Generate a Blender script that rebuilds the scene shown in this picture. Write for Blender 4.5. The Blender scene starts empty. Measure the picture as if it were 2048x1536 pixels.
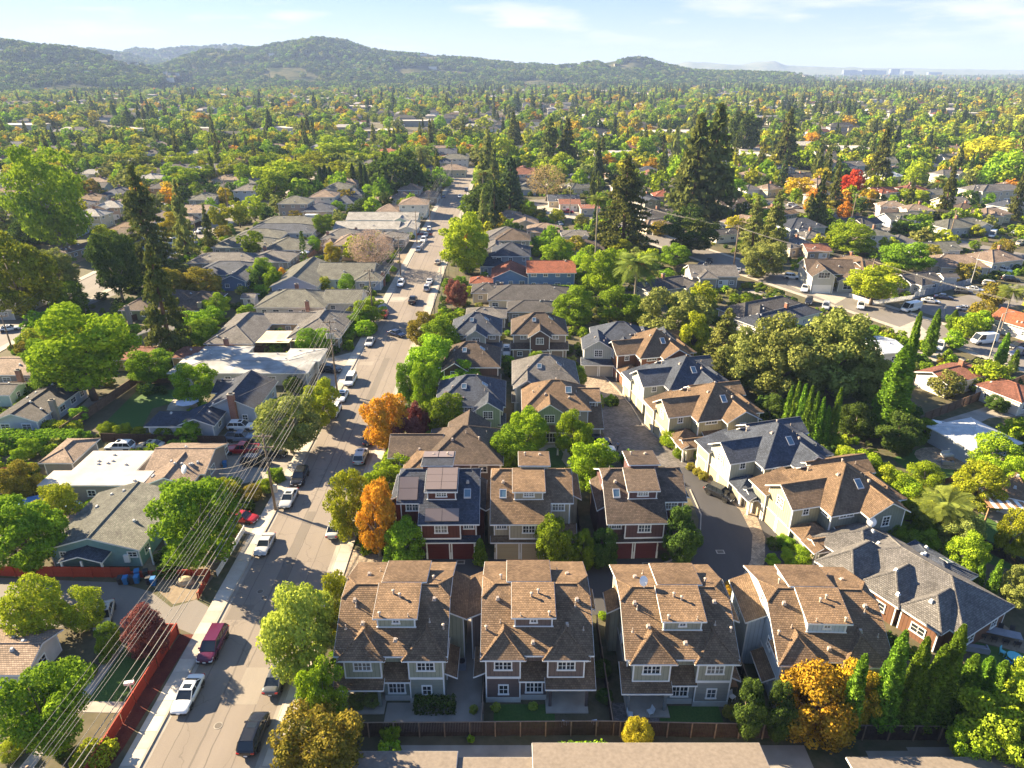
import bpy, math, random
import numpy as np
from mathutils import Vector, Matrix
random.seed(7)
R_ = math.radians
D = bpy.data
SC = bpy.context.scene
COL = SC.collection
# ---------------------------------------------------------------- camera, sky, sun, exposure
CAMH = 58.0; FPX = 1384.0; TILT = R_(24.5)
cam = D.objects.new('camera', D.cameras.new('camera')); COL.objects.link(cam)
cam.location = (0, 0, CAMH); cam.rotation_euler = (R_(90) - TILT, 0, 0)
cam.data.sensor_width = 36; cam.data.lens = FPX / 2048 * 36
cam.data.clip_start = 0.5; cam.data.clip_end = 40000
SC.camera = cam
SUN_EL = R_(25); SUN_AZ = math.atan2(-0.89, 0.45)
W = D.worlds.new('World'); SC.world = W; W.use_nodes = True
wn = W.node_tree; wn.nodes.clear()
wo = wn.nodes.new('ShaderNodeOutputWorld'); wb = wn.nodes.new('ShaderNodeBackground')
sky = wn.nodes.new('ShaderNodeTexSky'); sky.sky_type = 'NISHITA'; sky.sun_disc = False
sky.sun_elevation = SUN_EL; sky.sun_rotation = SUN_AZ; sky.air_density = 1.0; sky.dust_density = 0.0; sky.ozone_density = 1.5
wb.inputs['Strength'].default_value = 0.07
tc = wn.nodes.new('ShaderNodeTexCoord'); mp = wn.nodes.new('ShaderNodeMapping')
mp.inputs['Scale'].default_value = (5.0, 5.0, 30.0); mp.inputs['Location'].default_value = (1.7, 0.4, 0.3)
nz = wn.nodes.new('ShaderNodeTexNoise'); nz.inputs['Scale'].default_value = 1.0; nz.inputs['Detail'].default_value = 9; nz.inputs['Roughness'].default_value = 0.56
cr = wn.nodes.new('ShaderNodeValToRGB'); cr.color_ramp.elements[0].position = 0.49; cr.color_ramp.elements[1].position = 0.62
sx = wn.nodes.new('ShaderNodeSeparateXYZ')
mr = wn.nodes.new('ShaderNodeMapRange'); mr.inputs['From Min'].default_value = 0.004; mr.inputs['From Max'].default_value = 0.05
mr2 = wn.nodes.new('ShaderNodeMapRange'); mr2.inputs['From Min'].default_value = 0.11; mr2.inputs['From Max'].default_value = 0.045
mm = wn.nodes.new('ShaderNodeMath'); mm.operation = 'MULTIPLY'
mm2 = wn.nodes.new('ShaderNodeMath'); mm2.operation = 'MULTIPLY'
mx = wn.nodes.new('ShaderNodeMix'); mx.data_type = 'RGBA'
L = wn.links.new
L(tc.outputs['Generated'], mp.inputs['Vector']); L(mp.outputs[0], nz.inputs['Vector']); L(nz.outputs['Fac'], cr.inputs['Fac'])
L(tc.outputs['Generated'], sx.inputs[0]); L(sx.outputs['Z'], mr.inputs['Value']); L(sx.outputs['Z'], mr2.inputs['Value'])
L(cr.outputs['Color'], mm.inputs[0]); L(mr.outputs[0], mm.inputs[1]); L(mm.outputs[0], mm2.inputs[0]); L(mr2.outputs[0], mm2.inputs[1])
L(mm2.outputs[0], mx.inputs['Factor']);
hr = wn.nodes.new('ShaderNodeMapRange'); hr.inputs['From Min'].default_value = -0.02; hr.inputs['From Max'].default_value = 0.10; L(sx.outputs['Z'], hr.inputs['Value'])
hc = wn.nodes.new('ShaderNodeMix'); hc.data_type = 'RGBA'; hc.inputs[6].default_value = (1.32, 1.6, 1.9, 1); hc.inputs[7].default_value = (.55, .98, 2.05, 1); L(hr.outputs[0], hc.inputs['Factor'])
hm = wn.nodes.new('ShaderNodeMix'); hm.data_type = 'RGBA'; hm.inputs['Factor'].default_value = 0.8; L(sky.outputs[0], hm.inputs[6]); L(hc.outputs[2], hm.inputs[7])
L(hm.outputs[2], mx.inputs[6]); mx.inputs[7].default_value = (3.2, 3.15, 3.1, 1)
L(mx.outputs[2], wb.inputs['Color']); L(wb.outputs[0], wo.inputs['Surface'])
sl = D.lights.new('sun', 'SUN'); sl.energy = 5.0; sl.angle = R_(0.53); sl.color = (1.0, 0.81, 0.54)
so = D.objects.new('sun', sl); COL.objects.link(so); so.location = (-200, 100, 120)
sd = Vector((math.sin(SUN_AZ) * math.cos(SUN_EL), math.cos(SUN_AZ) * math.cos(SUN_EL), math.sin(SUN_EL)))
so.rotation_euler = sd.to_track_quat('Z', 'Y').to_euler()
SC.view_settings.view_transform = 'Standard'; SC.view_settings.look = 'None'
SC.view_settings.gamma = 1; SC.view_settings.exposure = 2.38; SC.view_settings.use_curve_mapping = False
SC.cycles.max_bounces = 5; SC.cycles.transparent_max_bounces = 6; SC.cycles.diffuse_bounces = 3; SC.cycles.glossy_bounces = 2
SC.cycles.volume_bounces = 0; SC.cycles.sample_clamp_indirect = 6
# ---------------------------------------------------------------- survey: pixel of the photo -> point of the place at height z
REG = {'A': (600, 1100, 3.4133), 'B': (1150, 1100, 3.4133), 'C': (750, 850, 3.1508), 'D': (1300, 850, 2.56), 'E': (0, 1050, 3.1508), 'F': (0, 700, 3.1508), 'G': (800, 600, 2.9257), 'Q': (1200, 600, 2.4151), 'I': (0, 350, 2.9257), 'J': (600, 300, 2.9257), 'K': (1250, 300, 2.5664), 'N': (0, 200, 4.0), 'O': (400, 250, 4.0), 'S': (850, 200, 4.0), 'T': (1300, 200, 4.0), 'U': (1700, 250, 5.12), 'V': (1650, 1000, 2.866), '': (0, 0, 1)}
ST, CT = math.sin(TILT), math.cos(TILT)
def P(r, x, y, z=0.0):
 o = REG[r]; x = o[0] + x / o[2]; y = o[1] + y / o[2]
 u = (x - 1024) / FPX; v = (y - 768) / FPX
 t = (CAMH - z) / (ST + v * CT)
 return (u * t, (CT - v * ST) * t)
def ztop(Y, r, y):
 y = REG[r][1] + y / REG[r][2]; v = (y - 768) / FPX
 return CAMH - Y * (ST + v * CT) / (CT - v * ST)
# ---------------------------------------------------------------- mesh builder
def tagp(o, label=None, cat=None, group=None, kind=None):
 if label: o['label'] = label
 if cat: o['category'] = cat
 if group: o['group'] = group
 if kind: o['kind'] = kind
 return o
def empty(name, loc=(0, 0, 0), rz=0, label=None, cat=None, group=None):
 o = D.objects.new(name, None); COL.objects.link(o); o.location = loc; o.rotation_euler = (0, 0, rz)
 o.empty_display_size = 0.3
 return tagp(o, label, cat, group)
def link(name, me, parent=None, loc=(0, 0, 0), rz=0, scale=(1, 1, 1)):
 o = D.objects.new(name, me); COL.objects.link(o)
 if parent: o.parent = parent
 o.location = loc; o.rotation_euler = (0, 0, rz); o.scale = scale
 return o
class MB:
 def __init__(s): s.v = []; s.f = []; s.m = []; s.mats = []
 def mi(s, mat):
  if mat not in s.mats: s.mats.append(mat)
  return s.mats.index(mat)
 def face(s, pts, mat):
  n = len(s.v); s.v += [tuple(p) for p in pts]; s.f.append(list(range(n, n + len(pts)))); s.m.append(s.mi(mat))
 def hull(s, b, t, mat, cap=True):
  n = len(b); k = len(s.v); s.v += [tuple(p) for p in b] + [tuple(p) for p in t]; mi = s.mi(mat)
  for i in range(n):
   j = (i + 1) % n; s.f.append([k + i, k + j, k + n + j, k + n + i]); s.m.append(mi)
  if cap:
   s.f.append([k + i for i in range(n)][::-1]); s.f.append([k + n + i for i in range(n)]); s.m += [mi, mi]
 def box(s, x0, y0, z0, x1, y1, z1, mat):
  s.hull([(x0, y0, z0), (x1, y0, z0), (x1, y1, z0), (x0, y1, z0)], [(x0, y0, z1), (x1, y0, z1), (x1, y1, z1), (x0, y1, z1)], mat)
 def obox(s, M, x0, y0, z0, x1, y1, z1, mat):
  c = [M @ Vector(p) for p in [(x0, y0, z0), (x1, y0, z0), (x1, y1, z0), (x0, y1, z0), (x0, y0, z1), (x1, y0, z1), (x1, y1, z1), (x0, y1, z1)]]
  s.hull(c[:4], c[4:], mat)
 def poly(s, pts, z0, z1, mat):
  s.hull([(p[0], p[1], z0) for p in pts], [(p[0], p[1], z1) for p in pts], mat)
 def tube(s, pts, rad, mat, n=6, cap=True):
  pts = [Vector(p) for p in pts]
  if not hasattr(rad, '__len__'): rad = [rad] * len(pts)
  k = len(s.v); mi = s.mi(mat)
  for i, p in enumerate(pts):
   d = (pts[min(i + 1, len(pts) - 1)] - pts[max(i - 1, 0)]).normalized()
   a = d.cross(Vector((0.13, 0.31, 0.94))) if abs(d.z) < 0.9 else d.cross(Vector((1, 0.1, 0)))
   a.normalize(); b = d.cross(a)
   for j in range(n):
    t = 2 * math.pi * j / n; s.v.append(tuple(p + (a * math.cos(t) + b * math.sin(t)) * rad[i]))
  for i in range(len(pts) - 1):
   for j in range(n):
    j2 = (j + 1) % n; s.f.append([k + i * n + j, k + i * n + j2, k + (i + 1) * n + j2, k + (i + 1) * n + j]); s.m.append(mi)
  if cap:
   e = k + (len(pts) - 1) * n
   s.f.append([k + j for j in range(n)][::-1]); s.f.append([e + j for j in range(n)]); s.m += [mi, mi]
 def mesh(s, name, smooth=False, uv=True):
  me = D.meshes.new(name); me.from_pydata(s.v, [], s.f)
  for m in s.mats: me.materials.append(m)
  me.polygons.foreach_set('material_index', s.m)
  if smooth: me.polygons.foreach_set('use_smooth', [True] * len(s.f))
  me.update()
  if uv:
   ul = me.uv_layers.new(name='UVMap'); buf = np.zeros(len(me.loops) * 2, dtype=np.float32)
   vs = s.v
   for p in me.polygons:
    n = p.normal
    if abs(n.z) > 0.999: ux, uy, uz, vx, vy, vz = 1, 0, 0, 0, 1, 0
    else:
     l = math.hypot(n.x, n.y); ux, uy, uz = -n.y / l, n.x / l, 0
     vx, vy, vz = n.y * uz - n.z * uy, n.z * ux - n.x * uz, n.x * uy - n.y * ux
    for li in p.loop_indices:
     q = vs[me.loops[li].vertex_index]
     buf[2 * li] = q[0] * ux + q[1] * uy; buf[2 * li + 1] = q[0] * vx + q[1] * vy + q[2] * vz
   ul.data.foreach_set('uv', buf)
  return me
 def build(s, name, parent=None, smooth=False, uv=True, loc=(0, 0, 0), rz=0):
  return link(name, s.mesh(name, smooth, uv), parent, loc, rz)
# ---------------------------------------------------------------- materials
MC = {}
def newmat(name):
 m = D.materials.new(name); m.use_nodes = True; nt = m.node_tree; b = nt.nodes['Principled BSDF']
 b.inputs['Specular IOR Level'].default_value = 0.3
 return m, nt, b
def nd(nt, t, **k):
 n = nt.nodes.new(t)
 for a, v in k.items():
  if a.startswith('i_'): n.inputs[a[2:].replace('_', ' ')].default_value = v
  else: setattr(n, a, v)
 return n
def c4(c): return (c[0], c[1], c[2], 1)
def mixc(nt, fac, a, b, blend='MIX'):
 n = nt.nodes.new('ShaderNodeMix'); n.data_type = 'RGBA'; n.blend_type = blend
 for s, v in ((0, fac), (6, a), (7, b)):
  if hasattr(v, 'links'): nt.links.new(v, n.inputs[s])
  else: n.inputs[s].default_value = c4(v) if isinstance(v, tuple) else v
 return n.outputs[2]
def bump(nt, b, h, dist, st=1.0):
 n = nt.nodes.new('ShaderNodeBump'); n.inputs['Distance'].default_value = dist; n.inputs['Strength'].default_value = st
 nt.links.new(h, n.inputs['Height']); nt.links.new(n.outputs[0], b.inputs['Normal'])
def plain(name, col, rough=0.7, var=0.12, scale=1.2, metal=0):
 if name in MC: return MC[name]
 m, nt, b = newmat(name)
 t = nd(nt, 'ShaderNodeTexCoord'); n = nd(nt, 'ShaderNodeTexNoise', i_Scale=scale, i_Detail=6.0)
 nt.links.new(t.outputs['Object'], n.inputs['Vector'])
 r = nd(nt, 'ShaderNodeMapRange'); r.inputs['From Min'].default_value = 0.3; r.inputs['From Max'].default_value = 0.7
 nt.links.new(n.outputs['Fac'], r.inputs['Value'])
 nt.links.new(mixc(nt, r.outputs[0], tuple(x * (1 - var) for x in col), tuple(min(1, x * (1 + var)) for x in col)), b.inputs['Base Color'])
 b.inputs['Roughness'].default_value = rough; b.inputs['Metallic'].default_value = metal
 MC[name] = m; return m
def shingle(name, col, row=0.21, wid=0.26, var=0.24, relief=0.075, mott=0.3):
 if name in MC: return MC[name]
 m, nt, b = newmat(name)
 uv = nd(nt, 'ShaderNodeUVMap')
 br = nd(nt, 'ShaderNodeTexBrick', offset=0.5)
 br.inputs['Scale'].default_value = 1.0; br.inputs['Brick Width'].default_value = wid; br.inputs['Row Height'].default_value = row
 br.inputs['Mortar Size'].default_value = row * 0.07; br.inputs['Mortar Smooth'].default_value = 0.3; br.inputs['Bias'].default_value = -0.1
 br.inputs['Color1'].default_value = c4(tuple(x * (1 - var) for x in col)); br.inputs['Color2'].default_value = c4(tuple(min(1, x * (1 + var)) for x in col))
 br.inputs['Mortar'].default_value = c4(tuple(x * 0.42 for x in col))
 nt.links.new(uv.outputs[0], br.inputs['Vector'])
 oi = nd(nt, 'ShaderNodeObjectInfo'); av = nd(nt, 'ShaderNodeVectorMath', operation='ADD'); sv = nd(nt, 'ShaderNodeVectorMath', operation='SCALE'); sv.inputs['Scale'].default_value = 3.0; nt.links.new(oi.outputs['Location'], sv.inputs[0]); nt.links.new(uv.outputs[0], av.inputs[0]); nt.links.new(sv.outputs[0], av.inputs[1])
 n = nd(nt, 'ShaderNodeTexNoise', i_Scale=0.45, i_Detail=6.0, i_Roughness=.62); nt.links.new(av.outputs[0], n.inputs['Vector'])
 r = nd(nt, 'ShaderNodeMapRange'); r.inputs['From Min'].default_value = 0.3; r.inputs['From Max'].default_value = 0.7
 r.inputs['To Min'].default_value = 1 - mott; r.inputs['To Max'].default_value = 1 + mott; nt.links.new(n.outputs['Fac'], r.inputs['Value'])
 n2 = nd(nt, 'ShaderNodeTexNoise', i_Scale=9.0, i_Detail=3.0); nt.links.new(uv.outputs[0], n2.inputs['Vector'])
 c = mixc(nt, 1.0, br.outputs['Color'], r.outputs[0], 'MULTIPLY')
 c2 = mixc(nt, 0.18, c, n2.outputs['Fac'], 'OVERLAY')
 nt.links.new(c2, b.inputs['Base Color'])
 s = nd(nt, 'ShaderNodeSeparateXYZ'); nt.links.new(uv.outputs[0], s.inputs[0])
 d = nd(nt, 'ShaderNodeMath', operation='DIVIDE'); d.inputs[1].default_value = row; nt.links.new(s.outputs['Y'], d.inputs[0])
 fr = nd(nt, 'ShaderNodeMath', operation='FRACT'); nt.links.new(d.outputs[0], fr.inputs[0])
 iv = nd(nt, 'ShaderNodeMath', operation='SUBTRACT'); iv.inputs[0].default_value = 1.0; nt.links.new(fr.outputs[0], iv.inputs[1])
 ad = nd(nt, 'ShaderNodeMath', operation='ADD'); nt.links.new(iv.outputs[0], ad.inputs[0])
 sb = nd(nt, 'ShaderNodeMath', operation='MULTIPLY'); sb.inputs[1].default_value = -0.6; nt.links.new(br.outputs['Fac'], sb.inputs[0]); nt.links.new(sb.outputs[0], ad.inputs[1])
 bump(nt, b, ad.outputs[0], relief)
 b.inputs['Roughness'].default_value = 0.92
 MC[name] = m; return m
def striped(name, col, pitch, axis='X', wdt=0.12, hgt=0.025, dark=0.55, var=0.08, rough=0.7):
 """lap siding (axis Y) or board and batten (axis X) drawn in metres on the wall's own UVs"""
 if name in MC: return MC[name]
 m, nt, b = newmat(name)
 uv = nd(nt, 'ShaderNodeUVMap'); s = nd(nt, 'ShaderNodeSeparateXYZ'); nt.links.new(uv.outputs[0], s.inputs[0])
 d = nd(nt, 'ShaderNodeMath', operation='DIVIDE'); d.inputs[1].default_value = pitch; nt.links.new(s.outputs[axis], d.inputs[0])
 fr = nd(nt, 'ShaderNodeMath', operation='FRACT'); nt.links.new(d.outputs[0], fr.inputs[0])
 lt = nd(nt, 'ShaderNodeMath', operation='LESS_THAN'); lt.inputs[1].default_value = wdt; nt.links.new(fr.outputs[0], lt.inputs[0])
 n = nd(nt, 'ShaderNodeTexNoise', i_Scale=0.8, i_Detail=5.0); nt.links.new(uv.outputs[0], n.inputs['Vector'])
 r = nd(nt, 'ShaderNodeMapRange'); r.inputs['From Min'].default_value = 0.3; r.inputs['From Max'].default_value = 0.7; nt.links.new(n.outputs['Fac'], r.inputs['Value'])
 base = mixc(nt, r.outputs[0], tuple(x * (1 - var) for x in col), tuple(min(1, x * (1 + var)) for x in col))
 k = nd(nt, 'ShaderNodeMath', operation='MULTIPLY'); k.inputs[1].default_value = 1 - dark; nt.links.new(lt.outputs[0], k.inputs[0])
 nt.links.new(mixc(nt, k.outputs[0], base, tuple(x * 0.25 for x in col)), b.inputs['Base Color'])
 bump(nt, b, lt.outputs[0] if axis == 'X' else fr.outputs[0], hgt)
 b.inputs['Roughness'].default_value = rough
 MC[name] = m; return m
def glassy(name, col, rough=0.05):
 if name in MC: return MC[name]
 m, nt, b = newmat(name); b.inputs['Base Color'].default_value = c4(col); b.inputs['Roughness'].default_value = rough
 b.inputs['Specular IOR Level'].default_value = 0.6; MC[name] = m; return m
def paint(name, col, rough=0.25):
 if name in MC: return MC[name]
 m, nt, b = newmat(name); b.inputs['Base Color'].default_value = c4(col); b.inputs['Roughness'].default_value = rough
 b.inputs['Coat Weight'].default_value = 0.6; b.inputs['Coat Roughness'].default_value = 0.06; MC[name] = m; return m
def leafmat(name, c1, c2, trans=0.27):
 if name in MC: return MC[name]
 m = D.materials.new(name); m.use_nodes = True; nt = m.node_tree; nt.nodes.clear()
 o = nd(nt, 'ShaderNodeOutputMaterial'); df = nd(nt, 'ShaderNodeBsdfDiffuse'); tr = nd(nt, 'ShaderNodeBsdfTranslucent'); ms = nd(nt, 'ShaderNodeMixShader'); ms.inputs[0].default_value = trans
 g = nd(nt, 'ShaderNodeNewGeometry'); oi = nd(nt, 'ShaderNodeObjectInfo'); t = nd(nt, 'ShaderNodeTexCoord')
 n = nd(nt, 'ShaderNodeTexNoise', i_Scale=2.6, i_Detail=3.0); nt.links.new(t.outputs['Object'], n.inputs['Vector'])
 a = nd(nt, 'ShaderNodeMath', operation='MULTIPLY_ADD'); a.inputs[1].default_value = 0.5; nt.links.new(g.outputs['Random Per Island'], a.inputs[0])
 r = nd(nt, 'ShaderNodeMapRange'); r.inputs['From Min'].default_value = 0.3; r.inputs['From Max'].default_value = 0.7; r.inputs['To Min'].default_value = 0.0; r.inputs['To Max'].default_value = 0.55
 nt.links.new(n.outputs['Fac'], r.inputs['Value']); nt.links.new(r.outputs[0], a.inputs[2])
 col = mixc(nt, a.outputs[0], c1, c2)
 hs = nd(nt, 'ShaderNodeHueSaturation'); nt.links.new(col, hs.inputs['Color'])
 h = nd(nt, 'ShaderNodeMapRange'); h.inputs['To Min'].default_value = 0.485; h.inputs['To Max'].default_value = 0.515; nt.links.new(oi.outputs['Random'], h.inputs['Value']); nt.links.new(h.outputs[0], hs.inputs['Hue'])
 v = nd(nt, 'ShaderNodeMapRange'); v.inputs['To Min'].default_value = 0.82; v.inputs['To Max'].default_value = 1.2; nt.links.new(oi.outputs['Random'], v.inputs['Value']); nt.links.new(v.outputs[0], hs.inputs['Value'])
 nt.links.new(hs.outputs[0], df.inputs[0]); nt.links.new(hs.outputs[0], tr.inputs[0])
 nt.links.new(df.outputs[0], ms.inputs[1]); nt.links.new(tr.outputs[0], ms.inputs[2]); nt.links.new(ms.outputs[0], o.inputs[0])
 MC[name] = m; return m
WHITE = plain('white_trim_paint', (0.78, 0.78, 0.76), 0.5, 0.05)
GLASS = glassy('window_glass', (0.030, 0.036, 0.042))
CURT = glassy('curtained_glass', (0.20, 0.195, 0.18), 0.12); GLASS3 = glassy('painted_reflection_glass', (0.07, 0.09, 0.11), 0.03)  # GLASS3: reflected sky put into the paler base colour, for variety among panes
GLASSB = glassy('skylight_glass', (0.10, 0.17, 0.22), 0.08)
CONC = plain('concrete', (0.35, 0.315, 0.265), 0.9, 0.16, 0.6)
CONC2 = plain('old_concrete', (0.28, 0.255, 0.22), 0.9, 0.2, 0.4)
BRICK = None
def brickmat():
 m, nt, b = newmat('red_brick'); uv = nd(nt, 'ShaderNodeUVMap'); br = nd(nt, 'ShaderNodeTexBrick')
 br.inputs['Scale'].default_value = 1; br.inputs['Brick Width'].default_value = .22; br.inputs['Row Height'].default_value = .075; br.inputs['Mortar Size'].default_value = .008
 br.inputs['Color1'].default_value = (.26, .085, .045, 1); br.inputs['Color2'].default_value = (.36, .14, .08, 1); br.inputs['Mortar'].default_value = (.33, .29, .25, 1)
 nt.links.new(uv.outputs[0], br.inputs['Vector']); nt.links.new(br.outputs['Color'], b.inputs['Base Color']); b.inputs['Roughness'].default_value = .9
 bump(nt, b, br.outputs['Fac'], -0.01); return m
BRICK = brickmat()
RF = {
 'brown': shingle('brown_shingles', (0.205, 0.134, 0.080)), 'umber': shingle('umber_shingles', (0.12, 0.088, 0.066)),
 'tan': shingle('tan_shingles', (0.27, 0.20, 0.15)), 'slate': shingle('slate_blue_shingles', (0.075, 0.088, 0.115)),
 'grey': shingle('grey_shingles', (0.165, 0.155, 0.145)), 'dark': shingle('charcoal_shingles', (0.085, 0.080, 0.080)),
 'blue': shingle('blue_grey_shingles', (0.058, 0.068, 0.092)), 'red': shingle('red_shingles', (0.28, 0.09, 0.05)),
 'terra': shingle('terracotta_tiles', (0.36, 0.13, 0.06), 0.3, 0.25, 0.2, 0.05), 'redbrown': shingle('red_brown_shingles', (0.24, 0.10, 0.065)),
 'greygreen': shingle('grey_green_shingles', (0.15, 0.15, 0.125)),
 'pale': shingle('pale_grey_shingles', (0.34, 0.33, 0.31)), 'white': plain('white_membrane_roof', (0.40, 0.37, 0.33), 0.8, 0.2, 0.35),
 'gravel': plain('beige_gravel_roof', (0.185, 0.155, 0.128), 0.95, 0.15, 3.0), 'patchy': plain('patched_tar_roof', (0.30, 0.30, 0.29), 0.9, 0.4, 0.3),
 'metal': striped('pale_corrugated_metal', (0.52, 0.55, 0.58), 0.25, 'X', 0.35, 0.04, 0.75, 0.2, 0.45),
}
def WL(kind, name, col):
 if kind == 'lap': return striped(name + '_lap_siding', col, 0.20, 'Y', 0.14, 0.02, 0.45)
 if kind == 'bat': return striped(name + '_board_and_batten', col, 0.42, 'X', 0.13, 0.03, 0.62)
 return plain(name + '_stucco', col, 0.85, 0.08, 1.5)
# ---------------------------------------------------------------- houses
_win = {}
def window(parent, x, y, z, ang, w, h, cols=2, rows=2, trim=WHITE, pane=GLASS):
 """a window on a wall; ang is the wall's facing (0 = towards -Y)"""
 key = (round(w, 2), round(h, 2), cols, rows, trim.name, pane.name)
 if key not in _win:
  b = MB(); bw = 0.13; o = 0.07
  b.box(-w/2, -o, -h/2, -w/2+bw, 0.03, h/2, trim); b.box(w/2-bw, -o, -h/2, w/2, 0.03, h/2, trim)
  b.box(-w/2+bw, -o, h/2-bw, w/2-bw, 0.03, h/2, trim); b.box(-w/2-.05, -o-.04, -h/2-.03, w/2+.05, 0.03, -h/2+bw-.01, trim)
  iw = w - 2*bw; ih = h - 2*bw
  for i in range(1, cols):
   xx = -iw/2 + iw*i/cols; t = 0.055 if cols == 4 and i == 2 else 0.028
   b.box(xx-t, -o+.02, -ih/2, xx+t, 0.02, ih/2, trim)
  for i in range(1, rows):
   zz = -ih/2 + ih*i/rows; b.box(-iw/2, -o+.025, zz-.024, iw/2, 0.015, zz+.024, trim)
  g = MB(); g.box(-iw/2, -0.022, -ih/2, iw/2, 0.02, ih/2, pane)
  _win[key] = (b.mesh('window_frame', uv=False), g.mesh('pane', uv=False))
 a, g = _win[key]
 f = link('window', a, parent, (x, y, z), ang); link('pane', g, f)
 return f
_gar = {}
def garage(parent, x, y, z, ang, w, h, mat, trim=WHITE):
 key = (round(w, 2), round(h, 2), mat.name, trim.name)
 if key not in _gar:
  b = MB()
  for i in range(4):
   z0 = h*i/4; b.box(-w/2, -0.02, z0+.012, w/2, 0.05, z0+h/4-.012, mat)
  b.box(-w/2, 0.0, 0, w/2, 0.04, h, mat)
  t = MB(); t.box(-w/2-.16, -.06, 0, -w/2, .04, h+.16, trim); t.box(w/2, -.06, 0, w/2+.16, .04, h+.16, trim); t.box(-w/2, -.06, h, w/2, .04, h+.16, trim)
  _gar[key] = (b.mesh('garage_door', uv=False), t.mesh('door_trim', uv=False))
 a, g = _gar[key]
 f = link('garage_door', a, parent, (x, y, z), ang); link('door_trim', g, f); return f
_door = {}
def door(parent, x, y, z, ang, mat, w=0.95, h=2.1):
 key = (mat.name, w, h)
 if key not in _door:
  b = MB(); b.box(-w/2, -.03, 0, w/2, .04, h, mat); b.box(-w/2-.12, -.05, 0, -w/2, .04, h+.12, WHITE); b.box(w/2, -.05, 0, w/2+.12, .04, h+.12, WHITE); b.box(-w/2, -.05, h, w/2, .04, h+.12, WHITE)
  b.box(w/2-.16, -.07, .98, w/2-.1, -.03, 1.06, MC['dark_metal'])
  _door[key] = b.mesh('door', uv=False)
 return link('door', _door[key], parent, (x, y, z), ang)
plain('dark_metal', (0.05, 0.05, 0.05), 0.5)
def roof_solid(b, verts, faces, t, top, trim, caps=True):
 """a roof skin given thickness t: tops, undersides and a fascia along every open edge"""
 eg = {}
 for f in faces:
  for i in range(len(f)):
   e = (f[i], f[(i+1) % len(f)]); eg[e] = f
 for f in faces:
  b.face([verts[i] for i in f], top)
  b.face([(verts[i][0], verts[i][1], verts[i][2]-t) for i in reversed(f)], trim)
 for (i, j), f in eg.items():
  if (j, i) not in eg:
   p, q = verts[i], verts[j]
   d = Vector((q[1]-p[1], p[0]-q[0], 0));
   if d.length < 1e-6: continue
   d = d.normalized() * 0.03; up = -0.03
   b.hull([(p[0], p[1], p[2]-t-.05), (q[0], q[1], q[2]-t-.05), (q[0]+d.x, q[1]+d.y, q[2]-t-.05), (p[0]+d.x, p[1]+d.y, p[2]-t-.05)],
                   [(p[0], p[1], p[2]+up), (q[0], q[1], q[2]+up), (q[0]+d.x, q[1]+d.y, q[2]+up), (p[0]+d.x, p[1]+d.y, p[2]+up)], trim)
  elif caps and i < j:
   p, q = Vector(verts[i]), Vector(verts[j]); g = eg[(j, i)]
   cf = sum((Vector(verts[k]) for k in f), Vector()) / len(f); cg = sum((Vector(verts[k]) for k in g), Vector()) / len(g)
   if (cf.z + cg.z) / 2 < (p.z + q.z) / 2 + .02:
    d = (q - p);
    if d.length < .3: continue
    s = Vector((-d.y, d.x, 0))
    if s.length < 1e-5: continue
    s = s.normalized() * 0.13; drop = Vector((0, 0, 0.035)); h = Vector((0, 0, 0.055)); lo = Vector((0, 0, -0.05))
    b.hull([p-s+lo, q-s+lo, q+s+lo, p+s+lo], [p-s*.55+h, q-s*.55+h, q+s*.55+h, p+s*.55+h], top)
def wing(kind, x0, x1, y0, y1, z, pitch=26, ax=None, o=0.45, z0=0, **k):
 """one rectangular block of a house in house coordinates; z is the height where roof meets wall"""
 return dict(kind=kind, x0=x0, x1=x1, y0=y0, y1=y1, z=z, t=math.tan(R_(pitch)), ax=ax or ('x' if x1-x0 >= y1-y0 else 'y'), o=o, z0=z0, **k)
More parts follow.
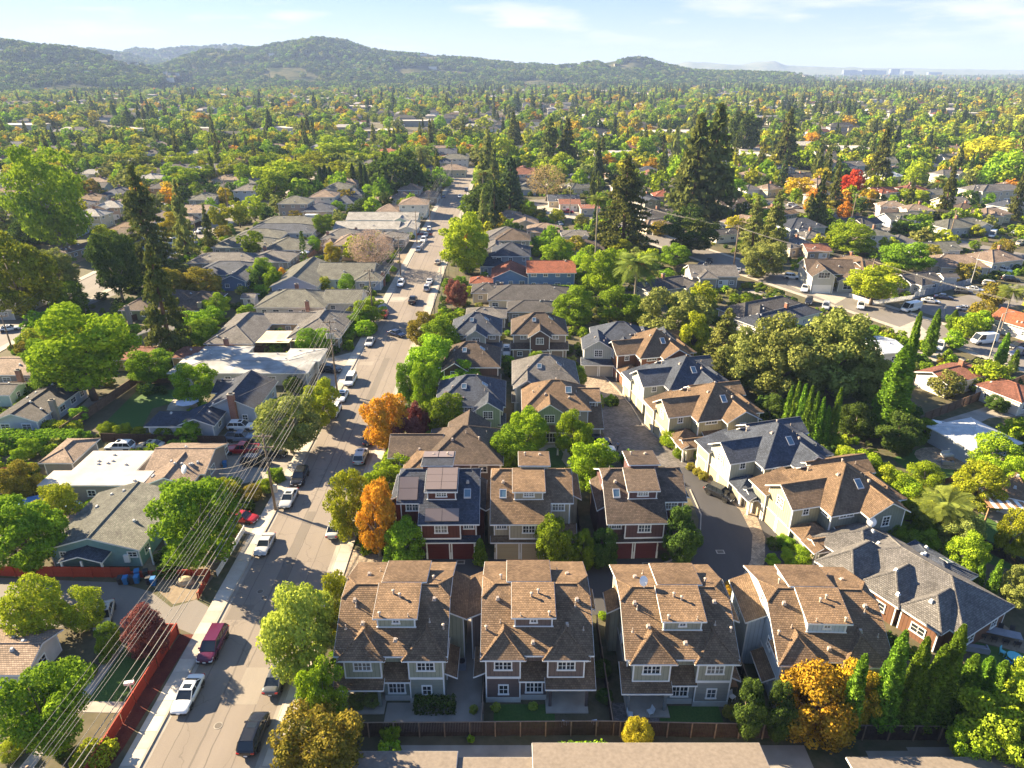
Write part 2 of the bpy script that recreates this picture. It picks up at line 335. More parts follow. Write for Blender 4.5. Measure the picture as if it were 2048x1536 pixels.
def roof_geo(w):
 o = w['o']; x0, x1, y0, y1 = w['x0']-o, w['x1']+o, w['y0']-o, w['y1']+o
 ze = w['z'] - o*w['t'] + 0.1; t = w['t']; k = w['kind']
 if k == 'flat':
  zf = w['z'] + .25
  return [(x0, y0, zf), (x1, y0, zf), (x1, y1, zf), (x0, y1, zf)], [[0, 1, 2, 3]]
 if k == 'shed':   # falls towards side w['fall']
  s = w.get('fall', 'f'); hi = ze + t * ((y1-y0) if s in 'fb' else (x1-x0))
  zz = {'f': (ze, ze, hi, hi), 'b': (hi, hi, ze, ze), 'l': (ze, hi, hi, ze), 'r': (hi, ze, ze, hi)}[s]
  return [(x0, y0, zz[0]), (x1, y0, zz[1]), (x1, y1, zz[2]), (x0, y1, zz[3])], [[0, 1, 2, 3]]
 E = [(x0, y0, ze), (x1, y0, ze), (x1, y1, ze), (x0, y1, ze)]
 if w['ax'] == 'x':
  hw = (y1-y0)/2; ym = (y0+y1)/2; ins0 = ins1 = (hw if k == 'hip' else 0)
  if k == 'hip' and w.get('g0'): ins0 = 0
  if k == 'hip' and w.get('g1'): ins1 = 0
  zr = ze + t*hw; a, c = x0+ins0, x1-ins1
  if c < a + .01: a = c = (a+c)/2
  V = E + [(a, ym, zr), (c, ym, zr)]
  F = [[0, 1, 5, 4], [2, 3, 4, 5]]
  if k == 'hip' and not w.get('g0'): F.append([3, 0, 4])
  if k == 'hip' and not w.get('g1'): F.append([1, 2, 5])
 else:
  hw = (x1-x0)/2; xm = (x0+x1)/2; ins0 = ins1 = (hw if k == 'hip' else 0)
  if k == 'hip' and w.get('g0'): ins0 = 0
  if k == 'hip' and w.get('g1'): ins1 = 0
  zr = ze + t*hw; a, c = y0+ins0, y1-ins1
  if c < a + .01: a = c = (a+c)/2
  V = E + [(xm, a, zr), (xm, c, zr)]
  F = [[1, 2, 5, 4], [3, 0, 4, 5]]
  if k == 'hip' and not w.get('g0'): F.append([0, 1, 4])
  if k == 'hip' and not w.get('g1'): F.append([2, 3, 5])
 if V[4] == V[5] or (Vector(V[4])-Vector(V[5])).length < .02:
  V = V[:5]; F = [[i if i != 5 else 4 for i in f] for f in F]; F = [[f[i] for i in range(len(f)) if f[i] != f[(i+1) % len(f)]] for f in F]
 return V, F
def zplane(V, F, x, y):
 best = None
 for f in F:
  pts = [Vector(V[i]) for i in f]
  ins = all((pts[(i+1) % len(pts)].x-pts[i].x)*(y-pts[i].y)-(pts[(i+1) % len(pts)].y-pts[i].y)*(x-pts[i].x) >= -1e-4 for i in range(len(pts)))
  if ins:
   n = (pts[1]-pts[0]).cross(pts[2]-pts[0])
   if abs(n.z) < 1e-6: continue
   zz = pts[0].z - (n.x*(x-pts[0].x)+n.y*(y-pts[0].y))/n.z
   best = zz if best is None else max(best, zz)
 return best
def wall_geo(b, w, mat, lowmat=None, zsplit=None):
 x0, x1, y0, y1, z0, z = w['x0'], w['x1'], w['y0'], w['y1'], w['z0'], w['z']
 if lowmat and zsplit:
  b.box(x0, y0, z0, x1, y1, zsplit, lowmat); z0 = zsplit
 b.box(x0, y0, z0, x1, y1, z - .03, mat)
 k = w['kind']; t = w['t']; g0 = k == 'gable' or w.get('g0'); g1 = k == 'gable' or w.get('g1')
 if k in ('gable', 'hip') and (g0 or g1):
  if w['ax'] == 'x':
   ym = (y0+y1)/2; zr = z + t*(y1-y0)/2 - .1
   for g, xx in ((g0, x0), (g1, x1)):
    if g: xa, xb = (xx, xx+.15) if xx == x0 else (xx-.15, xx); b.hull([(xa, y0, z-.031), (xa, y1, z-.031), (xa, ym, zr)], [(xb, y0, z-.031), (xb, y1, z-.031), (xb, ym, zr)], mat)
  else:
   xm = (x0+x1)/2; zr = z + t*(x1-x0)/2 - .1
   for g, yy in ((g0, y0), (g1, y1)):
    if g: ya, yb = (yy, yy+.15) if yy == y0 else (yy-.15, yy); b.hull([(x0, ya, z-.031), (x1, ya, z-.031), (xm, ya, zr)], [(x0, yb, z-.031), (x1, yb, z-.031), (xm, yb, zr)], mat)
 if k == 'shed':
  s = w.get('fall', 'f'); L_ = (y1-y0) if s in 'fb' else (x1-x0); hi = z + t*L_ - .1
  pr = {'f': [(x0, y0, z), (x1, y0, z), (x1, y1, hi), (x0, y1, hi)], 'b': [(x0, y0, hi), (x1, y0, hi), (x1, y1, z), (x0, y1, z)], 'l': [(x0, y0, z), (x1, y0, hi), (x1, y1, hi), (x0, y1, z)], 'r': [(x0, y0, hi), (x1, y0, z), (x1, y1, z), (x0, y1, hi)]}[s]
  b.hull([(p[0], p[1], z-.031) for p in pr], [(p[0], p[1], max(p[2]-.03, z-.03)) for p in pr], mat)
_vent = {}
def roof_vent(parent, x, y, z, k=0, mat=None):
 mat = mat or MC['vent_metal']
 if (k, mat.name) not in _vent:
  b = MB()
  if k == 0: b.box(-.2, -.24, -.1, .2, .24, .02, mat); b.hull([(-.15, -.2, .02), (.15, -.2, .02), (.15, .12, .02), (-.15, .12, .02)], [(-.13, -.2, .22), (.13, -.2, .22), (.13, .05, .3), (-.13, .05, .3)], mat)
  elif k == 1: b.tube([(0, 0, -.15), (0, 0, .38)], .05, mat, 7); b.tube([(0, 0, -.15), (0, 0, .04)], [.14, .07], mat, 7)
  else: b.tube([(0, 0, -.15), (0, 0, .42)], .1, mat, 8); b.tube([(0, 0, .42), (0, 0, .46), (0, 0, .52)], [.17, .17, .04], mat, 8)
  _vent[(k, mat.name)] = b.mesh('roof_vent', uv=False)
 return link('roof_vent', _vent[(k, mat.name)], parent, (x, y, z))
plain('vent_metal', (0.42, 0.35, 0.29), 0.6)
plain('vent_grey', (0.45, 0.45, 0.45), 0.5)
_chim = {}
def chimney(parent, x, y, z0, z1, w=.9, d=.7, mat=None):
 mat = mat or BRICK; b = MB(); b.box(-w/2, -d/2, 0, w/2, d/2, z1-z0, mat); b.box(-w/2-.07, -d/2-.07, z1-z0, w/2+.07, d/2+.07, z1-z0+.12, CONC2)
 b.box(-w/4, -d/4, z1-z0+.12, w/4, d/4, z1-z0+.3, MC['dark_metal'])
 return b.build('chimney', parent, loc=(x, y, z0))
def skylight(parent, x, y, z, nx, ny, w=.8, h=.8):
 """a skylight lying on a slope whose surface rises by (nx, ny) per metre"""
 b = MB(); g = MB()
 def q(u, v, dz): return (u, v, u*nx+v*ny+dz)
 for (u0, v0, u1, v1) in ((-w/2-.08, -h/2-.08, w/2+.08, -h/2), (-w/2-.08, h/2, w/2+.08, h/2+.08), (-w/2-.08, -h/2, -w/2, h/2), (w/2, -h/2, w/2+.08, h/2)):
  b.hull([q(u0, v0, -.05), q(u1, v0, -.05), q(u1, v1, -.05), q(u0, v1, -.05)], [q(u0, v0, .13), q(u1, v0, .13), q(u1, v1, .13), q(u0, v1, .13)], MC['vent_grey'])
 g.hull([q(-w/2, -h/2, .0), q(w/2, -h/2, .0), q(w/2, h/2, .0), q(-w/2, h/2, .0)], [q(-w/2, -h/2, .1), q(w/2, -h/2, .1), q(w/2, h/2, .1), q(-w/2, h/2, .1)], GLASSB)
 f = b.build('skylight', parent, uv=False, loc=(x, y, z)); g.build('pane', f, uv=False); return f
class House:
 n = 0
 def __init__(s, name, label, x, y, rz=0, wall=None, roof=None, trim=WHITE, low=None, split=None, cat='house', group=None, wins=True, base=True, rnd=None):
  s.root = empty(name, (x, y, 0), rz, label, cat, group); s.wall, s.roof, s.trim, s.low, s.split = wall, roof, trim, low, split
  s.wings = []; s.RV = []; s.auto = wins; s.rng = random.Random(House.n); House.n += 1
 def add(s, kind, x0, x1, y0, y1, z, pitch=26, ax=None, o=.45, z0=0, wall=None, roof=None, auto=True, skip='', **k):
  w = wing(kind, x0, x1, y0, y1, z, pitch, ax, o, z0, **k); w['auto'] = auto; w['skip'] = skip
  b = MB(); wall_geo(b, w, wall or s.wall, s.low if z0 == 0 else None, s.split);
  if w.get('corners', True) and z - z0 > 2 and (wall or s.wall) is not None and s.trim is WHITE and z0 < 3.5:
   c = .14; pr = .02
   for xx in (x0, x1):
    for yy in (y0, y1):
     xa = xx-pr if xx == x0 else xx+pr-c; ya = yy-pr if yy == y0 else yy+pr-c
     b.box(xa, ya, z0+.02, xa+c, ya+c, z-.12, WHITE)
  b.build('wall', s.root)
  V, F = roof_geo(w); r = MB(); roof_solid(r, V, F, .14, roof or s.roof, s.trim); r.build('roof', s.root)
  s.wings.append(w); s.RV.append((V, F)); return w
 def zr(s, x, y):
  zs = [zplane(V, F, x, y) for V, F in s.RV]; zs = [q for q in zs if q is not None]
  return max(zs) if zs else None
 def vents(s, pts, mat=None):
  for i, (x, y) in enumerate(pts):
   z = s.zr(x, y)
   if z: roof_vent(s.root, x, y, z, i % 3, mat)
 def rvents(s, n, mat=None):
  for i in range(n):
   w = s.rng.choice(s.wings); s.vents([(s.rng.uniform(w['x0']+.4, w['x1']-.4), s.rng.uniform(w['y0']+.4, w['y1']-.4))], mat)
 def chim(s, x, y, h=.9, w=.9, d=.7, mat=None, z0=0):
  z = s.zr(x, y) or 3.5; chimney(s.root, x, y, z0, z+h, w, d, mat)
 def sky(s, x, y, w=.8, h=.8):
  z = s.zr(x, y)
  if z is None: return
  a = s.zr(x+.1, y); c = s.zr(x, y+.1); skylight(s.root, x, y, z, ((a or z)-z)/.1, ((c or z)-z)/.1, w, h)
 def windows(s, sides='flr', step=3.0, w=1.3, h=1.15, cols=2, rows=2):
  for wg in s.wings:
   if not wg['auto']: continue
   fl = [1.5] if wg['z'] < 4.6 else [1.45, 4.35]
   for sd in sides:
    if sd in wg['skip']: continue
    a0, a1 = (wg['x0'], wg['x1']) if sd in 'fb' else (wg['y0'], wg['y1'])
    ln = a1 - a0; n = max(1, int(ln/step));
    if ln < 2: continue
    for i in range(n):
     u = a0 + ln*(i+.5)/n + s.rng.uniform(-.25, .25)
     x, y, ang = {'f': (u, wg['y0'], 0), 'b': (u, wg['y1'], math.pi), 'l': (wg['x0'], u, -math.pi/2), 'r': (wg['x1'], u, math.pi/2)}[sd]
     ox, oy = {'f': (0, -.4), 'b': (0, .4), 'l': (-.4, 0), 'r': (.4, 0)}[sd]
     for zc in fl:
      if zc < wg['z0'] + .5: continue
      if any(q is not wg and q['x0']-.3 < x+ox < q['x1']+.3 and q['y0']-.3 < y+oy < q['y1']+.3 and q['z']+.8 > zc > q['z0']-1 for q in s.wings): continue
      ww = w * s.rng.choice((.8, 1, 1, 1.3)); window(s.root, x, y, zc, ang, ww, h, cols, rows, WHITE, s.rng.choice((GLASS, GLASS, GLASS3, CURT)))
# ---------------------------------------------------------------- ground, streets, hills
def groundmat(name, a, b2, c, s1=0.06, s2=0.5, rough=.95, bmp=0.0):
 m, nt, b = newmat(name); t = nd(nt, 'ShaderNodeTexCoord')
 n = nd(nt, 'ShaderNodeTexNoise', i_Scale=s1, i_Detail=6.0); n2 = nd(nt, 'ShaderNodeTexNoise', i_Scale=s2, i_Detail=8.0, i_Roughness=0.65)
 nt.links.new(t.outputs['Object'], n.inputs['Vector']); nt.links.new(t.outputs['Object'], n2.inputs['Vector'])
 r = nd(nt, 'ShaderNodeMapRange'); r.inputs['From Min'].default_value = .42; r.inputs['From Max'].default_value = .58; nt.links.new(n.outputs['Fac'], r.inputs['Value'])
 r2 = nd(nt, 'ShaderNodeMapRange'); r2.inputs['From Min'].default_value = .35; r2.inputs['From Max'].default_value = .68; nt.links.new(n2.outputs['Fac'], r2.inputs['Value'])
 q = mixc(nt, r.outputs[0], a, b2); nt.links.new(mixc(nt, r2.outputs[0], q, c), b.inputs['Base Color'])
 b.inputs['Roughness'].default_value = rough
 if bmp: bump(nt, b, n2.outputs['Fac'], bmp)
 MC[name] = m; return m
def asphaltmat(name, col, seams=True):
 m, nt, b = newmat(name); t = nd(nt, 'ShaderNodeTexCoord')
 n = nd(nt, 'ShaderNodeTexNoise', i_Scale=0.22, i_Detail=7.0, i_Roughness=.6); n2 = nd(nt, 'ShaderNodeTexNoise', i_Scale=14.0, i_Detail=4.0)
 mp = nd(nt, 'ShaderNodeMapping'); mp.inputs['Scale'].default_value = (1, .22, 1); nt.links.new(t.outputs['Object'], mp.inputs['Vector'])
 nt.links.new(mp.outputs[0], n.inputs['Vector']); nt.links.new(t.outputs['Object'], n2.inputs['Vector'])
 r = nd(nt, 'ShaderNodeMapRange'); r.inputs['From Min'].default_value = .3; r.inputs['From Max'].default_value = .7; nt.links.new(n.outputs['Fac'], r.inputs['Value'])
 q = mixc(nt, r.outputs[0], tuple(x*.86 for x in col), tuple(x*1.16 for x in col))
 q = mixc(nt, .25, q, n2.outputs['Fac'], 'OVERLAY')
 if seams:
  s = nd(nt, 'ShaderNodeSeparateXYZ'); nt.links.new(t.outputs['Object'], s.inputs[0])
  w = nd(nt, 'ShaderNodeTexNoise', i_Scale=.35, i_Detail=3.0); nt.links.new(t.outputs['Object'], w.inputs['Vector'])
  for x0, wd, k in ((-31.9, .05, .55), (-29.4, .10, .6), (-28.1, .06, .5), (-25.6, .05, .55)):
   a = nd(nt, 'ShaderNodeMath', operation='MULTIPLY_ADD'); a.inputs[1].default_value = .35; nt.links.new(w.outputs['Fac'], a.inputs[0]); nt.links.new(s.outputs['X'], a.inputs[2])
   d = nd(nt, 'ShaderNodeMath', operation='COMPARE'); d.inputs[1].default_value = x0 + .17; d.inputs[2].default_value = wd; nt.links.new(a.outputs[0], d.inputs[0])
   f = nd(nt, 'ShaderNodeMath', operation='MULTIPLY'); f.inputs[1].default_value = 1-k; nt.links.new(d.outputs[0], f.inputs[0])
   q = mixc(nt, f.outputs[0], q, (.045, .042, .04))
  v = nd(nt, 'ShaderNodeTexVoronoi', feature='DISTANCE_TO_EDGE', i_Scale=.16);
  wv = nd(nt, 'ShaderNodeVectorMath', operation='MULTIPLY_ADD'); wv.inputs[1].default_value = (3, 3, 3); nt.links.new(w.outputs['Color'], wv.inputs[0]); nt.links.new(t.outputs['Object'], wv.inputs[2])
  nt.links.new(wv.outputs[0], v.inputs['Vector'])
  l = nd(nt, 'ShaderNodeMath', operation='LESS_THAN'); l.inputs[1].default_value = .006; nt.links.new(v.outputs['Distance'], l.inputs[0])
  f = nd(nt, 'ShaderNodeMath', operation='MULTIPLY'); f.inputs[1].default_value = .28; nt.links.new(l.outputs[0], f.inputs[0])
  q = mixc(nt, f.outputs[0], q, (.05, .045, .04))
 nt.links.new(q, b.inputs['Base Color']); b.inputs['Roughness'].default_value = .85
 bump(nt, b, n2.outputs['Fac'], .01); MC[name] = m; return m
def pavermat(name, col, bw=.22, rh=.11, rot=0):
 m, nt, b = newmat(name); t = nd(nt, 'ShaderNodeTexCoord'); mp = nd(nt, 'ShaderNodeMapping'); mp.inputs['Rotation'].default_value = (0, 0, rot)
 br = nd(nt, 'ShaderNodeTexBrick'); br.inputs['Scale'].default_value = 1; br.inputs['Brick Width'].default_value = bw; br.inputs['Row Height'].default_value = rh; br.inputs['Mortar Size'].default_value = .012
 br.inputs['Color1'].default_value = c4(tuple(x*.7 for x in col)); br.inputs['Color2'].default_value = c4(tuple(x*1.3 for x in col)); br.inputs['Mortar'].default_value = c4(tuple(x*.4 for x in col))
 nt.links.new(t.outputs['Object'], mp.inputs['Vector']); nt.links.new(mp.outputs[0], br.inputs['Vector'])
 n = nd(nt, 'ShaderNodeTexNoise', i_Scale=.4, i_Detail=5.0); nt.links.new(t.outputs['Object'], n.inputs['Vector'])
 nt.links.new(mixc(nt, .5, br.outputs['Color'], n.outputs['Fac'], 'OVERLAY'), b.inputs['Base Color']); b.inputs['Roughness'].default_value = .9
 bump(nt, b, br.outputs['Fac'], -.01); MC[name] = m; return m
GR = groundmat('yard_soil', (.085, .072, .040), (.050, .062, .022), (.12, .10, .06), .05, .8)
LAWN = groundmat('lawn_grass', (.055, .12, .022), (.075, .135, .03), (.035, .085, .016), .12, 5.0, .95, .03)
DRY = groundmat('dry_dirt', (.21, .165, .11), (.17, .13, .09), (.26, .205, .14), .2, 2.0)
MULCH = groundmat('red_mulch', (.11, .022, .016), (.15, .035, .02), (.07, .016, .012), .5, 8.0, .95, .04)
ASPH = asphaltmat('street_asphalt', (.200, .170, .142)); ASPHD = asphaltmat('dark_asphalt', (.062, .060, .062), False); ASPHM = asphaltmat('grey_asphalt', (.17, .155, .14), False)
PAV = pavermat('grey_pavers', (.15, .135, .125), .45, .22, .4); PAVT = pavermat('tan_pavers', (.30, .24, .175), .3, .3, .3)
g = MB(); g.face([(-26000, -300, 0), (26000, -300, 0), (26000, 30000, 0), (-26000, 30000, 0)], GR); tagp(g.build('ground', uv=False), kind='structure')
def sheet(name, pts, mat, z=.008):
 b = MB(); a = sum(pts[i][0]*pts[(i+1) % len(pts)][1]-pts[(i+1) % len(pts)][0]*pts[i][1] for i in range(len(pts)))
 if a < 0: pts = pts[::-1]
 b.face([(p[0], p[1], z) for p in pts], mat); return tagp(b.build(name, uv=False), kind='structure')
def pad(name, r, pts, mat, z=.012): return sheet(name, [P(r, *p) for p in pts], mat, z)
def rectsheet(name, x0, y0, x1, y1, mat, z): return sheet(name, [(x0, y0), (x1, y0), (x1, y1), (x0, y1)], mat, z)
XL, XR = -33.9, -23.0
rectsheet('street', XL, -30, XR, 470, ASPH, .008)
rectsheet('street', -129.5, -30, -117, 1000, ASPHM, .008)
def band(name, p, q, w, mat, z):
 d = Vector((q[0]-p[0], q[1]-p[1])).normalized(); n = Vector((-d.y, d.x))*w/2
 return sheet(name, [(p[0]-n.x, p[1]-n.y), (q[0]-n.x, q[1]-n.y), (q[0]+n.x, q[1]+n.y), (p[0]+n.x, p[1]+n.y)], mat, z)
RS0, RS1 = (12, 343), (160, 43)
RSD = Vector((RS1[0]-RS0[0], RS1[1]-RS0[1])).normalized(); RSN = Vector((-RSD.y, RSD.x))   # RSN points to +x +y
band('street', RS0, RS1, 10.5, ASPHM, .010)
c0 = (108, 171); band('street', c0, (c0[0]+RSN.x*260, c0[1]+RSN.y*260), 12, ASPHM, .014)
q0 = (RS0[0]+RSN.x*95-RSD.x*60, RS0[1]+RSN.y*95-RSD.y*60); band('street', q0, (q0[0]+RSD.x*330, q0[1]+RSD.y*330), 10, ASPHM, .018)
q1 = (RS0[0]+RSN.x*190-RSD.x*60, RS0[1]+RSN.y*190-RSD.y*60); band('street', q1, (q1[0]+RSD.x*330, q1[1]+RSD.y*330), 10, ASPHM, .018)
band('street', (-23.5, 322), (14, 340), 9, ASPHM, .012)
for yy in (430, 560, 700, 860): rectsheet('street', -420, yy, 420, yy+10, ASPHM, .004)
PA, PB = asphaltmat('old_patch', (.15, .13, .11), False), asphaltmat('pale_patch', (.235, .205, .17), False)
for x0, y0, x1, y1, m_ in ((-28.2, 49.8, -25.6, 54.5, PB), (-33.2, 61.5, -30.6, 64, PA), (-29.3, 67, -28.2, 83, PA), (-27.5, 90, -24, 93.5, PB), (-33, 100, -29.5, 102, PA), (-28, 118, -26.8, 141, PA), (-33, 137, -30, 139, PB), (-29.5, 160, -26, 163, PA)): rectsheet('asphalt_patch', x0, y0, x1, y1, m_, .0125)
def curb(x0, x1, y0, y1, name='kerb'):
 b = MB(); b.box(x0, y0, -.05, x1, y1, .13, CONC); tagp(b.build(name, uv=False), kind='structure')
for xa, xb, xc in ((XL, XL+.45, XL-.16), (XR, XR-.45, XR+.16)):
 rectsheet('gutter', min(xa, xb), -30, max(xa, xb), 468, CONC2, .014)
 curb(min(xa, xc), max(xa, xc), -30, 468)
def slabs(x0, x1, y0, y1, step, name='pavement', mat=CONC):
 root = MB(); root.box(x0, y0, -.05, x1, y1, .075, CONC2); ro = tagp(root.build(name, uv=False), kind='structure')
 mm_ = {}
 n = int(round((y1-y0)/step)); rg = random.Random(3)
 tones = [plain('slab_tone_%d' % i, tuple(v*k for v in (.40, .365, .31)), .9, .13, .8) for i, k in enumerate((.82, .95, 1.06, 1.2))]
 for i in range(n):
  k = rg.choice((0, 1, 1, 2, 2, 3));
  if k not in mm_:
   b = MB(); b.box(x0+.01, .012, .076, x1-.01, step-.012, .125, tones[k]); mm_[k] = b.mesh('slab', uv=False)
  link('slab', mm_[k], ro, (0, y0+i*step, rg.uniform(-.004, .004)))
slabs(XL-1.9, XL-.17, 34, 142, 1.8); slabs(XR+.17, XR+1.85, 34, 142, 1.8)
curb(XL-1.9, XL-.17, 142, 466, 'pavement'); curb(XR+.17, XR+1.85, 142, 466, 'pavement')
for s in (-1, 1):
 for p, q, w in ((RS0, RS1, 10.5),):
  off = RSN*(s*(w/2+1.2)); band('pavement', (p[0]+off.x, p[1]+off.y), (q[0]+off.x, q[1]+off.y), 1.9, CONC, .05)
rectsheet('pavement', -131.6, 30, -129.5, 640, CONC, .1); rectsheet('pavement', -117, 30, -115, 640, CONC, .1)
pad('driveway', 'E', [(-100, 330), (740, 362), (950, 420), (1080, 520), (1235, 470), (1320, 520), (1385, 560), (1320, 690), (1215, 690), (1120, 650), (980, 620), (700, 650), (-100, 640)], ASPHM)
pad('lawn', 'E', [(780, 770), (1010, 850), (920, 960), (800, 1115), (530, 1110), (640, 950)], LAWN)
pad('path', 'E', [(740, 735), (790, 765), (500, 1180), (350, 1320), (210, 1531), (120, 1531), (480, 1110)], CONC, .03)
pad('path', 'E', [(530, 1112), (800, 1115), (745, 1185), (490, 1180)], CONC, .034)
pad('mulch_bed', 'E', [(1135, 690), (1222, 690), (1190, 740), (770, 1420), (560, 1700), (500, 1600)], MULCH, .02)
pad('yard', 'E', [(900, 180), (1400, 60), (1500, 60), (1350, 320), (1230, 470), (1090, 500), (900, 330)], DRY)
pad('pebble_strip', 'E', [(1560, 60), (1645, 110), (1590, 220), (1480, 210)], DRY, .10)
pad('driveway', 'F', [(1470, 1100), (1640, 1040), (1700, 1050), (1620, 1165), (1480, 1150)], CONC, .02)
pad('driveway', 'F', [(1400, 560), (1640, 460), (1890, 540), (1960, 590), (1840, 770), (1500, 850), (1330, 850)], CONC2, .02)
pad('lawn', 'F', [(640, 480), (870, 250), (1140, 250), (1100, 330), (960, 370), (890, 500)], LAWN)
pad('patio', 'F', [(1060, 350), (1130, 270), (1320, 260), (1300, 340), (1180, 390), (1050, 380)], CONC, .016)
pad('patio', 'F', [(420, 440), (560, 300), (680, 300), (540, 420), (400, 500)], CONC2, .016)
pad('driveway', 'I', [(420, 1010), (600, 480), (820, 560), (840, 640), (520, 760)], ASPHM, .012)
pad('driveway', 'J', [(200, 850), (640, 860), (600, 890), (520, 890)], CONC2, .02)
pad('driveway', 'J', [(540, 510), (690, 500), (730, 520), (700, 540), (540, 525)], CONC, .02)
pad('yard', 'J', [(480, 610), (660, 600), (600, 700), (470, 690)], DRY)
pad('driveway', '', [(625, 725), (720, 700), (712, 740), (690, 790), (640, 770)], CONC2, .02)
pad('driveway', 'F', [(1850, 0), (2048, -80), (2048, 130), (1760, 150)], CONC2, .02)
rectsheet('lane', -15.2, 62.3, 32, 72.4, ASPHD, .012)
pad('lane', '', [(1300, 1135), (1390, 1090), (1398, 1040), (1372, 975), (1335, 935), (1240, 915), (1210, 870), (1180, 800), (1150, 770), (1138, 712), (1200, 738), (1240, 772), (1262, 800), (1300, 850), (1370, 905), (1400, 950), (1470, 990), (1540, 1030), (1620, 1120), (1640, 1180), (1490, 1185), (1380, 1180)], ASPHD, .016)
pad('paver_lane', '', [(1340, 935), (1240, 915), (1212, 880), (1182, 805), (1255, 800), (1290, 850), (1352, 902), (1385, 935)], PAV, .022)
pad('paver_lane', '', [(1165, 790), (1148, 765), (1140, 745), (1196, 742), (1232, 772), (1253, 798), (1182, 803)], PAVT, .022)
ring = [(1352, 902), (1400, 950), (1440, 985), (1480, 1020), (1505, 1070), (1502, 1120), (1480, 1160)]; ring2 = [(1520, 1160), (1530, 1120), (1530, 1075), (1508, 1020), (1468, 980), (1425, 945), (1372, 900)]
pad('paver_border', '', ring + ring2, PAVT, .026)
sheet('apron', [(-21.6, 63), (-14.6, 63.5), (-14.8, 72.3), (-21.6, 74.5)], PAVT, .03)
for nm, pts in (('kerb', [(1200, 745), (1235, 780), (1262, 812), (1285, 850), (1335, 890)]), ('kerb', [(1310, 1133), (1370, 1112), (1400, 1075), (1402, 1030), (1380, 980)])):
 b = MB(); w = [P('', *p) for p in pts]
 for i in range(len(w)-1):
  d = Vector((w[i+1][0]-w[i][0], w[i+1][1]-w[i][1])).normalized(); n = Vector((-d.y, d.x))*.08
  b.poly([(w[i][0]-n.x, w[i][1]-n.y), (w[i+1][0]-n.x, w[i+1][1]-n.y), (w[i+1][0]+n.x, w[i+1][1]+n.y), (w[i][0]+n.x, w[i][1]+n.y)], -.02, .14, CONC)
 tagp(b.build(nm, uv=False), kind='structure')
pad('lawn', 'C', [(1020, 170), (1060, 130), (1160, 120), (1230, 180), (1250, 270), (1080, 290)], LAWN, .02)
b = MB(); arc = [P('C', *p) for p in ((1045, 160), (1080, 135), (1130, 130), (1190, 145), (1210, 180), (1200, 220), (1230, 260))]
for i in range(len(arc)-1):
 d = (Vector(arc[i+1])-Vector(arc[i])).normalized(); n = Vector((-d.y, d.x))*.6; p, q = Vector(arc[i])-d*.2, Vector(arc[i+1])+d*.2
 b.poly([tuple(p-n), tuple(q-n), tuple(q+n), tuple(p+n)], .0, .045+.004*i, CONC)
tagp(b.build('path', uv=False), kind='structure')
rectsheet('patio', -12.5, 46.6, -2.8, 50, CONC2, .02); rectsheet('path', -6.9, 50, -3.1, 62, CONC2, .024)
rectsheet('lawn', -1.8, 47, 4.2, 49.8, LAWN, .02); rectsheet('lawn', 14.5, 46.6, 20.6, 49.6, LAWN, .02); rectsheet('patio', 10, 46.8, 14.4, 50, PAV, .02)
rectsheet('alley_path', -12, 42.6, 27.5, 45.2, CONC2, .02)
rectsheet('yard', 23.5, 36, 36, 45.2, GR, .016); rectsheet('path', 37, 42.4, 60, 45.0, CONC2, .02)
rectsheet('path', 33, 30, 37.5, 44.6, CONC2, .024)
pad('lawn', 'D', [(1240, 170), (1400, 110), (1560, 200), (1560, 330), (1450, 310), (1330, 240)], LAWN)
pad('lawn', 'D', [(1600, 560), (1690, 450), (1900, 540), (1915, 760), (1700, 700)], LAWN)
pad('lawn', 'V', [(800, 800), (1141, 880), (1141, 1100), (900, 1050)], LAWN)
pad('patio', 'V', [(870, 600), (1141, 800), (1141, 880), (800, 790), (820, 640)], DRY, .02)
b = MB(); cx, cy = P('D', 1500, 170); b.poly([(cx+4.3*math.cos(t*.3927), cy+3.6*math.sin(t*.3927)) for t in range(16)], 0, .04, PAVT); tagp(b.build('patio', uv=False), kind='structure')
pad('patio', 'D', [(1690, 450), (1760, 400), (1915, 500), (1850, 545)], CONC, .02)
pad('driveway', 'Q', [(1590, 600), (2048, 460), (2048, 560), (1880, 570), (1740, 640), (1830, 790), (1700, 700), (1600, 660)], CONC2, .012)
pad('driveway', 'Q', [(1450, 130), (1520, 100), (1700, 250), (1620, 300), (1360, 210), (1390, 140)], CONC, .02)
pad('driveway', 'K', [(850, 650), (1010, 700), (1120, 720), (1170, 740), (1080, 790), (830, 690)], CONC, .02)
pad('driveway', 'K', [(600, 740), (690, 700), (830, 740), (700, 800), (600, 780)], CONC2, .02)
pad('driveway', 'S', [(820, 830), (900, 830), (1060, 860), (1220, 900), (1230, 960), (1000, 920)], CONC, .02)
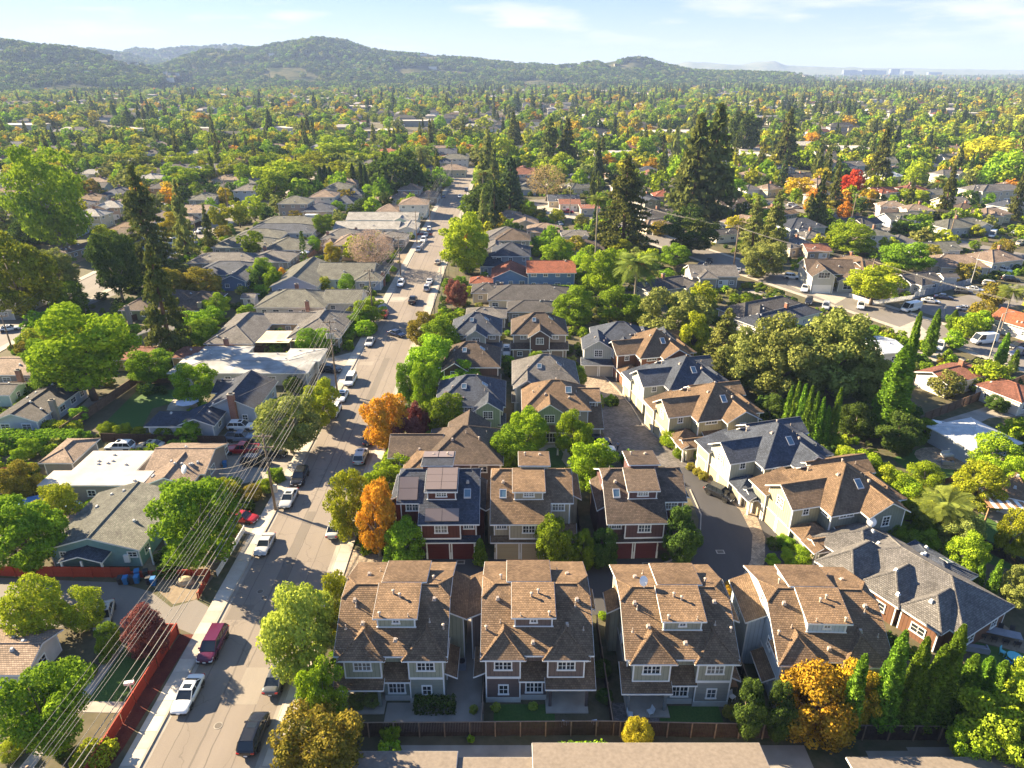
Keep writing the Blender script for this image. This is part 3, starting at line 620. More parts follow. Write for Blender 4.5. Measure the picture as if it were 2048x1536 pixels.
# ---- hills
def hillmat(name, a, b2):
 m, nt, b = newmat(name); t = nd(nt, 'ShaderNodeTexCoord'); n = nd(nt, 'ShaderNodeTexNoise', i_Scale=.012, i_Detail=10.0, i_Roughness=.7)
 nt.links.new(t.outputs['Object'], n.inputs['Vector']); r = nd(nt, 'ShaderNodeMapRange'); r.inputs['From Min'].default_value = .42; r.inputs['From Max'].default_value = .6
 nt.links.new(n.outputs['Fac'], r.inputs['Value']); nt.links.new(mixc(nt, r.outputs[0], a, b2), b.inputs['Base Color']); b.inputs['Roughness'].default_value = 1; b.inputs['Specular IOR Level'].default_value = 0
 MC[name] = m; return m
HM1 = hillmat('wooded_hill', (.035, .05, .022), (.13, .12, .06)); HM2 = hillmat('grassy_hill', (.20, .20, .10), (.12, .15, .06))
from mathutils import noise as mnoise
HILLS = []
def hill(prof, dist, depth, mat, seed, rough=12.0):
 prof = [(a, b2 + (9.0 if dist < 5000 else 3)) for a, b2 in prof]
 """prof: (pixel x, pixel y) of the skyline; foot towards us, back slope beyond"""
 xs = np.linspace(prof[0][0], prof[-1][0], 160); ys = np.interp(xs, [p[0] for p in prof], [p[1] for p in prof])
 J = 26; V = []; F = []
 for i, (x, y) in enumerate(zip(xs, ys)):
  hr = max(2.0, CAMH + dist*(-(ST + (y-768)/FPX*CT)/(CT - (y-768)/FPX*ST)))
  ux = (x-1024)/FPX/(CT - (y-768)/FPX*ST)
  for j in range(J):
   s = j/(J-1); yy = dist - depth + s*depth*1.8; k = (yy - (dist-depth))/depth
   prf = math.sin(min(1, k)*math.pi/2)**1.7 if k <= 1 else max(0, 1-(k-1)/.8*1.05)
   X = ux*dist + (yy-dist)*ux*.6
   nn = mnoise.fractal(Vector((X*.003, yy*.003, seed)), 1.0, 2.0, 5)
   z = hr*prf*(1 + .42*nn*(1-abs(min(k, 2-k))**3 if 0 < k < 1 else 0)) + (rough*nn*prf*.35) - 2
   V.append((X, yy, z))
 n = len(xs)
 for i in range(n-1):
  for j in range(J-1): a = i*J+j; F.append([a, a+J, a+J+1, a+1])
 b = MB(); b.v = V; b.f = F; b.m = [0]*len(F); b.mats = [mat]; tagp(b.build('hills', smooth=True, uv=False), kind='structure')
 HILLS.append((V, n, J))
hill([(-500, 60), (-150, 66), (0, 74), (80, 79), (200, 91), (250, 99), (330, 112), (420, 130), (500, 140)], 4700, 1200, HM1, 3.1)
hill([(150, 128), (250, 103), (270, 92), (330, 98), (400, 92), (470, 85), (520, 98), (600, 120), (800, 135)], 5600, 1000, HM1, 7.7)
hill([(-450, 70), (-150, 76), (0, 82), (60, 87), (120, 94), (180, 101), (230, 110), (280, 121), (330, 134), (380, 139)], 2700, 900, HM1, 1.3)
hill([(250, 139), (340, 120), (400, 101), (440, 96), (520, 91), (560, 84), (600, 79), (640, 75), (690, 79), (740, 92), (800, 99), (880, 106), (950, 114), (1010, 118), (1060, 120), (1120, 126), (1200, 134), (1300, 139)], 3600, 1300, HM1, 5.2)
hill([(1040, 139), (1100, 130), (1140, 126), (1180, 120), (1230, 113), (1265, 108), (1300, 114), (1330, 124), (1380, 133), (1450, 137), (1600, 140)], 3300, 700, HM1, 9.4)
hill([(1250, 138), (1345, 128), (1370, 121), (1430, 123), (1480, 127), (1510, 120), (1540, 120), (1560, 127), (1640, 131), (1700, 132), (1850, 134), (2048, 137), (2300, 138), (2600, 139)], 9500, 1800, HM2, 4.4)
# ---- the air
b = MB(); b.hull([(-14000, -250, -1), (14000, -250, -1), (14000, 12500, -1), (-14000, 12500, -1)], [(-14000, -250, 300), (14000, -250, 300), (14000, 12500, 300), (-14000, 12500, 300)], WHITE)
me = b.mesh('haze', uv=False); me.materials.clear(); HZM = D.materials.new('haze'); HZM.use_nodes = True; nt = HZM.node_tree; nt.nodes.clear()
ho = nd(nt, 'ShaderNodeOutputMaterial'); hv = nd(nt, 'ShaderNodeVolumePrincipled'); hv.inputs['Color'].default_value = (.40, .55, .90, 1); hv.inputs['Density'].default_value = .0001; hv.inputs['Anisotropy'].default_value = .0
nt.links.new(hv.outputs[0], ho.inputs['Volume']); me.materials.append(HZM); tagp(link('haze', me), kind='stuff')
# ---------------------------------------------------------------- townhouses of the close
class Mir:
 """part builder with optional mirroring in x"""
 def __init__(s, root, m, zm=None): s.r, s.m, s.zm = root, m, zm
 def z(s, v): return float(np.interp(v, *s.zm)) if s.zm else v
 def box(s, b, x0, y0, z0, x1, y1, z1, mat):
  a, c = sorted((s.m*x0, s.m*x1)); b.box(a, y0, s.z(z0), c, y1, s.z(z1), mat)
 def prism(s, b, x0, x1, prof, mat):      # prof: (y, z) polygon extruded along x
  prof = [(p[0], s.z(p[1])) for p in prof]; a, c = sorted((s.m*x0, s.m*x1)); b.hull([(a, p[0], p[1]) for p in prof], [(c, p[0], p[1]) for p in prof], mat)
 def roof(s, V, F, top, t=.14, caps=True, trim=WHITE):
  V = [(s.m*v[0], v[1], s.z(v[2])) for v in V]; F = [f if s.m > 0 else f[::-1] for f in F]
  b = MB(); roof_solid(b, V, F, t, top, trim, caps); s.RV.append((V, F)); return b.build('roof', s.r)
 def win(s, x, y, z, ang, w, h, c=2, r=2, pane=None):
  pane = pane or random.choice((GLASS, GLASS, GLASS3, CURT)); return window(s.r, s.m*x, y, s.z(z), ang*s.m, w, h, c, r, WHITE, pane)
 RV = None
 def vent(s, pts, mat=None):
  for i, (x, y) in enumerate(pts):
   zs = [zplane(V, F, s.m*x, y) for V, F in s.RV]; zs = [q for q in zs if q is not None]
   if zs: roof_vent(s.r, s.m*x, y, max(zs), i % 3, mat)
def satdish(parent, x, y, z, rz=0, s=1.0, label=None):
 b = MB(); rings = []
 n = 14
 for k in range(4):
  rr = .38*s*k/3; zz = .09*s*(k/3)**2; rings.append([(rr*math.cos(2*math.pi*i/n), zz, rr*1.15*math.sin(2*math.pi*i/n)) for i in range(n)])
 for k in range(3):
  for i in range(n):
   j = (i+1) % n; b.face([rings[k][i], rings[k][j], rings[k+1][j], rings[k+1][i]], WHITE); b.face([(p[0], p[1]+.02, p[2]) for p in (rings[k+1][i], rings[k+1][j], rings[k][j], rings[k][i])], WHITE)
 b.tube([(0, .02, 0), (0, .25, -.3), (0, .25, -.75)], .03, MC['vent_grey'], 6); b.tube([(0, .02, -.3), (0, -.3, -.1)], .015, MC['vent_grey'], 5); b.box(-.05, -.36, -.14, .05, -.28, -.06, MC['vent_grey'])
 o = b.build('satellite_dish', parent, uv=False, loc=(x, y, z+.75), rz=rz); o.rotation_euler.x = R_(-25); return o
def front_town(name, label, X, Y, m, up, low, base, roofm, rz=0):
 root = empty(name, (X, Y, 0), rz, label, 'house', 'brown-roofed townhouses along the back fence'); K = Mir(root, m, ((0, 3, 5.6, 9.1, 10.4), (0, 3.27, 6.35, 9.3, 10.2))); K.RV = []
 b = MB(); K.box(b, -5.05, .3, 0, 1.0, 11.9, 2.98, low); K.box(b, 1.0, 1.6, 0, 5.05, 11.9, 2.98, low); K.box(b, -5.05, 0, 0, -1.6, .31, 2.98, low); b.build('wall', root)
 b = MB(); K.box(b, -5.08, -.05, 0, -1.57, .0, .62, base); K.box(b, -1.6, .26, 0, 1.0, .3, .62, base); K.box(b, 1.0, 1.56, 0, 5.05, 1.6, .62, base); b.build('plinth', root)
 b = MB(); K.prism(b, -5.05, 5.05, [(1.2, 2.98), (11.9, 2.98), (11.9, 7.05), (8.0, 8.9), (4.75, 8.9), (1.2, 6.33)], up); b.build('wall', root)
 for x0, x1 in ((-5.05, -1.6), (1.0, 4.65)):
  b = MB(); K.box(b, x0, -.01, 3.2, x1, 1.2, 5.5, up); K.box(b, x0-.02, -.06, 2.98, x1+.02, 1.2, 3.2, WHITE)
  for xx in (x0-.02, x1-.12): K.box(b, xx, -.04, 3.2, xx+.14, .1, 5.5, WHITE)
  b.build('bay', root)
 for q in ((-5.07, -.03, .0, -4.93, .1, 2.98), (-1.72, -.03, 0, -1.6, .1, 2.98), (-5.07, 11.8, 0, -4.93, 11.93, 7), (4.93, 11.8, 0, 5.07, 11.93, 7), (4.93, 1.16, 3.0, 5.07, 1.3, 6)):
  b = MB(); K.box(b, *q, WHITE); b.build('corner_board', root)
 for q in ((-5.07, .11, 2.98, -5.05, 11.79, 3.18), (5.05, 1.31, 2.98, 5.07, 11.79, 3.18)):
  b = MB(); K.box(b, *q, WHITE); b.build('belly_band', root)
 for xx in (1.2, 4.8):
  b = MB(); K.box(b, xx, -.65, 0.1, xx+.28, -.37, 2.6, low); b.build('porch_post', root)
 b = MB(); K.box(b, .9, -1.4, 0, 5.1, 1.6, .12, CONC); b.build('patio_slab', root)
 K.roof([(-5.5, -.1, 5.6), (5.5, -.1, 5.6), (5.5, 4.7, 9.1), (4.2, 6, 10.05), (-4.2, 6, 10.05), (-5.5, 4.7, 9.1), (5.5, 8.03, 9.1), (-5.5, 8.03, 9.1), (5.5, 12.5, 7.0), (-5.5, 12.5, 7.0)],
           [[0, 1, 2, 3, 4, 5], [2, 6, 3], [7, 5, 4], [8, 9, 7, 4, 3, 6]], roofm)
 for x0, x1 in ((-5.52, -1.1), (.5, 5.12)):
  xm = (x0+x1)/2; hw = (x1-x0)/2; z0 = 5.44; zt = z0+hw*.92
  K.roof([(x0, -.5, z0), (x1, -.5, z0), (xm, -.5+hw*.95, zt), (x1, 2.6, z0), (x0, 2.6, z0), (xm, 2.9, zt)], [[0, 1, 2], [1, 3, 5, 2], [4, 0, 2, 5]], roofm)
 K.roof([(-1.75, -.25, 2.85), (1.2, -.25, 2.85), (1.2, 1.2, 3.85), (-1.75, 1.2, 3.85)], [[0, 1, 2, 3]], roofm)
 K.roof([(.8, -1.0, 2.62), (5.75, -1.0, 2.62), (5.75, 1.6, 3.95), (4.66, 1.6, 3.95), (4.66, 0, 3.13), (.8, 0, 3.13)], [[0, 1, 2, 3, 4, 5]], roofm)
 b = MB(); K.prism(b, -2.2, 1.55, [(2.3, 7.0), (6, 9.7), (6, 10.05), (2.3, 8.98)], up)
 for xx in (-2.22, 1.43): K.box(b, xx, 2.27, 7.3, xx+.14, 2.4, 8.95, WHITE)
 K.box(b, -2.3, 2.2, 7.2, 1.65, 2.33, 7.36, WHITE); b.build('dormer_wall', root)
 K.roof([(-2.5, 1.85, 9.06), (1.85, 1.85, 9.06), (1.85, 6.05, 10.3), (-2.5, 6.05, 10.3)], [[0, 1, 2, 3]], roofm)
 b = MB(); K.prism(b, -2.75, 1.3, [(6, 9.6), (10, 7.6), (10, 9.15), (6, 10.15)], up); b.build('dormer_wall', root)
 K.roof([(-3.0, 6.1, 10.36), (1.6, 6.1, 10.36), (1.6, 10.4, 9.3), (-3.0, 10.4, 9.3)], [[0, 1, 2, 3]], roofm)
 K.win(-.32, 2.3, 8.28, 0, .78, .78)
 b = MB(); K.box(b, -6.7, 5.6, 0, -5.04, 11.4, 5.3, up); K.prism(b, -6.7, -5.04, [(5.61, 5.3), (11.39, 5.3), (11.39, 5.5), (5.61, 5.5)], up); K.box(b, -6.72, 5.58, 0, -6.6, 5.7, 5.3, WHITE); b.build('wall', root)
 K.roof([(-7.1, 5.2, 5.35), (-5.0, 5.2, 6.5), (-5.0, 11.8, 6.5), (-7.1, 11.8, 5.35)], [[0, 1, 2, 3]], roofm)
 b = MB(); K.box(b, 5.04, 7.2, 0, 5.95, 9.6, 5.1, up); b.build('wall', root)
 K.roof([(5.0, 6.8, 5.9), (6.4, 6.8, 5.1), (6.4, 10, 5.1), (5.0, 10, 5.9)], [[0, 1, 2, 3]], roofm)
 K.roof([(-6.3, .6, 2.55), (-5.02, .6, 3.15), (-5.02, 4.6, 3.15), (-6.3, 4.6, 2.55)], [[0, 1, 2, 3]], roofm)
 K.win(-3.32, 0, 4.42, 0, 1.8, 1.2, 4); K.win(2.85, 0, 4.42, 0, 1.8, 1.2, 4); K.win(-.35, 1.2, 5.15, 0, .85, .6)
 K.win(-3.3, 0, 1.62, 0, 1.05, 1.35); K.win(-.25, .3, 1.62, 0, 1.75, 1.55, 4)
 K.win(3.0, 1.6, 1.2, 0, 2.3, 2.15, 2, 1)
 K.win(-5.05, 3.4, 4.5, -math.pi/2, 1.1, 1.2); K.win(-5.05, 6.9, 7.3, -math.pi/2, 1.0, 1.1); K.win(5.05, 4.5, 4.5, math.pi/2, 1.1, 1.2); K.win(5.05, 6.5, 7.3, math.pi/2, 1.0, 1.1); K.win(-5.05, 2.5, 1.5, -math.pi/2, 1.0, 1.2)
 K.win(-6.7, 8.5, 4.2, -math.pi/2, 1.0, 1.0)
 K.vent([(-3.9, 4.6), (3.9, 4.0), (-.5, 4.3), (4.1, 4.5), (-3.6, 2.6), (.2, 4.7), (-.4, .95), (-1.6, 2.1), (1.2, 2.15), (3.0, 2.4), (4.6, 2.0), (-3.6, 7.2), (3.4, 8.5), (2.4, 9.5), (-5.0, 2.0)])
 return K
SAGE = WL('bat', 'sage', (.33, .34, .25)); SAGEL = WL('lap', 'grey_green', (.26, .29, .25)); BRN = WL('bat', 'cocoa', (.155, .115, .10)); BRNL = WL('lap', 'cocoa', (.13, .10, .095))
OLV = WL('bat', 'olive_grey', (.30, .30, .23)); OLVL = WL('lap', 'grey', (.27, .29, .28)); PBLU = WL('bat', 'pale_blue', (.46, .52, .56)); BASEP = plain('pale_plinth', (.5, .5, .47), .8, .08)
BR = RF['brown']
K1 = front_town('townhouse', 'sage green townhouse at the left end of the back row, beside the street trees', -11.75, 50.0, -1, SAGE, SAGEL, BASEP, BR)
K2 = front_town('townhouse', 'brown townhouse between the two sage ones, chairs on its porch', 2.45, 50.1, 1, BRN, BRNL, BASEP, BR)
K3 = front_town('townhouse', 'olive grey townhouse with a white satellite dish on its brown roof', 16.4, 49.6, -1, OLV, OLVL, BASEP, BR)
K4 = front_town('townhouse', 'pale blue grey townhouse behind the golden tree, right end of the back row', 31.0, 49.3, 1, PBLU, PBLU, BASEP, BR, -.03)
satdish(K3.r, -3.0, 5.9, 10.0, .4, 1.25)
_gd = {}
def rear_town(label, X, Y, m, up, low, doorm, roofm, rz=0, solar=False):
 root = empty('townhouse', (X, Y, 0), rz, label, 'house', 'townhouses with paired garages on the lane'); K = Mir(root, m, ((0, 3, 5.6, 9.1, 10.7), (0, 3.4, 6.25, 9.35, 10.7))); K.RV = []
 b = MB(); K.box(b, -5.05, 0, 0, 1.5, 11.9, 2.98, low); K.box(b, 1.5, 1.5, 0, 5.05, 11.9, 2.98, low); b.build('wall', root)
 b = MB(); K.box(b, -5.07, -.04, 0, -4.78, .0, .95, BASEP); K.box(b, 1.25, -.04, 0, 1.52, .0, .95, BASEP); K.box(b, -1.88, -.04, 0, -1.55, .0, .95, BASEP); b.build('plinth', root)
 b = MB(); K.prism(b, -5.05, 1.9, [(.35, 2.98), (11.9, 2.98), (11.9, 5.6), (6.9, 9.0), (4.45, 9.0), (.35, 5.95)], up); K.prism(b, 1.9, 4.7, [(2.0, 2.98), (11.9, 2.98), (11.9, 5.6), (6.6, 9.1), (4.75, 9.1), (2.0, 7.15)], up)
 for xx in (-5.07, ): K.box(b, xx, .32, 3.0, xx+.14, .45, 5.8, WHITE)
 for xx in (4.58, ): K.box(b, xx, 1.97, 3.0, xx+.14, 2.1, 7.1, WHITE)
 b.build('wall', root)
 b = MB(); K.box(b, -3.1, -.35, 3.2, 1.9, .4, 5.5, up); K.box(b, -3.12, -.38, 3.0, 1.92, .4, 3.2, WHITE)
 for xx in (-3.12, 1.78): K.box(b, xx, -.38, 3.2, xx+.14, -.2, 5.5, WHITE)
 b.build('bay', root)
 K.roof([(-5.5, -.55, 2.7), (1.9, -.55, 2.7), (1.9, .3, 3.12), (-5.5, .3, 3.12)], [[0, 1, 2, 3]], roofm)
 K.roof([(1.9, .2, 2.75), (5.6, .2, 2.75), (5.6, 2.05, 3.7), (1.9, 2.05, 3.7)], [[0, 1, 2, 3]], roofm)
 s = .7459
 K.roof([(-5.5, -.75, 5.364), (2.2, -.75, 5.364), (2.2, 1.6, 7.117), (5.1, 1.6, 7.117), (5.1, 4.7, 9.429), (4.2, 5.6, 10.1), (-4.3, 5.6, 10.1), (-5.5, 4.4, 9.205), (5.1, 6.6, 9.429), (-5.5, 6.94, 9.2), (5.1, 12.3, 5.6), (-5.5, 12.3, 5.6)],
           [[0, 1, 2, 3, 4, 5, 6, 7], [4, 8, 5], [9, 7, 6], [10, 11, 9, 6, 5, 8]], roofm)
 b = MB(); K.prism(b, -2.45, 1.2, [(2.05, 7.2), (5.6, 9.8), (5.6, 10.05), (2.05, 8.95)], up)
 for xx in (-2.47, 1.08): K.box(b, xx, 2.02, 7.4, xx+.14, 2.15, 8.92, WHITE)
 K.box(b, -2.55, 1.96, 7.3, 1.3, 2.08, 7.46, WHITE); b.build('dormer_wall', root)
 K.roof([(-2.7, 1.6, 9.02), (1.5, 1.6, 9.02), (1.5, 5.65, 10.3), (-2.7, 5.65, 10.3)], [[0, 1, 2, 3]], roofm)
 b = MB(); K.prism(b, -1.6, 2.0, [(5.6, 9.6), (10, 7.2), (10, 9.9), (5.6, 10.5)], up); b.build('dormer_wall', root)
 K.roof([(-1.9, 5.7, 10.66), (2.3, 5.7, 10.66), (2.3, 10.4, 10.0), (-1.9, 10.4, 10.0)], [[0, 1, 2, 3]], roofm)
 b = MB(); K.box(b, 4.69, 5.5, 0, 6.0, 11, 5.3, up); b.build('wall', root)
 K.roof([(4.7, 5.1, 6.3), (6.5, 5.1, 5.2), (6.5, 11.4, 5.2), (4.7, 11.4, 6.3)], [[0, 1, 2, 3]], roofm)
 K.roof([(-6.2, 3.0, 4.9), (-5.0, 3.0, 5.6), (-5.0, 10.4, 5.6), (-6.2, 10.4, 4.9)], [[0, 1, 2, 3]], roofm)
 b = MB(); K.box(b, -5.95, 3.3, 0, -5.04, 10.1, 4.9, up); b.build('wall', root)
 for xc in (-3.3, -.1): garage(root, m*xc, 0, 0, 0, 2.75, 2.55, doorm)
 for xx in (-4.9, 1.35):
  b = MB(); K.box(b, xx-.08, -.2, 1.75, xx+.08, -.04, 2.05, MC['lantern']); b.build('wall_lantern', root)
 K.win(-4.08, .35, 4.55, 0, 1.4, 1.25, 4); K.win(-.62, -.35, 4.45, 0, 1.7, 1.25, 4); K.win(3.2, 2.0, 6.2, 0, 1.7, 1.3, 4); K.win(-.6, 2.05, 8.25, 0, 1.45, .75, 4)
 K.win(-5.05, 2.0, 4.6, -math.pi/2, 1.0, 1.2); K.win(4.7, 3.8, 4.6, math.pi/2, 1.0, 1.2); K.win(-5.05, 6, 7.2, -math.pi/2, 1.0, 1.1)
 K.vent([(-3.9, 4.0), (3.4, 3.8), (-3.9, .9), (2.9, 5.1), (3.9, 4.6), (-1.0, 9), (1.0, 9.2), (-4.2, 6.9)])
 z = zplane(*K.RV[2], m*-3.9, 2.6)
 if z: skylight(root, m*-3.9, 2.6, z, 0, s, .75, .8)
 if solar:
  pm = MC['solar']
  def panel(x0, x1, y0, y1, za, zb):
   za, zb = K.z(za), K.z(zb)
   b = MB(); a, c = sorted((m*x0, m*x1)); b.hull([(a, y0, za+.06), (c, y0, za+.06), (c, y1, zb+.06), (a, y1, zb+.06)], [(a, y0, za+.14), (c, y0, za+.14), (c, y1, zb+.14), (a, y1, zb+.14)], pm); b.build('solar_panel', root, uv=False)
  for i in range(2):
   for j in range(3):
    y0 = 1.9+j*1.24; panel(-2.6+i*2.02, -2.6+i*2.02+1.97, y0, y0+1.2, 9.02+(y0-1.6)*.316, 9.02+(y0+1.2-1.6)*.316)
   panel(-1.8+i*2.1, -1.8+i*2.1+2.0, 8.2, 10.1, 10.66-(2.5)*.14, 10.66-4.4*.14)
   panel(-2.9+i*2.15, -.8+i*2.15, -.5, .9, 5.364+.25*s, 5.364+1.65*s); panel(2.5, 4.9, 1.9+i*1.35, 3.2+i*1.35, 7.117+.3*s+i*1.35*s, 7.117+1.6*s+i*1.35*s)
 return K
plain('lantern', (.75, .72, .62), .4); glassy('solar', (.19, .15, .135), .35)
MAH = WL('bat', 'mahogany', (.115, .038, .028)); MAHD = paint('maroon_door', (.09, .018, .016), .4); BEI = WL('bat', 'beige', (.36, .315, .225)); BEID = paint('beige_door', (.42, .345, .22), .45)
PLUM = WL('bat', 'plum_brown', (.115, .062, .062)); PLUMD = paint('plum_door', (.12, .035, .038), .4)
for mm_ in ('maroon_door', 'beige_door', 'plum_door'): MC[mm_].node_tree.nodes['Principled BSDF'].inputs['Coat Weight'].default_value = 0
G5 = rear_town('dark red townhouse with a blue roof full of solar panels', -9.6, 72.4, -1, MAH, MAH, MAHD, RF['blue'], .01, True)
G6 = rear_town('beige townhouse with cream garage doors, middle of the three on the lane', 2.75, 72.4, 1, BEI, BEI, BEID, BR)
G7 = rear_town('plum brown townhouse at the bend of the lane, with maroon garage doors', 17.4, 72.6, 1, PLUM, PLUM, PLUMD, RF['umber'], .03)
TAN = plain('tan_trim', (.5, .45, .35), .6)
# ---- houses of the right-hand row: one model, five colours
def lane_house(label, fl, rz, wm, wm2, roofm, roof2, doorm, deep=True):
 x, y = fl; h = House('townhouse', label, x, y, rz, wm, roofm, cat='house', group='gabled townhouses along the curving lane')
 h.add('hip', .5, 10.4, .5, 11.0, 5.9, 35, o=.5, ax='y')
 h.add('gable', -3.6, 3, 2.8, 8.2, 5.9, 32, ax='x', wall=wm2)
 h.add('gable', 4.8, 10.2, -1.2, 6, 5.9, 30, ax='y', wall=wm)
 h.add('shed', -3.9, .5, 8.2, 11.6, 4.6, 14, fall='l', skip='l')
 h.add('hip', -3.2, .5, .2, 2.8, 2.7, 30, ax='y')
 h.add('gable', -2.6, 1.6, -2.2, .3, 2.6, 26, ax='x', wall=wm, auto=False)
 h.add('shed', 1.7, 4.8, -1.3, .5, 2.7, 22, fall='f')
 h.add('gable', 4, 13.0, 8.5, 13, 5.6, 30, ax='x')
 h.add('hip', 9.8, 12.6, 2, 8.4, 5.4, 30, ax='y')
 for yc in (4.0, 7.0): garage(h.root, -3.62, yc, 0, -math.pi/2, 2.5, 2.3, doorm)
 garage(h.root, -3.92, 9.9, 0, -math.pi/2, 2.4, 2.3, doorm)
 window(h.root, -3.6, 5.5, 4.9, -math.pi/2, 1.5, 1.5, 4, 3); window(h.root, 7.5, -1.2, 4.5, 0, 1.2, 1.6, 2, 3); window(h.root, -1.6, 2.8, 4.8, 0, 1.0, 1.1)
 window(h.root, 2.8, .5, 5.0, 0, 2.2, .6, 4, 1); window(h.root, .5, 1.6, 5.0, -math.pi/2, 1.4, .7, 3, 1); window(h.root, 10.4, 4, 4.5, math.pi/2, 1, 1.2)
 window(h.root, 3.0, -1.3, 1.5, 0, 1.2, 1.2, 2, 2); window(h.root, 7.5, -1.2, 1.5, 0, 1.4, 1.3, 4, 2); window(h.root, 13.0, 10.7, 4.4, math.pi/2, 1.0, 1.3)
 window(h.root, -.6, -2.2, 1.5, 0, .9, 1.0)
 door(h.root, -2.62, -1.0, 0, -math.pi/2, doorm)
 for xx, yy in ((-3.2, -2.3), (-3.2, -.1)):
  b = MB(); b.box(xx-.14, yy-.14, 0, xx+.14, yy+.14, 2.5, WHITE); b.build('porch_post', h.root)
 b = MB(); roof_solid(b, [(-3.8, -2.7, 2.55), (-2.5, -2.7, 3.15), (-2.5, .2, 3.15), (-3.8, .2, 2.55)], [[0, 1, 2, 3]], .12, roofm, WHITE); b.build('roof', h.root)
 h.vents([(4, 4.8), (7.1, 4.2), (6.6, 7.4), (3.0, 9.2), (8.6, 5.0), (2.2, 8.4), (7.6, 3.2), (11, 9.6)], MC['vent_metal'])
 h.sky(6.0, 3.0, .8, 1.0); h.sky(2.0, 9.6, .9, .9)
 return h
YEL = WL('bat', 'straw_yellow', (.40, .355, .22)); YELG = WL('lap', 'khaki', (.33, .30, .23)); GRNG = WL('bat', 'grey_green_board', (.20, .22, .19)); LSAGE = WL('bat', 'light_sage', (.42, .42, .33)); RUST = WL('lap', 'rust_brown', (.22, .095, .055)); RUSTB = WL('bat', 'rust_board', (.15, .075, .045))
CREAMD = paint('cream_door', (.46, .38, .23), .45); CREAMD.node_tree.nodes['Principled BSDF'].inputs['Coat Weight'].default_value = 0
lane_house('grey green gabled townhouse with tan roof, nearest of the row on the lane', (41.0, 73.8), R_(14), GRNG, YEL, RF['brown'], BR, CREAMD)
lane_house('pale townhouse with dark blue grey roof, behind the parked black SUV', (36.2, 85.4), R_(15), YELG, LSAGE, RF['slate'], BR, CREAMD)
lane_house('straw yellow townhouse with brown roof, fourth along the row from its far end', (30.2, 99.9), R_(13), YEL, YEL, RF['brown'], BR, CREAMD)
lane_house('light sage townhouse with slate roof, between rust brown and straw yellow neighbours', (28.1, 112.1), R_(13), LSAGE, LSAGE, RF['slate'], BR, CREAMD)
lane_house('rust brown townhouse with orange brown roof at the head of the lane', (25.4, 127.0), R_(13), RUST, RUSTB, RF['brown'], BR, paint('rust_door', (.2, .1, .07), .5))
h = House('house', 'large charcoal grey house with stepped roof ridges beside the tall cypress row', 38.8, 68.0, R_(-60), RUSTB, RF['grey'])
h.add('hip', 0, 15, 2.0, 11, 3.3, 29, ax='x'); h.add('hip', -.6, 3.9, -.9, 7, 3.4, 42, ax='y'); h.add('hip', 4.4, 8.7, .3, 7, 3.4, 42, ax='y'); h.add('hip', 9.2, 13.4, .5, 7, 3.4, 42, ax='y')
h.add('hip', -4.2, 3, 3, 11.5, 3.0, 27, ax='y'); h.add('hip', 3, 10, 8, 13, 3.1, 24, ax='x', roof=RF['slate']); h.windows('flr', 3.4, 1.3, 1.2); h.rvents(9, WHITE); h.sky(7.5, 11.5, .9, 1.4)
satdish(h.root, -1.0, 9.0, (h.zr(-1.0, 9.0) or 4), .5, 1.5)
# ---- inner houses of the close
LGR = WL('bat', 'light_grey_board', (.40, .42, .38)); LGL = WL('lap', 'light_grey', (.40, .41, .38)); TAUP = WL('lap', 'taupe', (.27, .22, .18)); DKBR = WL('bat', 'dark_brown_board', (.10, .065, .055)); SGN = WL('bat', 'soft_green', (.27, .34, .24)); STN = WL('lap', 'stone', (.36, .33, .26))
def close_house(label, X, Y, w, d, wall, fw, roof, doorm=None, gx=.5, side=1, z=5.8, name='townhouse'):
 h = House(name, label, X, Y, 0, wall, roof, group='townhouses inside the close')
 h.add('hip', -w/2, w/2, 1.8, d, z, 34, o=.5); gw = 4.2; gc = (gx-.5)*w
 h.add('gable', gc-gw/2, gc+gw/2, 0, 6, z-.1, 34, ax='y', wall=fw)
 h.add('shed', -w/2-.1, gc-gw/2, .4, 1.8, 2.8, 24, fall='f'); h.add('shed', gc+gw/2, w/2+.1, .2, 1.8, 2.8, 24, fall='f')
 window(h.root, gc, 0, 4.6, 0, 1.7, 1.5, 4, 3)
 for s in (-1, 1):
  xx = gc + s*(gw/2+1.4)
  if abs(xx) < w/2-.5: window(h.root, xx, 1.8, 4.8, 0, 1.4, .9, 4, 2)
 if doorm:
  for q in (0, 1): garage(h.root, w/2-1.9-2.9*q, .2 if q == 0 else 0, 0, 0, 2.4, 2.2, doorm)
 window(h.root, -w/2+1.4, .4, 1.5, 0, 1.2, 1.1)
 window(h.root, -w/2, 5, 4.6, -math.pi/2, 1.2, 1.2); window(h.root, w/2, 5, 4.6, math.pi/2, 1.2, 1.2)
 h.vents([(-w*.28, 5), (w*.3, 6), (w*.1, d*.72), (-w*.1, d*.7), (w*.22, 4)]); h.sky(w*.22, 5, .8, .8); h.sky(-w*.1, 4.6, .7, .7); return h
close_house('light grey townhouse with slate roof and front gable, far left corner of the close', -7.8, 139.5, 10.2, 11, TAUP, LGR, RF['slate'], paint('grey_door', (.32, .3, .26), .5))
close_house('dark brown townhouse with white front door, second from left in the far row', 6.0, 139.5, 11.4, 11, TAUP, DKBR, RF['umber'], paint('brown_door', (.2, .16, .13), .5))
h = House('townhouse', 'dark blue roofed townhouse with stepped ridges and twin grey garages', 15.5, 132.5, R_(-3), STN, RF['slate'], group='townhouses inside the close')
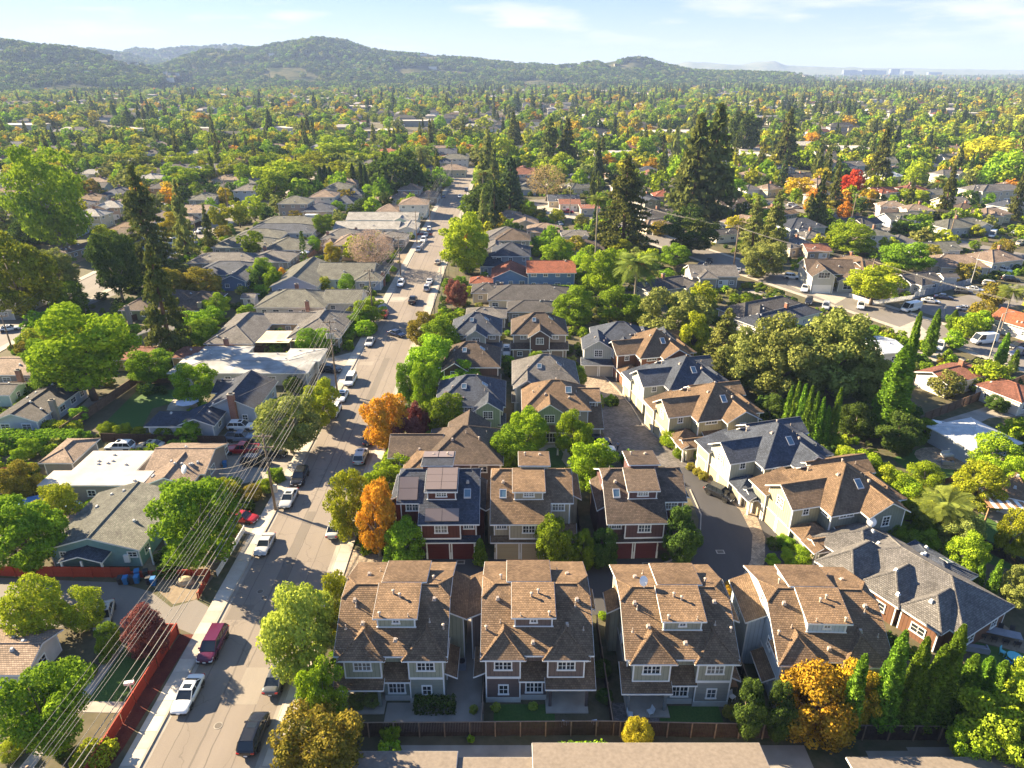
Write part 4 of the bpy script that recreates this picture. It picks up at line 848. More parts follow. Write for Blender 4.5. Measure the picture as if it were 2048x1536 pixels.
h.add('hip', 1.5, 13, 2.5, 12.5, 5.8, 32, ax='x'); h.add('gable', -.6, 5.2, 0, 6, 5.7, 32, ax='y', wall=LGR); h.add('hip', 6, 9.2, .8, 6, 5.8, 32, ax='y'); h.add('hip', 10.2, 14.5, 2, 12, 5.8, 32, ax='y'); h.add('hip', 14.6, 19, 4, 12, 5.8, 32, ax='y'); h.add('shed', -.8, 9.3, -1.3, 0, 2.8, 20, fall='f')
for xc in (.9, 4.0): garage(h.root, xc, -1.3, 0, 0, 2.6, 2.3, MC['grey_door'])
window(h.root, 2.3, 0, 4.6, 0, 1.7, 1.6, 4, 3); window(h.root, 7.6, .8, 4.7, 0, 1.9, 1.2, 4, 2); window(h.root, 12.2, 2, 4.8, 0, 1.9, .9, 4, 2); h.rvents(8)
h = close_house('taupe townhouse with umber roof behind the round street tree on the left', -8.2, 121.5, 11, 11, DKBR, DKBR, RF['umber'], None, .25)
h = close_house('light grey two storey townhouse with grey roof in the middle of the close', 6.2, 113.5, 11.4, 12, LGL, LGR, RF['grey'], None, .2); window(h.root, 1.5, 1.8, 4.7, 0, 1.8, 1.2, 4, 2); window(h.root, -1, 1.8, 5.0, 0, .8, .6)
h = close_house('sage townhouse with blue roof and small solar panels left of the close', -7.2, 104.5, 11.2, 11.5, SAGEL, SGN, RF['slate'], None, .78)
for i in range(3):
 b = MB(); b.hull([(-4.6+i*1.25, 2.6, h.zr(-4, 2.6)+.05), (-3.5+i*1.25, 2.6, h.zr(-4, 2.6)+.05), (-3.5+i*1.25, 4.4, h.zr(-4, 4.4)+.05), (-4.6+i*1.25, 4.4, h.zr(-4, 4.4)+.05)], [(-4.6+i*1.25, 2.6, h.zr(-4, 2.6)+.12), (-3.5+i*1.25, 2.6, h.zr(-4, 2.6)+.12), (-3.5+i*1.25, 4.4, h.zr(-4, 4.4)+.12), (-4.6+i*1.25, 4.4, h.zr(-4, 4.4)+.12)], MC['solar']); b.build('solar_panel', h.root, uv=False)
h = House('townhouse', 'green walled townhouse with orange brown hipped roof beside the paved lane', 1.7, 103.3, 0, STN, RF['brown'], group='townhouses inside the close')
h.add('hip', .4, 11.2, 1.3, 10.6, 5.8, 34, ax='x'); h.add('gable', 2.2, 7.0, 0, 6, 5.7, 34, ax='y', wall=SGN); h.add('gable', 8.8, 13.2, 4.6, 9, 5.8, 28, ax='x'); h.add('shed', 11.2, 13.4, .6, 4.6, 2.7, 24, fall='f', auto=False); h.add('shed', 2.0, 7.0, -.9, 0, 2.8, 24, fall='f')
for xx in (11.5, 13.1): b = MB(); b.box(xx-.16, .4, 0, xx+.16, .7, 2.6, STN); b.build('porch_post', h.root)
window(h.root, 4.6, 0, 4.5, 0, 1.8, 1.5, 4, 3); window(h.root, 8.9, 1.3, 4.9, 0, 2.0, .9, 4, 2); window(h.root, 12.2, 4.6, 4.6, 0, 1.2, 1.5, 2, 3); window(h.root, 4.6, -.9, 1.4, 0, 2.4, 1.9, 4, 2); h.vents([(4, 3.5), (3, 6), (6, 6.6), (8, 3), (9.4, 5), (2, 5)]); h.sky(8.0, 4.2, .9, .9)
h = House('townhouse', 'brown roofed townhouse directly behind the red one with solar panels', -10.9, 87.5, 0, BRN, RF['umber'], group='townhouses inside the close')
h.add('hip', -1.5, 9.2, 0, 10, 5.6, 33, ax='x', wall=BRN, roof=RF['umber']); h.add('gable', -7.2, 0, 2.2, 8.5, 5.4, 30, ax='x'); h.add('gable', 1, 7, 5, 12.5, 5.6, 33, ax='y'); h.add('hip', -4.6, .8, -2.6, 4, 5.0, 30, ax='y', roof=RF['brown']); h.windows('flr', 3.6); h.vents([(2, 3), (4, 4), (6, 3), (-3, 3), (7, 6)]); h.sky(-1.5, 0.2); h.sky(1.8, 7.6)
# ---------------------------------------------------------------- the ranch houses around the close, surveyed from the photo
def hp(label, r, wings, wall, roof, name='house', o=.5, wins='flr', vents=4, ch=None, chm=None, gar=None, trim=WHITE, step=3.2, group=None):
 """wings: (kind, xl, xr, yfront, yback, eave z, pitch, axis) where x/y are photo pixels of the eave rectangle"""
 W_ = []
 for w in wings:
  k, xl, xr, yf, yb, z, pt, ax = w[:8]; rr = w[8].get('r', r) if len(w) > 8 else r
  (x0, y0), (x1, _), (_, y1) = P(rr, xl, yf, z), P(rr, xr, yf, z), P(rr, xl, yb, z)
  if k != 'flat' and y0 > 200: y1 = min(y1, y0 + 12.5)
  W_.append((k, x0+o, x1-o, y0+o, y1-o, z + o*math.tan(R_(pt))*(k != 'flat') - .1, pt, ax, {q: v for q, v in (w[8] if len(w) > 8 else {}).items() if q != 'r'}))
 bx, by = W_[0][1], W_[0][3]
 h = House(name, label, bx, by, 0, wall, roof, trim, group=group)
 for k, x0, x1, y0, y1, z, pt, ax, e in W_: h.add(k, x0-bx, x1-bx, y0-by, y1-by, z, pt, ax, o, **e)
 if wins: h.windows(wins, step)
 h.rvents(vents, MC['vent_grey'])
 for c in (ch or []):
  cx, cy = P(r, c[0], c[1], 4.5); h.chim(cx-bx, cy-by, 1.1, .9, .7, chm)
 for q in (gar or []):
  w = h.wings[q[0]]; garage(h.root, w['x0']+(w['x1']-w['x0'])*q[1], w['y0'], 0, 0, 2.5, 2.1, q[2] if len(q) > 2 else MC['white_garage'])
 return h
def hq(label, r, A, B, d, z, wall, roof, kind='hip', pitch=26, ax=None, extra=(), name='house', vents=4, wins='flr', o=.5, gar=None, ch=None, step=3.2):
 """A, B: photo pixels of the front eave's two ends at height z; d: depth in metres; extra wings in house metres"""
 a = Vector(P(r, *A, z)); b = Vector(P(r, *B, z)); L_ = (b-a).length; rz = math.atan2(b.y-a.y, b.x-a.x)
 zw = z + o*math.tan(R_(pitch))*(kind != 'flat') - .1
 org = a + Vector((math.cos(rz)-math.sin(rz), math.sin(rz)+math.cos(rz)))*o
 h = House(name, label, org.x, org.y, rz, wall, roof); h.add(kind, 0, L_-2*o, 0, d, zw, pitch, ax, o)
 for e in extra: h.add(*e[:8], **(e[8] if len(e) > 8 else {}))
 if wins: h.windows(wins, step)
 h.rvents(vents, MC['vent_grey'])
 for q in (gar or []): garage(h.root, (L_-2*o)*q, 0, 0, 0, 2.5, 2.1, MC['white_garage'])
 for q in (ch or []): h.chim(q[0]*(L_-1), q[1]*d, 1.1)
 return h
paint('white_garage', (.7, .7, .68), .5).node_tree.nodes['Principled BSDF'].inputs['Coat Weight'].default_value = 0
S_ = {}
def st(n, c, k='s'):
 if n not in S_: S_[n] = WL(k, n, c)
 return S_[n]
TEAL = st('teal', (.20, .33, .32)); GREYW = st('warm_grey', (.30, .28, .25)); PUR = st('mauve_grey', (.30, .27, .28)); TANW = st('tan_wall', (.38, .29, .19)); BLUG = st('pale_blue_wall', (.42, .47, .54), 'lap'); WHW = st('off_white', (.60, .57, .52)); CRM = st('cream', (.52, .45, .33)); MINT = st('mint', (.42, .54, .46)); SKYB = st('steel_blue', (.13, .19, .30)); YLW = st('ochre', (.48, .37, .19)); GRNW = st('moss', (.16, .21, .14)); OWH = st('grey_white', (.46, .46, .44), 'lap'); PNK = st('pinkish_beige', (.42, .32, .26)); NAVY = st('navy', (.05, .06, .11))
TRIMT = TAN
h = hp('teal gabled bungalow with long grey roof behind the red plank fence', 'F', [('gable', 265, 880, 1262, 898, 2.9, 17, 'y')], TEAL, RF['greygreen'], wins='r', vents=5)
b = MB(); roof_solid(b, [(2.2, -2.2, 2.35), (5.0, -2.2, 3.25), (7.8, -2.2, 2.35), (7.8, 0, 2.35), (5.0, 0, 3.25), (2.2, 0, 2.35)], [[0, 1, 4, 5], [1, 2, 3, 4]], .12, RF['slate'], WHITE); b.build('porch_roof', h.root)
for xx in (2.5, 5.0, 7.5): b = MB(); b.box(xx-.1, -2.0, 0, xx+.1, -1.8, 2.3, WHITE); b.build('porch_post', h.root)
for yy in (.2, 3.8, 7.4): b = MB(); b.box(12.5, yy, 0, 12.66, yy+.16, 2.6, WHITE); b.build('patio_post', h.root)
window(h.root, 1.6, 0, 1.9, 0, .9, .9); window(h.root, 4.6, 0, 1.5, 0, 1.0, .5); window(h.root, 6.0, 0, 1.5, 0, .9, .5); window(h.root, 10.4, 0, 1.9, 0, 1.3, .9)
b = MB(); b.box(9.3, -.3, .8, 10.0, -.01, 1.9, WHITE); b.build('meter_box', h.root)
b = MB(); b.hull([(-4.5, 0, 2.5), (-.3, 0, 2.5), (-.3, 9, 2.5), (-4.5, 9, 2.5)], [(-4.5, 0, 2.6), (-.3, 0, 2.6), (-.3, 9, 2.6), (-4.5, 9, 2.6)], RF['tan']); b.build('carport_roof', h.root)
for xx, yy in ((-4.3, .2), (-4.3, 8.6)): b = MB(); b.box(xx, yy, 0, xx+.14, yy+.14, 2.5, WHITE); b.build('carport_post', h.root)
hp('low grey house with bright white flat roof left of the brown L-shaped roof', 'F', [('flat', 235, 892, 858, 765, 2.9, 0, 'x'), ('flat', 452, 860, 765, 640, 2.9, 0, 'x')], GREYW, RF['white'], vents=7, o=.3, wins='f', step=4)
h = hp('mauve grey house with tan L-shaped shingle roof facing the parked red pickup', 'F', [('gable', 900, 1292, 782, 585, 2.8, 20, 'x'), ('gable', 885, 1200, 858, 690, 2.8, 22, 'y')], PUR, RF['tan'], vents=9, wins='f')
satdish(h.root, 6.5, -2.0, 3.8, -.6, 1.6); window(h.root, h.wings[0]['x1'], 3, 1.6, math.pi/2, 1.8, 1.2, 4); window(h.root, h.wings[0]['x1'], 8.8, 1.6, math.pi/2, 1.2, 1.2)
hp('small garage with tan hipped roof left of the white flat roof', 'F', [('hip', 238, 458, 712, 556, 2.7, 22, 'y')], GREYW, RF['tan'], vents=0, wins='')
hp('pale blue cottage with dark gable roof along the plank fence', 'F', [('gable', -70, 235, 452, 212, 2.7, 20, 'y')], BLUG, RF['dark'], vents=5, ch=[(325, 320)], chm=CONC2, step=2.8)
h = hp('pale blue house with navy shingle roof and tall brick chimney', 'F', [('gable', 1275, 1618, 375, 195, 3.3, 26, 'y'), ('gable', 1105, 1350, 478, 375, 2.7, 22, 'y'), ('hip', 905, 1150, 482, 385, 2.7, 20, 'x'), ('gable', 1330, 1500, 270, 180, 2.7, 20, 'x')], BLUG, RF['blue'], wins='fr', vents=5)
w = h.wings[0]; chimney(h.root, (w['x0']+w['x1'])/2+.6, w['y0']-.4, 0, 6.2, 1.1, .8)
hp('long low building with patched pale flat roofs beside the utility pole', 'I', [('hip', 975, 1800, 1160, 1040, 2.9, 5, 'x'), ('hip', 1120, 1420, 1075, 1000, 3.0, 5, 'x'), ('hip', 1640, 1870, 1090, 1015, 3.0, 5, 'y')], OWH, RF['patchy'], vents=6, step=4)
hp('beige courtyard house with dark hips and shade sails between its wings', 'I', [('hip', 1190, 1482, 988, 815, 2.7, 24, 'y'), ('hip', 1675, 1990, 955, 802, 2.7, 24, 'y'), ('gable', 1520, 1850, 872, 805, 2.7, 20, 'x')], TANW, RF['grey'], vents=7, ch=[(1320, 960)], chm=BRICK)
hp('long off white house with grey hip roof and brick chimney', 'I', [('hip', 1482, 1905, 776, 682, 2.7, 22, 'x'), ('gable', 1880, 2110, 752, 680, 2.7, 22, 'x')], WHW, RF['greygreen'], vents=5, ch=[(1795, 740)])
hp('grey L-shaped house with white garage door and red chimney at its left wing', 'I', [('gable', 1575, 1862, 655, 532, 2.7, 24, 'y'), ('gable', 1840, 2180, 612, 532, 2.7, 22, 'x'), ('hip', 312, 478, 768, 682, 2.8, 24, 'y', {'r': 'J'})], BLUG, RF['greygreen'], vents=6, ch=[(1735, 640), (2240, 560)], gar=[(1, .25)])
hp('moss green house with purple brown hip roofs behind the tall narrow conifer', 'I', [('hip', 690, 1130, 792, 690, 2.7, 24, 'x'), ('hip', 980, 1200, 795, 690, 2.7, 24, 'y')], GRNW, RF['umber'], vents=4, ch=[(740, 770), (1165, 745)], chm=CONC2)
hp('small house with pale grey roof at the foot of the narrow conifer', 'I', [('gable', 790, 970, 940, 855, 2.7, 18, 'y')], GREYW, RF['grey'])
hp('ochre house with long patio windows beyond the big round shade tree', 'I', [('gable', 650, 905, 1082, 1000, 2.7, 16, 'x')], YLW, RF['redbrown'], wins='fr')
hp('little house with orange hip roof beside the patched flat roofs', 'I', [('hip', 985, 1130, 1070, 1005, 2.7, 22, 'x')], TANW, RF['redbrown'], vents=1)
hp('house with brown roof and brick chimney at the left edge', 'F', [('gable', -190, 240, 158, 40, 2.7, 18, 'x')], GREYW, RF['tan'], vents=3, ch=[(112, 130)])
hp('small shed-like house with pale green wall at the left edge', 'F', [('gable', -160, 60, 285, 205, 2.6, 18, 'x')], MINT, RF['dark'], vents=1)
hp('navy roofed blue house with gable behind the bronze bushes', 'I', [('hip', 1120, 1490, 585, 520, 2.8, 22, 'x'), ('gable', 1270, 1440, 625, 560, 2.8, 24, 'y')], SKYB, RF['slate'], vents=3)
hp('long grey brown roofed house just behind the navy roofed blue one', 'I', [('hip', 1085, 1482, 517, 455, 2.7, 18, 'x'), ('hip', 1440, 1690, 510, 445, 2.7, 20, 'y')], GREYW, RF['grey'], vents=5)
hp('grey house with two garage doors facing the left side street', 'I', [('hip', 1232, 1600, 425, 372, 2.7, 22, 'x'), ('hip', 1530, 1800, 440, 375, 2.7, 22, 'y')], GREYW, RF['greygreen'], vents=5, ch=[(1548, 420)], gar=[(0, .62), (0, .8)])
hp('grey roofed house third back from the side street curve', 'I', [('hip', 1350, 1640, 372, 328, 2.7, 20, 'x')], GREYW, RF['greygreen'])
hp('blue grey roofed house in the row behind the twin garages', 'I', [('hip', 1420, 1830, 340, 285, 2.7, 20, 'x')], BLUG, RF['slate'])
hp('pale grey roofed bungalow below the parked white caravan', 'I', [('hip', 1500, 1850, 292, 240, 2.7, 20, 'x')], GREYW, RF['greygreen'])
hp('tall taupe two storey house beside the three street trees', 'O', [('hip', 612, 865, 632, 572, 5.4, 22, 'x'), ('hip', 810, 1065, 692, 628, 2.8, 24, 'x', {'roof': RF['slate']})], PNK, RF['greygreen'])
hp('white two storey house with brown roof and dark blue lower wing', 'O', [('hip', 868, 1080, 578, 535, 5.4, 22, 'x'), ('hip', 1050, 1235, 628, 568, 2.8, 24, 'x', {'roof': RF['slate']})], WHW, RF['tan'])
hp('grey white two storey house behind the white one with dark wing', 'O', [('hip', 985, 1190, 512, 474, 5.4, 22, 'x'), ('hip', 1130, 1300, 562, 502, 2.8, 24, 'x', {'roof': RF['slate']})], OWH, RF['greygreen'])
hp('beige two storey house beside the main street wires, left side', 'O', [('hip', 1582, 1820, 640, 582, 5.4, 22, 'x'), ('hip', 1400, 1600, 698, 640, 2.8, 22, 'x'), ('hip', 1510, 1720, 592, 555, 2.8, 22, 'x')], WHW, RF['tan'])
hp('tan two storey house with orange brown wings left of the far main street', 'O', [('hip', 1578, 1765, 522, 490, 5.4, 22, 'x'), ('hip', 1740, 1905, 582, 525, 2.8, 22, 'x'), ('gable', 1335, 1520, 620, 582, 2.6, 14, 'x')], PNK, RF['tan'], vents=6)
hp('long pale teal house with silvery roof and small centre gable', 'O', [('gable', 1165, 1742, 760, 708, 2.7, 18, 'x'), ('gable', 1540, 1660, 768, 715, 2.7, 24, 'y')], MINT, RF['pale'], step=3)
hp('long house with near white roof and two white garage doors', 'O', [('gable', 1062, 1590, 832, 775, 2.7, 16, 'x'), ('gable', 1575, 1735, 838, 775, 2.7, 18, 'y')], BLUG, RF['pale'], ch=[(1248, 825)], gar=[(0, .72), (0, .86)])
hp('grey hip roofed house left of the bare pinkish tree', 'O', [('hip', 960, 1290, 912, 846, 2.7, 22, 'x'), ('hip', 1400, 1650, 918, 868, 2.7, 20, 'x')], PNK, RF['grey'], ch=[(1020, 855)])
hp('tan two storey house partly hidden by the bare pinkish tree', 'O', [('hip', 1055, 1300, 962, 872, 5.2, 22, 'x'), ('hip', 968, 1070, 965, 920, 2.8, 22, 'x'), ('hip', 1400, 1530, 952, 908, 2.8, 22, 'x', {'roof': RF['umber']})], PNK, RF['tan'], vents=2)
hp('mint green two storey house with slate lower wing near the left street', 'I', [('gable', 665, 865, 356, 318, 5.2, 18, 'x'), ('hip', 650, 810, 440, 380, 2.8, 24, 'x', {'roof': RF['slate']})], MINT, RF['umber'])
hq('long brown motel-like building left of the mint green house', 'I', (372, 462), (592, 402), 6, 2.8, TANW, RF['umber'], 'gable', 14, 'x', step=2.4)
hp('white house with slate roof at the left edge beyond the side street', 'I', [('gable', -200, 75, 790, 690, 2.8, 20, 'x')], OWH, RF['slate'])
hp('white two storey house with brown roof beyond the left street', 'N', [('gable', 1440, 1645, 905, 848, 5.0, 20, 'x'), ('hip', 1400, 1560, 965, 918, 2.8, 20, 'x')], WHW, RF['tan'])
hp('pale blue two storey house behind the leftmost street trees', 'O', [('hip', 252, 450, 526, 488, 5.2, 20, 'x'), ('hip', 360, 480, 560, 520, 2.8, 20, 'x')], BLUG, RF['grey'])
hp('olive grey house just beyond the pale blue two storey one', 'O', [('hip', 300, 495, 466, 408, 2.8, 20, 'x')], GREYW, RF['greygreen'])
hp('house with orange roof left of the big lime green tree', 'O', [('hip', 330, 505, 386, 353, 2.8, 20, 'x')], TANW, RF['redbrown'])
hp('low brown house behind the left utility pole', 'O', [('hip', 90, 340, 440, 398, 2.8, 20, 'x')], PNK, RF['tan'])
hp('white villa with bright terracotta roof beyond the dark oak', 'O', [('hip', 1388, 1588, 222, 172, 5.2, 20, 'x')], WHW, RF['terra'])
hp('tan roofed house directly behind the terracotta villa', 'O', [('hip', 1480, 1720, 192, 150, 3, 20, 'x')], PNK, RF['tan'])
hp('grey two storey house in front of the terracotta villa', 'O', [('hip', 1285, 1470, 308, 258, 5.2, 22, 'x'), ('hip', 1235, 1330, 335, 290, 2.8, 20, 'x')], OWH, RF['grey'])
hp('tan hip roofed house between two groups of dark cypresses', 'O', [('hip', 1058, 1210, 452, 402, 2.8, 22, 'x'), ('hip', 1120, 1260, 480, 440, 2.8, 22, 'x')], PNK, RF['tan'])
hp('large white two storey house left of the main street far end', 'S', [('hip', 120, 350, 472, 410, 5.2, 22, 'x'), ('hip', 300, 400, 480, 430, 2.8, 22, 'x')], WHW, RF['greygreen'])
hp('red brown roofed white house behind the large white one', 'S', [('hip', 275, 425, 388, 338, 5.2, 22, 'x')], WHW, RF['redbrown'])
hp('blue grey house with gable left of the red brown roof', 'S', [('gable', 60, 200, 400, 350, 4.5, 22, 'x'), ('gable', 160, 260, 330, 300, 3, 22, 'x')], BLUG, RF['tan'])
hp('cream two storey house with navy hip roof beside two dark cypresses', 'S', [('hip', 85, 200, 502, 470, 5.2, 22, 'x'), ('hip', -60, 90, 560, 505, 2.8, 22, 'x'), ('hip', 90, 330, 560, 515, 4, 22, 'x', {'roof': RF['tan']})], CRM, RF['slate'])
hp('white bungalow with small blue roofs left of the street wires', 'S', [('hip', -30, 60, 620, 580, 2.8, 22, 'x'), ('hip', 10, 150, 655, 605, 2.8, 22, 'x')], WHW, RF['tan'])
hp('dark shingled house with long roof right of the big round golden tree', 'J', [('hip', 1085, 1330, 522, 428, 5.0, 24, 'y'), ('hip', 1080, 1200, 590, 500, 4.2, 24, 'y')], GREYW, RF['grey'])
h = hp('house with a rail of skylight panels on its brown roof', 'J', [('hip', 1140, 1352, 530, 470, 5.4, 24, 'x')], GREYW, RF['umber'], vents=2)
hp('grey blue two storey house with navy roofs beside the main street', 'J', [('hip', 1118, 1352, 622, 558, 5.4, 26, 'x'), ('hip', 1045, 1205, 682, 624, 2.9, 26, 'x')], st('pewter', (.27, .29, .32), 'lap'), RF['blue'])
hp('bright blue house with rust red roofs', 'J', [('gable', 1325, 1618, 720, 662, 5.0, 22, 'x'), ('gable', 1115, 1345, 752, 690, 2.9, 24, 'y'), ('hip', 988, 1130, 782, 745, 2.8, 22, 'x')], st('bright_blue', (.15, .25, .42), 'lap'), RF['red'], ch=[(1180, 780), (1385, 660)])
hp('long charcoal roofed ranch house with two street wings', 'J', [('hip', 1095, 1600, 880, 800, 2.8, 22, 'x'), ('hip', 1000, 1180, 838, 785, 2.8, 22, 'x')], CRM, RF['dark'], vents=8)
hp('house with charcoal roof tucked behind the far townhouses', 'J', [('hip', 1210, 1505, 948, 886, 2.8, 22, 'x')], GREYW, RF['dark'])
hp('small grey roofed house at the head of the hedge', 'J', [('hip', 965, 1210, 982, 925, 2.8, 22, 'x')], GREYW, RF['grey'])
hp('pale roofed cream house right of the round golden tree', 'J', [('hip', 1330, 1545, 482, 420, 2.8, 20, 'x'), ('hip', 1130, 1300, 400, 362, 2.8, 20, 'x'), ('gable', 1240, 1400, 440, 390, 2.8, 20, 'y')], CRM, RF['tan'], ch=[(1432, 460)], vents=7)
hp('white block with twin chimneys beside the tall fan palm', 'J', [('hip', 1530, 1692, 505, 470, 5.6, 14, 'x'), ('hip', 1550, 1790, 590, 530, 2.9, 22, 'x', {'roof': RF['umber']})], WHW, RF['grey'], ch=[(1640, 470)], chm=CONC2)
hp('house with blue grey gable behind the courtyard palm', 'J', [('gable', 1450, 1640, 300, 262, 2.8, 18, 'x')], CRM, RF['slate'])
hp('low cream garage building at the foot of the fan palm', 'J', [('gable', 1515, 1645, 318, 288, 2.9, 12, 'x'), ('flat', 1640, 1760, 345, 320, 2.8, 0, 'x')], CRM, RF['redbrown'], gar=[(0, .3), (0, .7)])
hp('slate roofed house behind the round bare tree', 'S', [('hip', 1130, 1335, 628, 575, 3, 22, 'x')], BLUG, RF['slate'])
hp('slate roofed house between fan palm and tall redwood', 'S', [('hip', 1370, 1560, 560, 505, 3, 22, 'x')], BLUG, RF['slate'])
hp('house with blue roof and orange front gable behind the tall redwood', 'S', [('hip', 1700, 1890, 575, 515, 3, 22, 'x'), ('gable', 1750, 1880, 605, 560, 3, 22, 'y', {'roof': RF['redbrown']})], CRM, RF['slate'])
hp('brown house with orange gable left of the slate roofs', 'S', [('gable', 740, 830, 560, 500, 3, 24, 'y')], TANW, RF['redbrown'])
hp('long navy school block with white flat roof', 'S', [('flat', 1225, 1720, 455, 432, 4, 0, 'x'), ('flat', 1225, 1690, 425, 402, 4.8, 0, 'x')], NAVY, RF['white'], name='school_building', step=4, o=.6)
hp('short navy school block with white flat roof and white porch', 'S', [('flat', 745, 925, 445, 420, 4, 0, 'x')], NAVY, RF['white'], name='school_building', step=4, o=.6)
hp('white and blue two storey school building with flat roof', 'S', [('flat', 1785, 2400, 262, 238, 7, 0, 'x')], OWH, RF['white'], name='school_building', step=3.4, o=.5)
hp('flat white roofed hall in front of the blue striped school', 'T', [('flat', 100, 330, 372, 350, 4, 0, 'x')], OWH, RF['white'], name='school_building', step=4)
hp('large grey hip roofed hall behind the school', 'S', [('hip', 1215, 1400, 290, 232, 5, 24, 'x'), ('hip', 1400, 1550, 305, 255, 5, 24, 'x')], PNK, RF['grey'], name='hall')
hp('red roofed house behind the navy school block', 'S', [('gable', 1235, 1400, 352, 312, 4, 24, 'x')], TANW, RF['terra'])
for lb, q, z, wl, rf in (('long white flat roofed hall left of the lone redwood', (740, 990, 452, 415), 4.5, CRM, 'white'), ('second white flat roofed hall behind the long one', (720, 950, 405, 380), 4.5, OWH, 'white'), ('grey walled hall with pale flat roof right of the lone redwood', (1175, 1430, 365, 330), 5, GREYW, 'pale'), ('white low building with arched bays below the pale roofed hall', (1345, 1510, 445, 410), 4, WHW, 'white'), ('white and blue low building with flat roof and blue band', (1560, 1830, 400, 365), 5, OWH, 'white'), ('tan flat roofed building behind the pale roofed hall', (1300, 1440, 300, 275), 4, TANW, 'gravel'), ('white shop-like building on the far rise', (1400, 1610, 105, 80), 6, WHW, 'white')):
 hp(lb, 'T', [('flat', *q, z, 0, 'x')], wl, RF[rf], name='hall', step=4, o=.5)
# ---- right hand side, streets turned by about 26 degrees
KQ = [
 ('grey tan house with raised centre hip across from the parked sedans', (340, 650), (590, 650), 9, 3.4, GREYW, RF['grey']),
 ('slate roofed low house right of the date palm', (130, 730), (400, 690), 8, 3.0, OWH, RF['dark']),
 ('long brown walled house with slate roof along the parking bay', (610, 868), (940, 800), 8.5, 3.0, PNK, RF['dark']),
 ('house with weathered steel blue roof behind the great oaks', (690, 915), (1015, 830), 6.5, 3.0, WHW, RF['blue']),
 ('white house with slate roof behind the corner picket fence', (1470, 690), (1635, 668), 7, 3.0, OWH, RF['dark']),
 ('brown roofed wing left of the picket corner house', (1385, 700), (1500, 665), 6, 3.0, PNK, RF['tan']),
 ('long tan roofed ranch house at the far side of the corner', (1570, 592), (1880, 605), 10, 3.0, CRM, RF['tan']),
 ('cream house with brown gables right of the long ranch house', (1890, 580), (2060, 560), 10, 3.2, CRM, RF['tan']),
 ('slate house with tan stripes of roof above the big green tree', (1545, 520), (1735, 512), 8, 3.0, BLUG, RF['greygreen']),
 ('white two storey house left of the large pale green tree', (1245, 440), (1385, 440), 7.5, 5.2, WHW, RF['greygreen']),
 ('grey house attached below the white two storey one', (1385, 480), (1510, 475), 8, 3.0, OWH, RF['grey']),
 ('pale house with slate gable left of the round green tree', (850, 505), (985, 485), 8, 3.2, CRM, RF['grey']),
 ('orange brown roofed cottage beneath the round green tree', (935, 522), (1065, 520), 7, 3.0, TANW, RF['redbrown']),
 ('grey roofed house with solar panels beside the round green tree', (925, 455), (1060, 450), 8, 3.0, GREYW, RF['grey']),
 ('large house with deep navy roofs behind the thin cypress', (850, 405), (1040, 395), 11, 4.4, BLUG, RF['blue']),
 ('cream house with broad tan roof left of the two bare poles', (480, 365), (700, 400), 11, 3.4, WHW, RF['tan']),
 ('small white cottage with dark roof below the broad tan roof', (470, 440), (590, 430), 6, 3.0, WHW, RF['dark']),
 ('slate roofed long house left of the spreading dark tree', (100, 350), (320, 340), 10, 3.2, BLUG, RF['dark']),
 ('tan roofed house with pale gable beside the dark redwood', (110, 395), (250, 380), 7, 3.0, CRM, RF['tan']),
 ('house with rust red roof behind the dark redwood', (150, 240), (250, 240), 9, 3.0, TANW, RF['red']),
 ('cream house with bright rust roof right of the red maple', (1285, 222), (1405, 216), 8, 5.0, CRM, RF['red']),
 ('white house with dark roof left of the red maple foot', (1000, 240), (1090, 225), 8, 4.6, WHW, RF['grey']),
 ('brown roofed house below the red maple', (1310, 292), (1460, 296), 8, 4.6, PNK, RF['tan']),
 ('cream house with tan roof beside the brown roofed one', (1450, 312), (1595, 312), 8, 4.6, CRM, RF['tan']),
 ('blue grey house with french windows above the parked cars', (1365, 360), (1535, 352), 8, 3.0, BLUG, RF['greygreen']),
 ('large olive roofed house behind the tall wooden pole', (1655, 405), (1895, 388), 10, 3.2, OWH, RF['greygreen']),
 ('cream hall-like house with plain tan gable roof', (1858, 340), (1995, 328), 9, 3.6, CRM, RF['tan']),
 ('brown hip roofed house in the far right block', (1715, 312), (1835, 308), 9, 3.0, PNK, RF['umber']),
 ('grey house with tan cross hip in the far right block', (1640, 275), (1775, 270), 8, 3.6, CRM, RF['grey']),
 ('pinkish house with rust hip roof beside the feather palm', (1440, 208), (1560, 205), 8, 5.0, PNK, RF['redbrown']),
 ('long cream apartment house with balconies and grey roof', (1785, 212), (2060, 205), 9, 6.0, CRM, RF['grey']),
 ('white two storey house beside twin thin cypresses', (1635, 128), (1745, 120), 8, 5.4, WHW, RF['grey']),
 ('grey white two storey house above the red maple', (1115, 85), (1240, 80), 9, 5.6, OWH, RF['grey']),
 ('tan roofed house behind the cluster of redwoods', (615, 135), (735, 130), 9, 3.2, CRM, RF['tan']),
 ('small white and blue house right of the redwoods', (625, 205), (700, 200), 7, 3.6, WHW, RF['grey']),
 ('yellow cottage with pale gable behind the golden maples', (735, 205), (815, 195), 8, 3.8, CRM, RF['tan']),
 ('dark brown house in the shade of the golden maples', (500, 285), (640, 275), 9, 3.0, PNK, RF['umber']),
 ('white cottage with pale metal roof behind the feather palm', (1335, 140), (1440, 135), 8, 3.0, WHW, RF['metal']),
 ('slate roofed house at the right edge beyond the hall', (1980, 300), (2100, 285), 10, 4.0, BLUG, RF['slate']),
 ('low pale house with flat roof left of the wooden stairs', (1260, 130), (1330, 125), 8, 3.0, OWH, RF['pale']),
 ('grey roofed bungalow between the parked cars and the hall', (1575, 230), (1660, 225), 8, 3.0, CRM, RF['greygreen']),
]
